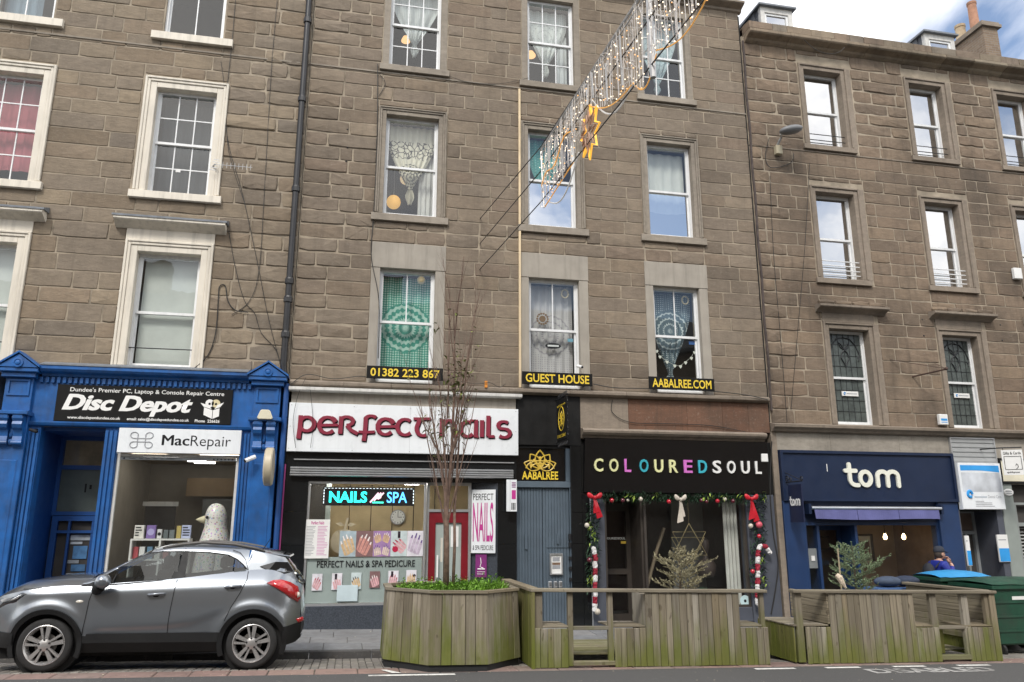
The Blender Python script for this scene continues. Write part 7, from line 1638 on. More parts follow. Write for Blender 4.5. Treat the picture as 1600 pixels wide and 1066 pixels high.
for k in range(4): vp = MB(); vp.box(7.155, 7.18, YP+.03, YP+1.05, sz(7.2,.555+.11*k), sz(7.2,.66+.11*k)); vp.build('board', wood_hg, P2, bevel=.005)
for x0, x1 in ((8.62,9.04), (9.50,10.02)): hbar(P2, 'bench_slat', x0, x1, YP+.03, YP+.55, .505, .535)
hbar(P2, 'beam', 9.02, 9.53, YP+.03, YP+.10, .47, .52); hbar(P2, 'beam', 9.0, 9.55, YP+.0, YP+.10, .03, .10)
for k in range(7):
    vp = MB(); vp.box(10.03, 10.06, YP+.06, -2.1, sz(10,.26+.105*k), sz(10,.36+.105*k)); vp.build('board', wood_hg, P2, bevel=.005)
y = YP+.06
while y < -2.12: vp = MB(); vp.box(10.065, 10.09, y, y+.128, sz(10,.0), sz(10,1.0)); vp.build('plank', wood_g, P2, bevel=.005); y += .134
m = MB(); m.box(9.99, 10.13, YP+.123, -2.05, sz(10,1.002), sz(10,1.047)); m.build('top_rail', wood_h, P2, bevel=.006)
boards(P2, 9.02, 9.55, 5, .03, .47, YP+.56, wood_g)
for k in range(12): hbar(P2, 'deck_board', 6.60, 10.0, -3.45+.12*k, -3.34+.12*k, .03+.045, .055+.045, wood_h)
m = MB(); m.box(7.19, 8.60, YP+.95, YP+.98, sz(8,.1), sz(8,.97)); m.box(8.60, 8.625, YP+.03, YP+.98, sz(8,.1), sz(8,.97)); m.build('box_side', wood_v, P2); MB().box(7.19, 8.60, YP+.035, YP+.945, sz(8,.80), sz(8,.92)).build('soil', soil, P2)

# ================================================================ octagonal planter with weeds
PCX, PCY = 1.54, -3.24; AP = .965; zb_ = sz(PCX, .0)
PT = empty('planter', (PCX, PCY, zb_), 'octagonal planter of weathered boards, green with moss at the foot', 'planter')
def octp(ap, k): a = PI/8+PI/4*k; R_ = ap/math.cos(PI/8); return PCX+R_*math.cos(a), PCY+R_*math.sin(a)
def on_gr(x, h): return h+street(x)
for k in range(8):
    a, b = octp(AP, k), octp(AP, k+1); d = Vector((b[0]-a[0], b[1]-a[1])); L_n = d.length; d.normalize(); nrm = Vector((d.y, -d.x)); np_ = 5 if k in (3, 4, 5, 6, 7) else 5
    e = [L_n*(i+(rnd.uniform(-.1,.1) if 0 < i < np_ else 0))/np_ for i in range(np_+1)]
    for s0, s1 in zip(e, e[1:]):
        j = rnd.uniform(-.003,.003); P = []
        lean = .035
        for h, off in ((.085, 0), (.985, -lean)):
            for s_, o in ((s0+.003, 0), (s1-.003, 0), (s1-.003, -.028), (s0+.003, -.028)):
                q = Vector(a)+d*(L_n/2+(s_-L_n/2)*(1-.035*(h > .5)))+nrm*(o+off+j); P.append((q.x, q.y, on_gr(q.x, h)))
        MB().hexa(P).build('plank', wood_pl, PT, bevel=.005, )
m = MB(); P = [octp(AP-.03, k) for k in range(8)]; m.add([(x, y, on_gr(x, -.10)) for x, y in P]+[(x, y, on_gr(x, .082)) for x, y in P], [tuple(range(7,-1,-1)), tuple(range(8,16))]+[(k, (k+1)%8, 8+(k+1)%8, 8+k) for k in range(8)]); m.build('base_plinth', pm('black_plinth', (.015,.016,.017), .7), PT)
for k in range(8):
    m = MB(); o0, o1, i0, i1 = octp(AP-.012, k), octp(AP-.012, k+1), octp(AP-.12, k), octp(AP-.12, k+1); m.hexa([(*o0, on_gr(o0[0],.988)), (*o1, on_gr(o1[0],.988)), (*i1, on_gr(i1[0],.988)), (*i0, on_gr(i0[0],.988)), (*o0, on_gr(o0[0],1.022)), (*o1, on_gr(o1[0],1.022)), (*i1, on_gr(i1[0],1.022)), (*i0, on_gr(i0[0],1.022))]); m.build('rim_board', wood_h, PT)
m = MB(); P = [octp(AP-.13, k) for k in range(8)]; m.add([(x, y, on_gr(x, .95)) for x, y in P], [tuple(range(8))]); m.build('soil', soil, PT)
weed = pm('weed_leaf', (.15,.30,.03), .6, var=.35, rand=.45); gr = MB()
def blade(m, o, d, l, w, bend):
    o = Vector(o); d = Vector(d).normalized(); s = d.cross(Vector((.3,.2,1))).normalized()*w; p1 = o+d*l*.5; p2 = o+d*l+Vector((0,0,-bend*l)); m.add([o-s, o+s, p1+s*.8, p1-s*.8, p2], [(0,1,2,3), (3,2,4)])
for i in range(4200):
    r = .82*math.sqrt(rnd.random()); a = rnd.uniform(0, 2*PI); x, y = PCX+r*math.cos(a), PCY+r*math.sin(a); tall = .05+.10*max(0, (x-PCX)*.9+.25)+.05*rnd.random()
    blade(gr, (x, y, on_gr(x, .95)), (rnd.uniform(-.7,.7), rnd.uniform(-.7,.7), 1), tall*rnd.uniform(.6,1.5), rnd.uniform(.004,.012), rnd.uniform(0,.5))
for i in range(260):
    r = .80*math.sqrt(rnd.random()); a = rnd.uniform(0, 2*PI); x, y = PCX+r*math.cos(a), PCY+r*math.sin(a); h = rnd.uniform(.05,.16)*(1+.8*max(0, x-PCX))
    for k in range(7):
        t = rnd.uniform(.3, 1); blade(gr, (x, y, on_gr(x, .95+h*t)), (rnd.uniform(-1,1), rnd.uniform(-1,1), rnd.uniform(-.1,.5)), rnd.uniform(.03,.055), rnd.uniform(.010,.018), .2)
tag(gr.build('planter_weeds', weed, fix=False), 'bright green grass and weeds growing in the octagonal planter', 'weeds', kind='stuff')

# ================================================================ young columnar tree, almost bare
bark = pm('grey_brown_bark', (.150,.098,.074), .9, var=.45, nscale=14, bump=.5, bscale=60); leaf_y = pm('autumn_leaf', (.13,.15,.03), .6, var=.4, rand=.4)
TX, TY = PCX-.03, PCY; TREE = empty('street_tree', (TX, TY, on_gr(TX, .95)), 'almost bare columnar young tree growing from the octagonal planter', 'tree')
trunk = MB(); twigs = MB(); leaves = MB(); R7 = random.Random(31)
trunk.tube([(TX-.03, TY, on_gr(TX,.9)), (TX-.035, TY, 1.5), (TX-.05, TY, 2.0), (TX-.04, TY, 2.35)], [.048,.044,.040,.034], 8); trunk.tube([(TX+.075, TY+.03, on_gr(TX,.9)), (TX+.09, TY+.03, 1.5), (TX+.075, TY+.02, 2.1)], [.026,.024,.020], 7)
def grow(o, d, l, r, lev):
    o = Vector(o); d = Vector(d).normalized(); n = 6; P = [o]; p = o
    for i in range(n):
        d = (d+Vector((R7.gauss(0,.05), R7.gauss(0,.05), .05))).normalized(); p = p+d*l/n; P.append(p)
    m = trunk if r > .022 else twigs; m.tube(P, [r*(1-.72*i/n) for i in range(n+1)], 5 if r > .01 else 4, False)
    if lev < 3:
        k = {0: 6, 1: 4, 2: 1}[lev]
        for i in range(k):
            t = R7.uniform(.2, .95); q = P[min(n, int(t*n))]; a = R7.uniform(0, 2*PI); sp = R7.uniform(.20, .50) if lev < 2 else .55
            grow(q, d+Vector((math.cos(a)*sp, math.sin(a)*sp, .1)), l*R7.uniform(.30,.55), r*R7.uniform(.32,.48), lev+1)
    if lev >= 2 and R7.random() < .26 and p.z < 5.2:
        for _ in range(R7.choice([1,1,2])): blade(leaves, P[R7.choice([-1,-2])], (R7.uniform(-1,1), R7.uniform(-1,1), R7.uniform(-.8,.3)), R7.uniform(.05,.09), R7.uniform(.014,.024), .3)
for i in range(7):
    a = 2*PI*i/7+R7.uniform(-.3,.3); b = (TX-.045+.02*math.cos(a), TY+.02*math.sin(a), R7.uniform(1.75, 2.4)); sp = R7.uniform(.12, .36)
    grow(b, (math.cos(a)*sp, math.sin(a)*sp, 1), R7.uniform(1.4, 2.4), R7.uniform(.013,.021), 0)
grow((TX-.03, TY, 2.3), (.0, .0, 1), 2.9, .030, 0); grow((TX+.075, TY+.02, 2.0), (.06, .03, 1), 2.3, .022, 0)
grow((TX+.05, TY, 3.2), (.10, 0, 1), 2.3, .015, 0); grow((TX-.05, TY, 3.4), (-.03, 0, 1), 2.2, .014, 0)
for i in range(90):
    z = R7.uniform(3.6, 4.3); blade(leaves, (TX+.12+R7.gauss(0,.12), TY+R7.gauss(0,.12), z), (R7.uniform(-1,1), R7.uniform(-1,1), R7.uniform(-.6,.6)), R7.uniform(.05,.09), R7.uniform(.012,.022), .3)
trunk.build('trunk', bark, TREE, smooth=True, fix=False); tag(twigs.build('branches', bark, TREE, fix=False), kind='stuff'); tag(leaves.build('leaves', leaf_y, TREE, fix=False), kind='stuff')
bx('stake_tie', pm('pale_tie', (.55,.52,.46), .7), TREE, TX-.13, TX-.10, TY-.08, TY-.05, 1.28, 1.62)
x, z = at(761, 599, -.3); tag(MB().box(x-.025, x+.03, -.18, -.15, z-.06, z+.07).build('orange_tag', pm('orange_plastic', (.65,.24,.03), .5)), 'small orange tag among the cables on the ledge', 'tag')
# ================================================================ two little spruces in the parklets
def spruce(name, x, y, h0, H, spread, cols, label, seed, droop=.0):
    R = random.Random(seed); e = empty(name, (x, y, sz(x, h0)), label, 'tree', 'small spruces in the parklets'); tr = MB(); nd = MB(); base = Vector((x, y, sz(x, h0)))
    tr.tube([base, base+Vector((.01,0,H*.5)), base+Vector((0,0,H))], [.022,.014,.004], 6)
    def needles(P, dens, l):
        for a, b in zip(P, P[1:]):
            d = (b-a); L = d.length; d.normalize(); n = max(2, int(L*dens))
            for i in range(n):
                q = a+(b-a)*(i/n); u = Vector((R.gauss(0,1), R.gauss(0,1), R.gauss(0,.8)+.5)); u = (u-d*u.dot(d)).normalized(); v = (d*.8+u).normalized(); s = d.cross(u)*.0060; nd.add([q-s, q+s, q+v*l], [(0,1,2)])
    nb = 27
    for i in range(nb):
        t = i/nb; z = H*(.08+.88*t); L = spread*(.30+.85*math.sin(PI*(.28+.70*t)))*R.uniform(.45,1.25); a = i*2.4+R.uniform(-.3,.3); d = Vector((math.cos(a), math.sin(a)*.8, .28-droop)); o = base+Vector((0,0,z)); P = [o]
        for k in range(4): P.append(P[-1]+d.normalized()*L/4); d.z += .07
        tr.tube(P, [.007,.006,.005,.004,.002], 4, False); needles(P, 260, .026)
        for k in range(1, 5):
            for s in (-1, 1):
                if k == 4 and s == 1: continue
                q = P[k]; w = Vector((-d.y, d.x, 0)).normalized()*s; l2 = L*.42*(1.15-k*.18)*R.uniform(.7,1.2); Q = [q, q+(d.normalized()*.8+w*.8).normalized()*l2*.5, q+(d.normalized()*.9+w*.7).normalized()*l2+Vector((0,0,.02))]
                tr.tube(Q, .003, 3, False); needles(Q, 280, .024)
                w2 = Q[1]+(d.normalized()+w*1.6).normalized()*l2*.5; needles([Q[1], w2], 260, .022)
    needles([base+Vector((0,0,H*.8)), base+Vector((0,0,H*1.04))], 260, .03)
    nm = pm(name+'_needles_%d' % seed, cols, .7, var=.35, nscale=9, rand=.35); tr.build('trunk', pm('spruce_bark_%d' % seed, (.11,.085,.06), .9), e, fix=False); tag(nd.build('needles', nm, e, fix=False), kind='stuff'); return e
x1_, z1_ = at(1062, 922, -3.72); spruce('spruce', x1_, -3.74,   .90, .74, .43, (.34,.31,.19), 'browning small spruce behind the tall boards before the boutique', 3, .05)
x2_, z2_ = at(1338, 925, -3.55); sp2 = spruce('spruce', x2_, -3.55, .88, .84, .46, (.20,.27,.15), 'green small spruce behind the tall boards before the café', 9)
x, z = at(1310, 915, -3.75); st_ = MB(); st_.tube([(x-.02,-3.75,z+.16), (x+.02,-3.77,z+.12), (x+.05,-3.78,z+.04), (x+.10,-3.78,z-.04)], [.035,.05,.04,.02], 7); tag(st_.build('wood_shavings', pm('pale_wrap', (.62,.52,.40), .8, var=.25, nscale=30, bump=.8, bscale=70)), 'pale crumpled wrap caught in the green spruce', 'wrap')
x, z = at(1311, 880, -3.78); tag(MB().tube([(x,-3.78,z-.42), (x,-3.78,z+.22)], .012, 6).build('plant_stake', pm('cane', (.36,.30,.20), .7)), 'thin cane stake in front of the green spruce', 'stake')

# ================================================================ wheeled bins
bin_g = pm('bin_green', (.010,.062,.035), .5, var=.3, nscale=4, dirt=.4, streak=.2); bin_lid = pm('bin_lid_blue', (.035,.27,.56), .45, var=.1)
def big_bin(name, x0, x1, y0, y1, h, label, lid, lidmat):
    zg = ground_z((x0+x1)/2, (y0+y1)/2); e = empty(name, ((x0+x1)/2, (y0+y1)/2, zg), label, 'bin', 'wheeled bins at the right end'); c = .06
    m = MB(); m.hexa([(x0+c,y0+c,zg+.18),(x1-c,y0+c,zg+.18),(x1-c,y1-c,zg+.18),(x0+c,y1-c,zg+.18),(x0,y0,zg+h),(x1,y0,zg+h),(x1,y1,zg+h),(x0,y1,zg+h)]); b = m.build('bin_body', bin_g, e, bevel=.03)
    for t in (.25, .5, .75):
        zz = zg+.18+(h-.18)*t; cc = c*(1-t); m = MB(); m.box(x0+cc-.014, x1-cc+.014, y0+cc-.014, y0+cc+.02, zz-.018, zz+.018); m.box(x0+cc-.014, x0+cc+.02, y0+cc+.02, y1-cc, zz-.018, zz+.018); m.build('rib', bin_g, e)
    m = MB(); m.box(x0-.04, x1+.04, y0-.04, y1+.04, zg+h-.03, zg+h+.05); m.build('rim', bin_g, e, bevel=.015)
    m = MB(); n = 10
    for i in range(n+1):
        t = i/n; x = x0-.05+(x1-x0+.10)*t
        for k in range(7):
            s = k/6; y = y0-.05+(y1-y0+.10)*s; m.v.append((x, y, zg+h+.055+lid*math.sin(PI*min(1,max(0,s)))**.6*(.35+.65*math.sin(PI*t)**.5)+rnd.uniform(-.006,.006)))
    for i in range(n):
        for k in range(6): a = i*7+k; m.f.append((a, a+1, a+8, a+7))
    m.build('bin_lid', lidmat, e, smooth=True)
    for x in (x0+.14, x1-.14):
        for y in (y0+.12, y1-.12): MB().lathe([(.09,-.025),(.10,-.015),(.10,.015),(.09,.025)], (x, y, zg+.10), 14, 'x').build('wheel', tyre_m, e); 
    for x in (x0-.02, x1+.02): MB().tube([(x-.03,y0+.2,zg+h-.12),(x+.03,y0+.2,zg+h-.12)], .03, 8).build('trunnion', bin_g, e)
    return e, zg
xa = at(1431, 905, -1.42)[0]; xb = at(1546, 905, -2.1)[0]; eA, zgA = big_bin('wheeled_bin', xa, xb, -2.08, -1.42, at(1500, 906, -2.08)[1]-ground_z(11, -1.8), 'green wheeled bin with bright blue lid behind the parklet end', .11, bin_lid)
bx('bin_label', paper, eA, xa+.22, xa+.29, -2.092, -2.086, zgA+.90, zgA+.97)
xc_ = at(1549, 905, -3.15)[0]; eB, zgB = big_bin('wheeled_bin', xc_, xc_+1.37, -3.15, -2.2, 1.12, 'dark green wheeled bin with chalk scribble cut by the right edge', .10, bin_g)
m = MB()
for P in ([(1561,920),(1570,926),(1580,921),(1586,918),(1579,928),(1571,932),(1563,930)], [(1570,917),(1567,931)]): m.tube([(at(a,b,-3.135)[0], -3.13, at(a,b,-3.135)[1]) for a, b in P], .006, 4)
m.build('chalk_scribble', paper, eB); a, b = at(1581, 932, -3.14); c, d = at(1600, 937, -3.14); bx('sticker_strip', paper, eB, a, c+.3, -3.142, -3.125, d, b)

# ================================================================ café seat with cushions
navy_c = pm('navy_cushion', (.022,.032,.060), .85, var=.25, nscale=9); cs = empty('cafe_seat', (10.0, -1.95, ground_z(10, -1.95)), 'low blue painted café seat half hidden behind the parklet', 'seat'); sx0, sx1 = at(1372, 920, -2.0)[0], at(1432, 920, -2.0)[0]; sz_ = at(1400, 921, -2.0)[1]
bx('seat_top', pm('blue_board', (.06,.13,.30), .6), cs, sx0, sx1, -2.0, -1.5, sz_-.03, sz_+.02)
for x in (sx0+.05, sx1-.1): bx('leg', MATS['blue_board'], cs, x, x+.05, -1.97, -1.55, ground_z(x,-1.8), sz_-.031)
for i, (p_, q_, lb) in enumerate(((1390, 909, 'grey blue stuffed cushion on the café seat, left one'), (1418, 908, 'navy stuffed cushion on the café seat beside the bin'))):
    x, z = at(p_, q_, -1.8); m = MB(); m.ball((x, -1.75, max(z, sz_+.09)), .27, 14, 8, 1.0, .7, .36)
    tag(m.build('cushion', (pm('slate_cushion', (.05,.07,.11), .85, var=.3, nscale=7), navy_c)[i], smooth=True), lb, 'cushion', 'cushions on the café seat')

# ================================================================ the man in the blue jacket
jack = pm('royal_blue_jacket', (.012,.025,.24), .6, var=.25, nscale=8, bump=.4, bscale=25); skinm = pm('skin', (.50,.29,.21), .55, var=.1); trous = pm('dark_trousers', (.025,.026,.032), .8); capm = pm('dark_cap', (.022,.026,.038), .8); hairm = pm('dark_hair', (.06,.045,.035), .7)
mx_, mz_ = at(1464, 886, -.75); MX, MY = mx_, -.75; MG = ground_z(MX, MY); H_ = 1.56
MAN = empty('person', (MX, MY, MG), 'person in royal blue jacket and dark cap with hand raised to the mouth', 'person')
def skin_mesh(name, joints, edges, mat, root=0, lev=2):
    me = bpy.data.meshes.new(name); me.from_pydata([j[0] for j in joints], edges, [])
    o = link(name, me, mat, MAN); mo = o.modifiers.new('skin', 'SKIN'); mo.use_smooth_shade = True
    for i, j in enumerate(joints): sv = me.skin_vertices[0].data[i]; sv.radius = (j[1], j[2] if len(j) > 2 else j[1]); sv.use_root = (i == root)
    s = o.modifiers.new('sub', 'SUBSURF'); s.levels = lev; s.render_levels = lev; return o
K = H_/1.7; zz = lambda h: MG+h*K
# faces +x: torso leans a little forward, right forearm lifted to the face
body = [((MX,MY,zz(.93)),.13,.11), ((MX+.01,MY,zz(1.12)),.13,.11), ((MX+.03,MY,zz(1.30)),.155,.12), ((MX+.05,MY,zz(1.43)),.11,.09), ((MX+.07,MY,zz(1.50)),.055), ((MX+.08,MY,zz(1.56)),.055),
        ((MX+.04,MY-.17,zz(1.41)),.062), ((MX+.10,MY-.24,zz(1.18)),.048), ((MX+.24,MY-.15,zz(1.38)),.036), ((MX+.235,MY-.11,zz(1.44)),.030),
        ((MX+.04,MY+.17,zz(1.41)),.062), ((MX+.10,MY+.24,zz(1.16)),.048), ((MX+.26,MY+.20,zz(1.12)),.036), ((MX+.32,MY+.18,zz(1.12)),.030),
        ((MX,MY-.09,zz(.86)),.095), ((MX+.10,MY-.10,zz(.48)),.068), ((MX+.06,MY-.10,zz(.09)),.042), ((MX+.20,MY-.10,zz(.035)),.034),
        ((MX,MY+.09,zz(.86)),.095), ((MX-.06,MY+.10,zz(.48)),.068), ((MX-.20,MY+.10,zz(.11)),.042), ((MX-.07,MY+.10,zz(.035)),.034)]
ed = [(0,1),(1,2),(2,3),(3,4),(4,5),(3,6),(6,7),(7,8),(8,9),(3,10),(10,11),(11,12),(12,13),(0,14),(14,15),(15,16),(16,17),(0,18),(18,19),(19,20),(20,21)]
skin_mesh('body', body, ed, skinm)
jk = [(p, r[0]+.022, (r[1] if len(r) > 1 else r[0])+.022) for p, *r in body]
skin_mesh('jacket', [jk[i] for i in (0,1,2,3,6,7,8,10,11,12)]+[((MX+.062,MY,zz(1.475)),.085,.085)], [(0,1),(1,2),(2,3),(3,4),(4,5),(5,6),(3,7),(7,8),(8,9),(3,10)], jack)
skin_mesh('trousers', [jk[i] for i in (0,14,15,16,18,19,20)], [(0,1),(1,2),(2,3),(0,4),(4,5),(5,6)], trous)
hd = MB(); HC = Vector((MX+.10, MY, zz(1.635))); hd.ball(HC, .105, 16, 12, 1.0, .80, 1.16)
for i, v in enumerate(hd.v):
    q = Vector(v)-HC
    if q.x > .05: q.x += .012*(1-abs(q.y)/.09) if -.05 < q.z < .0 else (-.008 if q.z > .0 else 0)
    if q.z < -.05: q.y *= .86; q.x += .012
    hd.v[i] = tuple(HC+q)
hd = hd.build('head', skinm, MAN, smooth=True)
MB().ball(HC+Vector((.112,0,-.012)), .022, 8, 6, .9, .7, 1.2).build('nose', skinm, hd, smooth=True)
for s in (-1, 1): MB().ball(HC+Vector((-.005,s*.086,-.01)), .03, 8, 6, .8, .35, 1.2).build('ear', skinm, hd, smooth=True); MB().ball(HC+Vector((.088,s*.036,.012)), .011, 6, 5, .6, 1, .8).build('eye', ink, hd)
MB().ball(HC+Vector((.098,0,-.058)), .022, 8, 5, .5, 1.1, .35).build('mouth', pm('lips', (.36,.14,.12), .5), hd, smooth=True)
hr = MB(); hr.ball(HC+Vector((-.022,0,.004)), .106, 14, 10, .90, .86, 1.02); hr.build('hair', hairm, MAN, smooth=True)
cp = MB(); cp.lathe([(.104,-.012),(.106,.01),(.102,.045),(.085,.085),(.05,.108),(.004,.115)], HC+Vector((-.008,0,.045)), 18)
for i, v in enumerate(cp.v): q = Vector(v)-HC; cp.v[i] = (HC.x+q.x*1.08, HC.y+q.y*.90, v[2])
cpo = cp.build('cap', capm, MAN, smooth=True); bm_ = MB()
for k in range(9): a = -PI/2+PI*k/8; bm_.v += [(HC.x+.08+.0*math.cos(a), HC.y+.085*math.sin(a), HC.z+.042), (HC.x+.08+.105*math.cos(a), HC.y+.085*math.sin(a), HC.z+.020+.012*abs(math.sin(a)))]
for k in range(8): a = 2*k; bm_.f.append((a, a+2, a+3, a+1))
bo = bm_.build('cap_brim', capm, cpo, fix=False); so_ = bo.modifiers.new('t', 'SOLIDIFY'); so_.thickness = .006
def hand_(o, d, up, name='hand'):
    """palm with four curled fingers and a thumb, fingertips by the mouth"""
    o = Vector(o); d = Vector(d).normalized(); up = Vector(up).normalized(); s = d.cross(up).normalized(); m = MB()
    m.tube([o, o+d*.045, o+d*.085], [.024,.036,.034], 8)
    for k in range(4):
        b = o+d*.082+s*(-.027+.018*k); l = (.062,.074,.070,.054)[k]; m.tube([b, b+d*l*.45+up*.004, b+d*l*.75-up*.020, b+d*l*.72-up*.042], [.0092,.009,.0085,.007], 6)
    t = o+d*.030-s*.030; m.tube([t, t+d*.030-s*.022-up*.008, t+d*.056-s*.018-up*.022], [.012,.011,.008], 6); return m.build(name, skinm, MAN, smooth=True)
hand_(body[9][0], (-.15,.35,.75), (.9,.1,.1)); hand_(body[13][0], (1,-.1,-.1), (0,0,1))
for s, i in ((-1, 16), (1, 20)):
    p = Vector(body[i][0]); m = MB(); m.ball((p.x+.06, p.y, MG+.05+(.05 if s > 0 else .01)), .13, 12, 8, 1.0, .38, .45); m.build('shoe', ink, MAN, smooth=True)
bp = MB(); bp.ball((MX-.20, MY, zz(1.20)), .21, 14, 10, .55, .72, 1.08); bpo = tag(bp.build('backpack', pm('black_backpack', (.016,.018,.024), .75, var=.3, nscale=12, bump=.3), smooth=True), 'black backpack worn by the person in the blue jacket', 'backpack')
for s in (-1, 1): MB().tube([(MX-.12, MY+s*.10, zz(1.34)), (MX-.02, MY+s*.13, zz(1.47)), (MX+.12, MY+s*.13, zz(1.40)), (MX+.16, MY+s*.13, zz(1.22)), (MX+.02, MY+s*.20, zz(1.05)), (MX-.12, MY+s*.12, zz(1.04))], .015, 6).build('strap', MATS['black_backpack'], bpo)

# ================================================================ festive trim of the boutique
gar_g = pm('fir_garland', (.020,.055,.025), .7, var=.4, rand=.4); red_b = pm('red_ribbon', (.52,.012,.025), .4, var=.2); cream_b = pm('cream_ribbon', (.52,.47,.40), .6); red_o = pm('red_bauble', (.45,.012,.03), .15, coat=.6); mar_o = pm('maroon_bauble', (.10,.008,.02), .2, coat=.6); cream_o = pm('cream_bauble', (.55,.50,.42), .4); lime = pm('lime_leaf', (.26,.36,.06), .6, rand=.3)
GA = empty('fir_garland', (6.5, -.16, 2.38), 'fir garland with baubles along the top of the boutique window', 'garland'); g = MB(); lf = MB()
def sprig(m, o, d, l, n, w): 
    for k in range(n): t = k/n; u = Vector((rnd.gauss(0,1), rnd.gauss(0,1), rnd.gauss(0,1))).normalized(); blade(m, Vector(o)+Vector(d)*l*t, (Vector(d)*.6+u), rnd.uniform(.05,.09), w, .1)
for i in range(620): x = 4.72+3.75*rnd.random(); sprig(g, (x, -.16+rnd.uniform(-.04,.04), 2.36+rnd.gauss(0,.045)), (rnd.uniform(-1,1), -.3, rnd.uniform(-.9,.2)), .08, 6, .006)
for xx in (5.42, 6.02, 7.10, 7.20, 7.55, 8.4, 5.6, 7.85):
    for k in range(5): blade(lf, (xx+rnd.gauss(0,.03), -.22, 2.36+rnd.gauss(0,.04)), (rnd.uniform(-1,1), -.4, rnd.uniform(-1,.5)), .09, .016, .2)
tag(g.build('fir_sprigs', gar_g, GA, fix=False), kind='stuff'); tag(lf.build('lime_leaves', lime, GA, fix=False), kind='stuff')
for px_, py_, r, mt in ((956,782,.045,red_o), (973,782,.045,mar_o), (981,782,.03,cream_o), (1001,780,.045,cream_o), (1045,784,.045,red_o), (1096,782,.045,mar_o), (1104,784,.04,mar_o), (1121,783,.045,red_o), (1132,780,.045,cream_o), (1145,783,.045,mar_o)):
    x, z = at(px_, py_, -.2); MB().ball((x, -.2, z), r, 12, 8).build('bauble', mt, GA, smooth=True)
def bow(px_, py_, mat, l, label, legs, spread=.13):
    x, z = at(px_, py_, -.22); e = empty('ribbon_bow', (x, -.22, z), label, 'bow', 'ribbon bows on the garland')
    for s in (-1, 1):
        m = MB(); m.ball((0, 0, 0), 1, 12, 8); m.v = [(x+s*spread*(.55+.55*v[0]*s*s)*1.0 if False else x+s*(spread*.62+spread*.60*v[0]*s), -.235+.035*v[1], z+.035*s*s+.075*v[2]*(.45+.55*(v[0]*s+1)/2)+.03*(v[0]*s)) for v in m.v]
        m.build('bow_loop', mat, e, smooth=True)
    MB().ball((x, -.25, z+.005), .035, 8, 6, .9, .7, 1.1).build('knot', mat, e, smooth=True)
    for dx, ll in legs:
        m = MB(); n = 10
        for i in range(n+1): t = i/n; m.v += [(x+dx*t-.055*(.6+.5*t), -.24-.02*math.sin(5*t), z-ll*t), (x+dx*t+.055*(.6+.5*t), -.235+.02*math.sin(4*t+1), z-ll*t+(.04 if i == n else 0))]
        for i in range(n): a = 2*i; m.f.append((a, a+1, a+3, a+2))
        m.build('ribbon_tail', mat, e, smooth=True)
bow(929, 778, red_b, .4, 'red ribbon bow at the left end of the fir garland', ((.10,.40), (.03,.30))); bow(1063, 781, cream_b, .5, 'cream ribbon bow hanging at the middle of the fir garland', ((-.03,.46), (.02,.36)), .11); bow(1174, 780, red_b, .45, 'red ribbon bow at the right end of the fir garland', ((.08,.46), (-.03,.42)))
# garlands down the sides and candy canes wound of red and white tinsel
tin_r = pm('red_tinsel', (.30,.010,.03), .6, var=.4, nscale=40, bump=1, bscale=120); tin_w = pm('white_tinsel', (.74,.73,.72), .8, var=.15, nscale=40, bump=1, bscale=120)
def cane(P, label, Y=-.16):
    pts = [Vector((at(a, b, Y)[0], Y, at(a, b, Y)[1])) for a, b in P]; e = empty('candy_cane', pts[-1], label, 'decoration', 'tinsel candy canes beside the boutique window'); L = [(b-a).length for a, b in zip(pts, pts[1:])]; tot = sum(L); n = int(tot/.03); k = 0
    seg = 0; acc = 0
    bands = max(6, int(tot/.13))
    def pt(s):
        s = max(0, min(tot-1e-6, s))
        for (a, b), l in zip(zip(pts, pts[1:]), L):
            if s <= l: return a+(b-a)*(s/l)
            s -= l
        return pts[-1]
    for i in range(bands):
        a, b = tot*i/bands, tot*(i+1)/bands; m = MB(); q = [pt(a+(b-a)*t/4) for t in range(5)]; m.tube(q, [.040,.047,.043,.047,.040], 8)
        m.v = [tuple(Vector(v)+Vector((rnd.gauss(0,.006), rnd.gauss(0,.006), rnd.gauss(0,.006)))) for v in m.v]; m.build('tinsel_band', (tin_w, tin_r)[i % 2], e)
    MB().ball(pts[-1]+Vector((.05,-.02,-.01)), .06, 10, 7).build('bauble', cream_o, e, smooth=True)
cane([(927,855), (930,870), (930,900), (930,935), (929,955)], 'red and white tinsel cane at the left of the boutique window'); cane([(1204,865), (1196,853), (1187,853), (1184,865), (1184,900), (1183,930), (1184,946)], 'hooked red and white tinsel cane at the right of the boutique window')
for side, (xa_, xb_), lb in ((0, (918, 936), 'green leafy strand hanging down the left side of the boutique'), (1, (1172, 1196), 'green leafy strand hanging down the right side of the boutique')):
    m = MB(); 
    for i in range(430):
        p_ = rnd.uniform(xa_, xb_); q_ = rnd.uniform(785, 925); x, z = at(p_, q_, -.10); blade(m, (x, -.10, z), (rnd.uniform(-1,1), -.4, rnd.uniform(-1,.6)), rnd.uniform(.06,.12), rnd.uniform(.008,.02), .2)
    tag(m.build('leaf_strand', gar_g if side else gar_g, fix=False), lb, 'garland', 'leafy strands beside the boutique window', 'stuff')
    m = MB()
    for cx_, cy_ in (((924, 826), (927, 838), (922, 905)) if side == 0 else ((1193, 907), (1189, 875))):
        for i in range(14): x, z = at(cx_+rnd.gauss(0,3), cy_+rnd.gauss(0,4), -.14); blade(m, (x, -.14, z), (rnd.uniform(-1,1), -.5, rnd.uniform(-1,1)), .07, .014, .2)
    tag(m.build('lime_sprigs', lime, fix=False), ('lime green sprigs on the left leafy strand', 'lime green sprigs on the right leafy strand')[side], 'sprigs', 'lime sprigs on the strands', 'stuff')
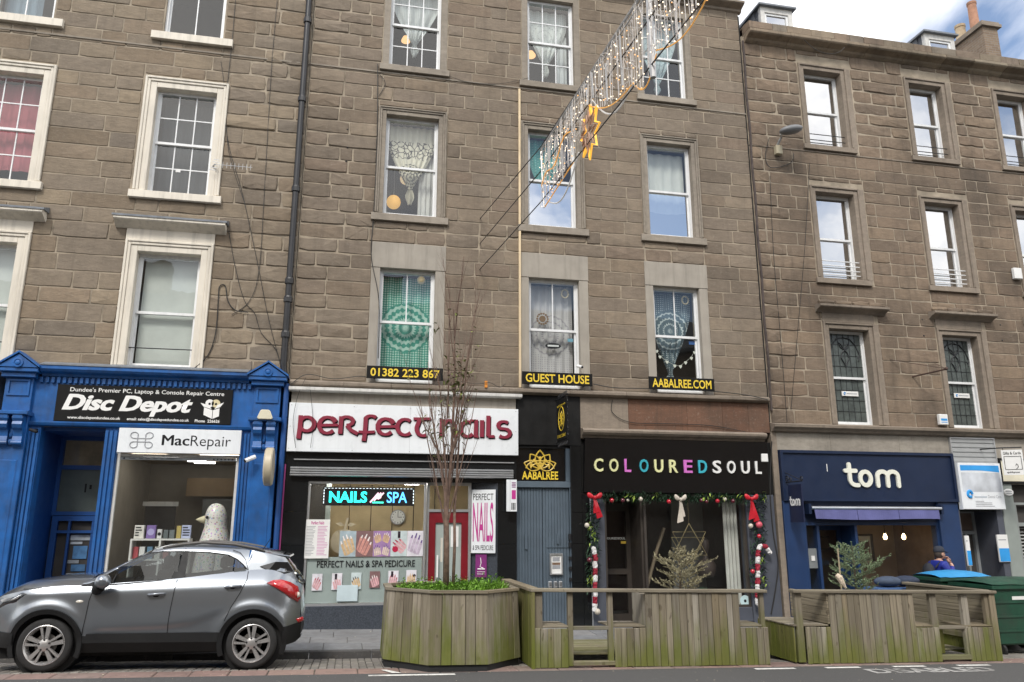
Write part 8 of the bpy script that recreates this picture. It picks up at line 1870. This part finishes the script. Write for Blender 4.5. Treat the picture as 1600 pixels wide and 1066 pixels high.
for px_, py_, r, mt, lb in ((1186,820,.07,pm('pink_disc', (.62,.10,.14), .35),'pink round bauble below the right red bow'), (1173,822,.05,cream_o,'small dusty bauble beside the pink one'), (1186,838,.045,red_o,'red bauble under the pink one'), (1176,893,.045,red_o,'red bauble beside the hooked cane'), (917,821,.05,cream_o,'dusty pink bauble on the left leafy strand'), (921,875,.05,mar_o,'dark red bauble beside the left cane')):
    x, z = at(px_, py_, -.2); tag(MB().ball((x, -.2, z), r, 12, 8).build('bauble', mt, smooth=True), lb, 'bauble', 'loose baubles beside the boutique window')
# round sticker low in the boutique window
x, z = at(1164, 939, .05); rst = tag(MB().lathe([(.11,-.004),(.11,.0)], (x, .045, z), 20, 'y').build('round_sticker', pm('pale_cyan_sticker', (.50,.66,.68), .5)), 'round pale sticker low in the boutique window', 'sticker'); MB().lathe([(.03,-.002),(.03,0)], (x, .040, z), 10, 'y').build('sticker_mark', ink, rst)
# ================================================================ display in the repair shop
wl = pm('white_laminate', (.62,.61,.57), .5); shx0, shz = at(205, 842, .35); shx1, _ = at(297, 842, .35)
SH = empty('display_shelf', ((shx0+shx1)/2, .45, .0), 'white display shelf with boxed goods in the repair shop window', 'shelf')
m = MB(); m.box(shx0, shx1, .30, .62, shz-.03, shz); m.box(shx0, shx0+.03, .30, .62, .02, shz-.03); m.box(shx1-.03, shx1, .30, .62, .02, shz-.03); m.box((shx0+shx1)/2-.015, (shx0+shx1)/2+.015, .30, .62, .02, shz-.03); m.box(shx0+.03, (shx0+shx1)/2-.015, .30, .62, shz-.38, shz-.35); m.box((shx0+shx1)/2+.015, shx1-.03, .30, .62, shz-.38, shz-.35); m.build('shelf_frame', wl, SH)
for i, (pa, pb, ph, col, lb) in enumerate(((209,224,20,(.66,.64,.58),'white printed box at the left end of the display shelf'), (228,242,20,(.20,.13,.34),'purple box with a round picture on the display shelf'), (245,252,14,(.60,.60,.58),'small white box with dark lens on the display shelf'), (255,262,13,(.10,.12,.12),'dark boxed gadget left of the grey round one'), (264,272,13,(.12,.14,.14),'dark boxed gadget right of the middle'), (275,282,19,(.42,.33,.10),'yellow box on the display shelf'), (283,297,20,(.42,.46,.62),'pale blue printed box at the right end of the shelf'))):
    x0, _ = at(pa, 842, .4); x1, _ = at(pb, 842, .4); h = ph*.0118; o = tag(cb('boxed_goods', pm('box_print_%d' % i, col, .5, var=.15, nscale=12), None, x0, x1, .38, .46, shz+.002, shz+h, .004), lb, 'box', 'boxed goods on the display shelf')
    if i in (0, 6):
        m = MB()
        for k in range(4): m.box(x0+.02, x0+.02+rnd.uniform(.06,.12), .377, .379, shz+h-.05-k*.045, shz+h-.03-k*.045)
        m.build('print_lines', ink, o)
    if i in (1, 2): MB().lathe([(.06 if i == 1 else .03,-.003),(.06 if i == 1 else .03,0)], ((x0+x1)/2, .379, shz+h*.5), 14, 'y').build('round_picture', ink if i == 2 else pm('lilac_print', (.40,.36,.60), .5), o)
for i, pa in enumerate((209, 219, 231, 243, 256, 268, 280, 288)):
    x0, _ = at(pa, 855, .42); o = tag(cb('shelf_item', pm('item_print_%d' % i, [(.35,.06,.07),(.6,.6,.58),(.10,.2,.3),(.55,.55,.5),(.3,.1,.1),(.5,.5,.52),(.1,.1,.1),(.4,.35,.2)][i], .5), None, x0, x0+.09, .38, .46, shz-.349, shz-.14, .004), 'packet number %s from the left on the lower shelf of the repair shop display' % ('one','two','three','four','five','six','seven','eight')[i], 'packet', 'packets on the lower shelf')
# painted penguin statue
pen, npn, bpn = base_mat('speckled_glaze'); _p = npn.pos(); _v = npn.new('ShaderNodeTexVoronoi'); _v.inputs['Scale'].default_value = 26; npn.link(_p, _v.inputs[0])
_c = npn.mix(npn.ramp(_v.outputs[0], [(.25, (1,1,1)), (.5, (0,0,0))]), (.66,.63,.58,1), npn.mix(.55, _v.outputs[1], (.25,.25,.26,1))); npn.link(_c, bpn.inputs['Base Color']); bpn.inputs['Roughness'].default_value = .3
px0_, pz0 = at(333, 850, .45); pz1 = at(333, 786, .45)[1]; px0_ = at(335, 815, .45)[0]; hgt = pz1-.25; prf = [(.20,.0),(.265,.08),(.275,.30),(.262,.55),(.225,.80),(.175,.98),(.150,1.06),(.148,1.13),(.148,1.18),(.140,1.23),(.122,1.28),(.095,1.32),(.058,1.347),(.004,1.36)]
ks = hgt/1.36; PG = empty('penguin_statue', (px0_, .55, .2), 'white speckled painted penguin statue in the repair shop window', 'statue'); m = MB(); m.lathe([(r*.92*ks, h*ks) for r, h in prf], (px0_+.02, .55, .25), 24)
for i, v in enumerate(m.v):
    t = (v[2]-.25)/hgt; m.v[i] = (v[0]-.05*max(0, (t-.75))*2.0*1.0, v[1], v[2])
m.build('statue_body', pen, PG, smooth=True); hz = .25+1.15*ks
MB().lathe([(.056*ks,0),(.044*ks,-.04*ks),(.022*ks,-.09*ks),(.003,-.125*ks)], (px0_-.115*ks, .53, hz), 12, 'x').build('beak', pm('cream_beak', (.60,.54,.36), .4), PG, smooth=True)
MB().ball((px0_-.085*ks, .55-.125*ks, hz+.04), .020*ks, 8, 6).build('eye', ink, PG)
for s in (-1, 1): MB().ball((px0_+.02+s*.05, .55+(-.235 if s < 0 else .235)*ks, .25+.62*ks), .30*ks, 12, 8, .30, .16, 1.0).build('flipper', pen, PG, smooth=True)
bx('plinth', wl, PG, px0_-.28, px0_+.32, .30, .80, .02, .249)

# ================================================================ the terrace across the street, behind the viewer: seen only in the glass
OT = empty('tenement_building', (4, -24, 0), 'plain stone terrace across the street, seen only as reflections in the windows', 'building')
m = MB(); m.box(-30, 45, -34, -24, -1.5, 11.2); ow = m.build('wall', stone_mid, OT)
MB().sweep([(-23.7,11.2),(-23.7,11.5),(-29,14.6),(-34.3,11.5),(-34.3,11.2)], -30, 45).build('roof', slate, OT)
for i in range(15):
    for zz_ in (3.9, 7.2):
        x = -14+i*2.9; bx('window', room_m, OT, x, x+1.1, -24.0, -23.96, zz_, zz_+2.0)
for x in (-12, 1, 14, 27): bx('chimney_stack', bricks, OT, x, x+1.6, -29.5, -28.5, 13.5, 16.2)

# ================================================================ fallen leaves and scraps on the ground
lt = MB(); R9 = random.Random(4)
for i in range(420):
    x = R9.uniform(-5, 12); y = R9.choice([R9.uniform(-5.6,-4.2), R9.uniform(-4.3,-3.8), R9.uniform(-2.1,-.2), R9.gauss(-4.1,.12)]); s = R9.uniform(.006,.022); a = R9.uniform(0, 6); z = ground_z(x, y)+.006
    lt.add([(x+s*math.cos(a+k*PI/2)*(1 if k % 2 else .5), y+s*math.sin(a+k*PI/2)*(1 if k % 2 else .5), z+R9.uniform(0,.006)) for k in range(4)], [(0,1,2,3)])
tag(lt.build('leaf_litter', pm('litter', (.34,.30,.22), .8, var=.3, rand=.75), fix=False), 'scattered dead leaves and pale scraps on the road and pavement', 'litter', kind='stuff')
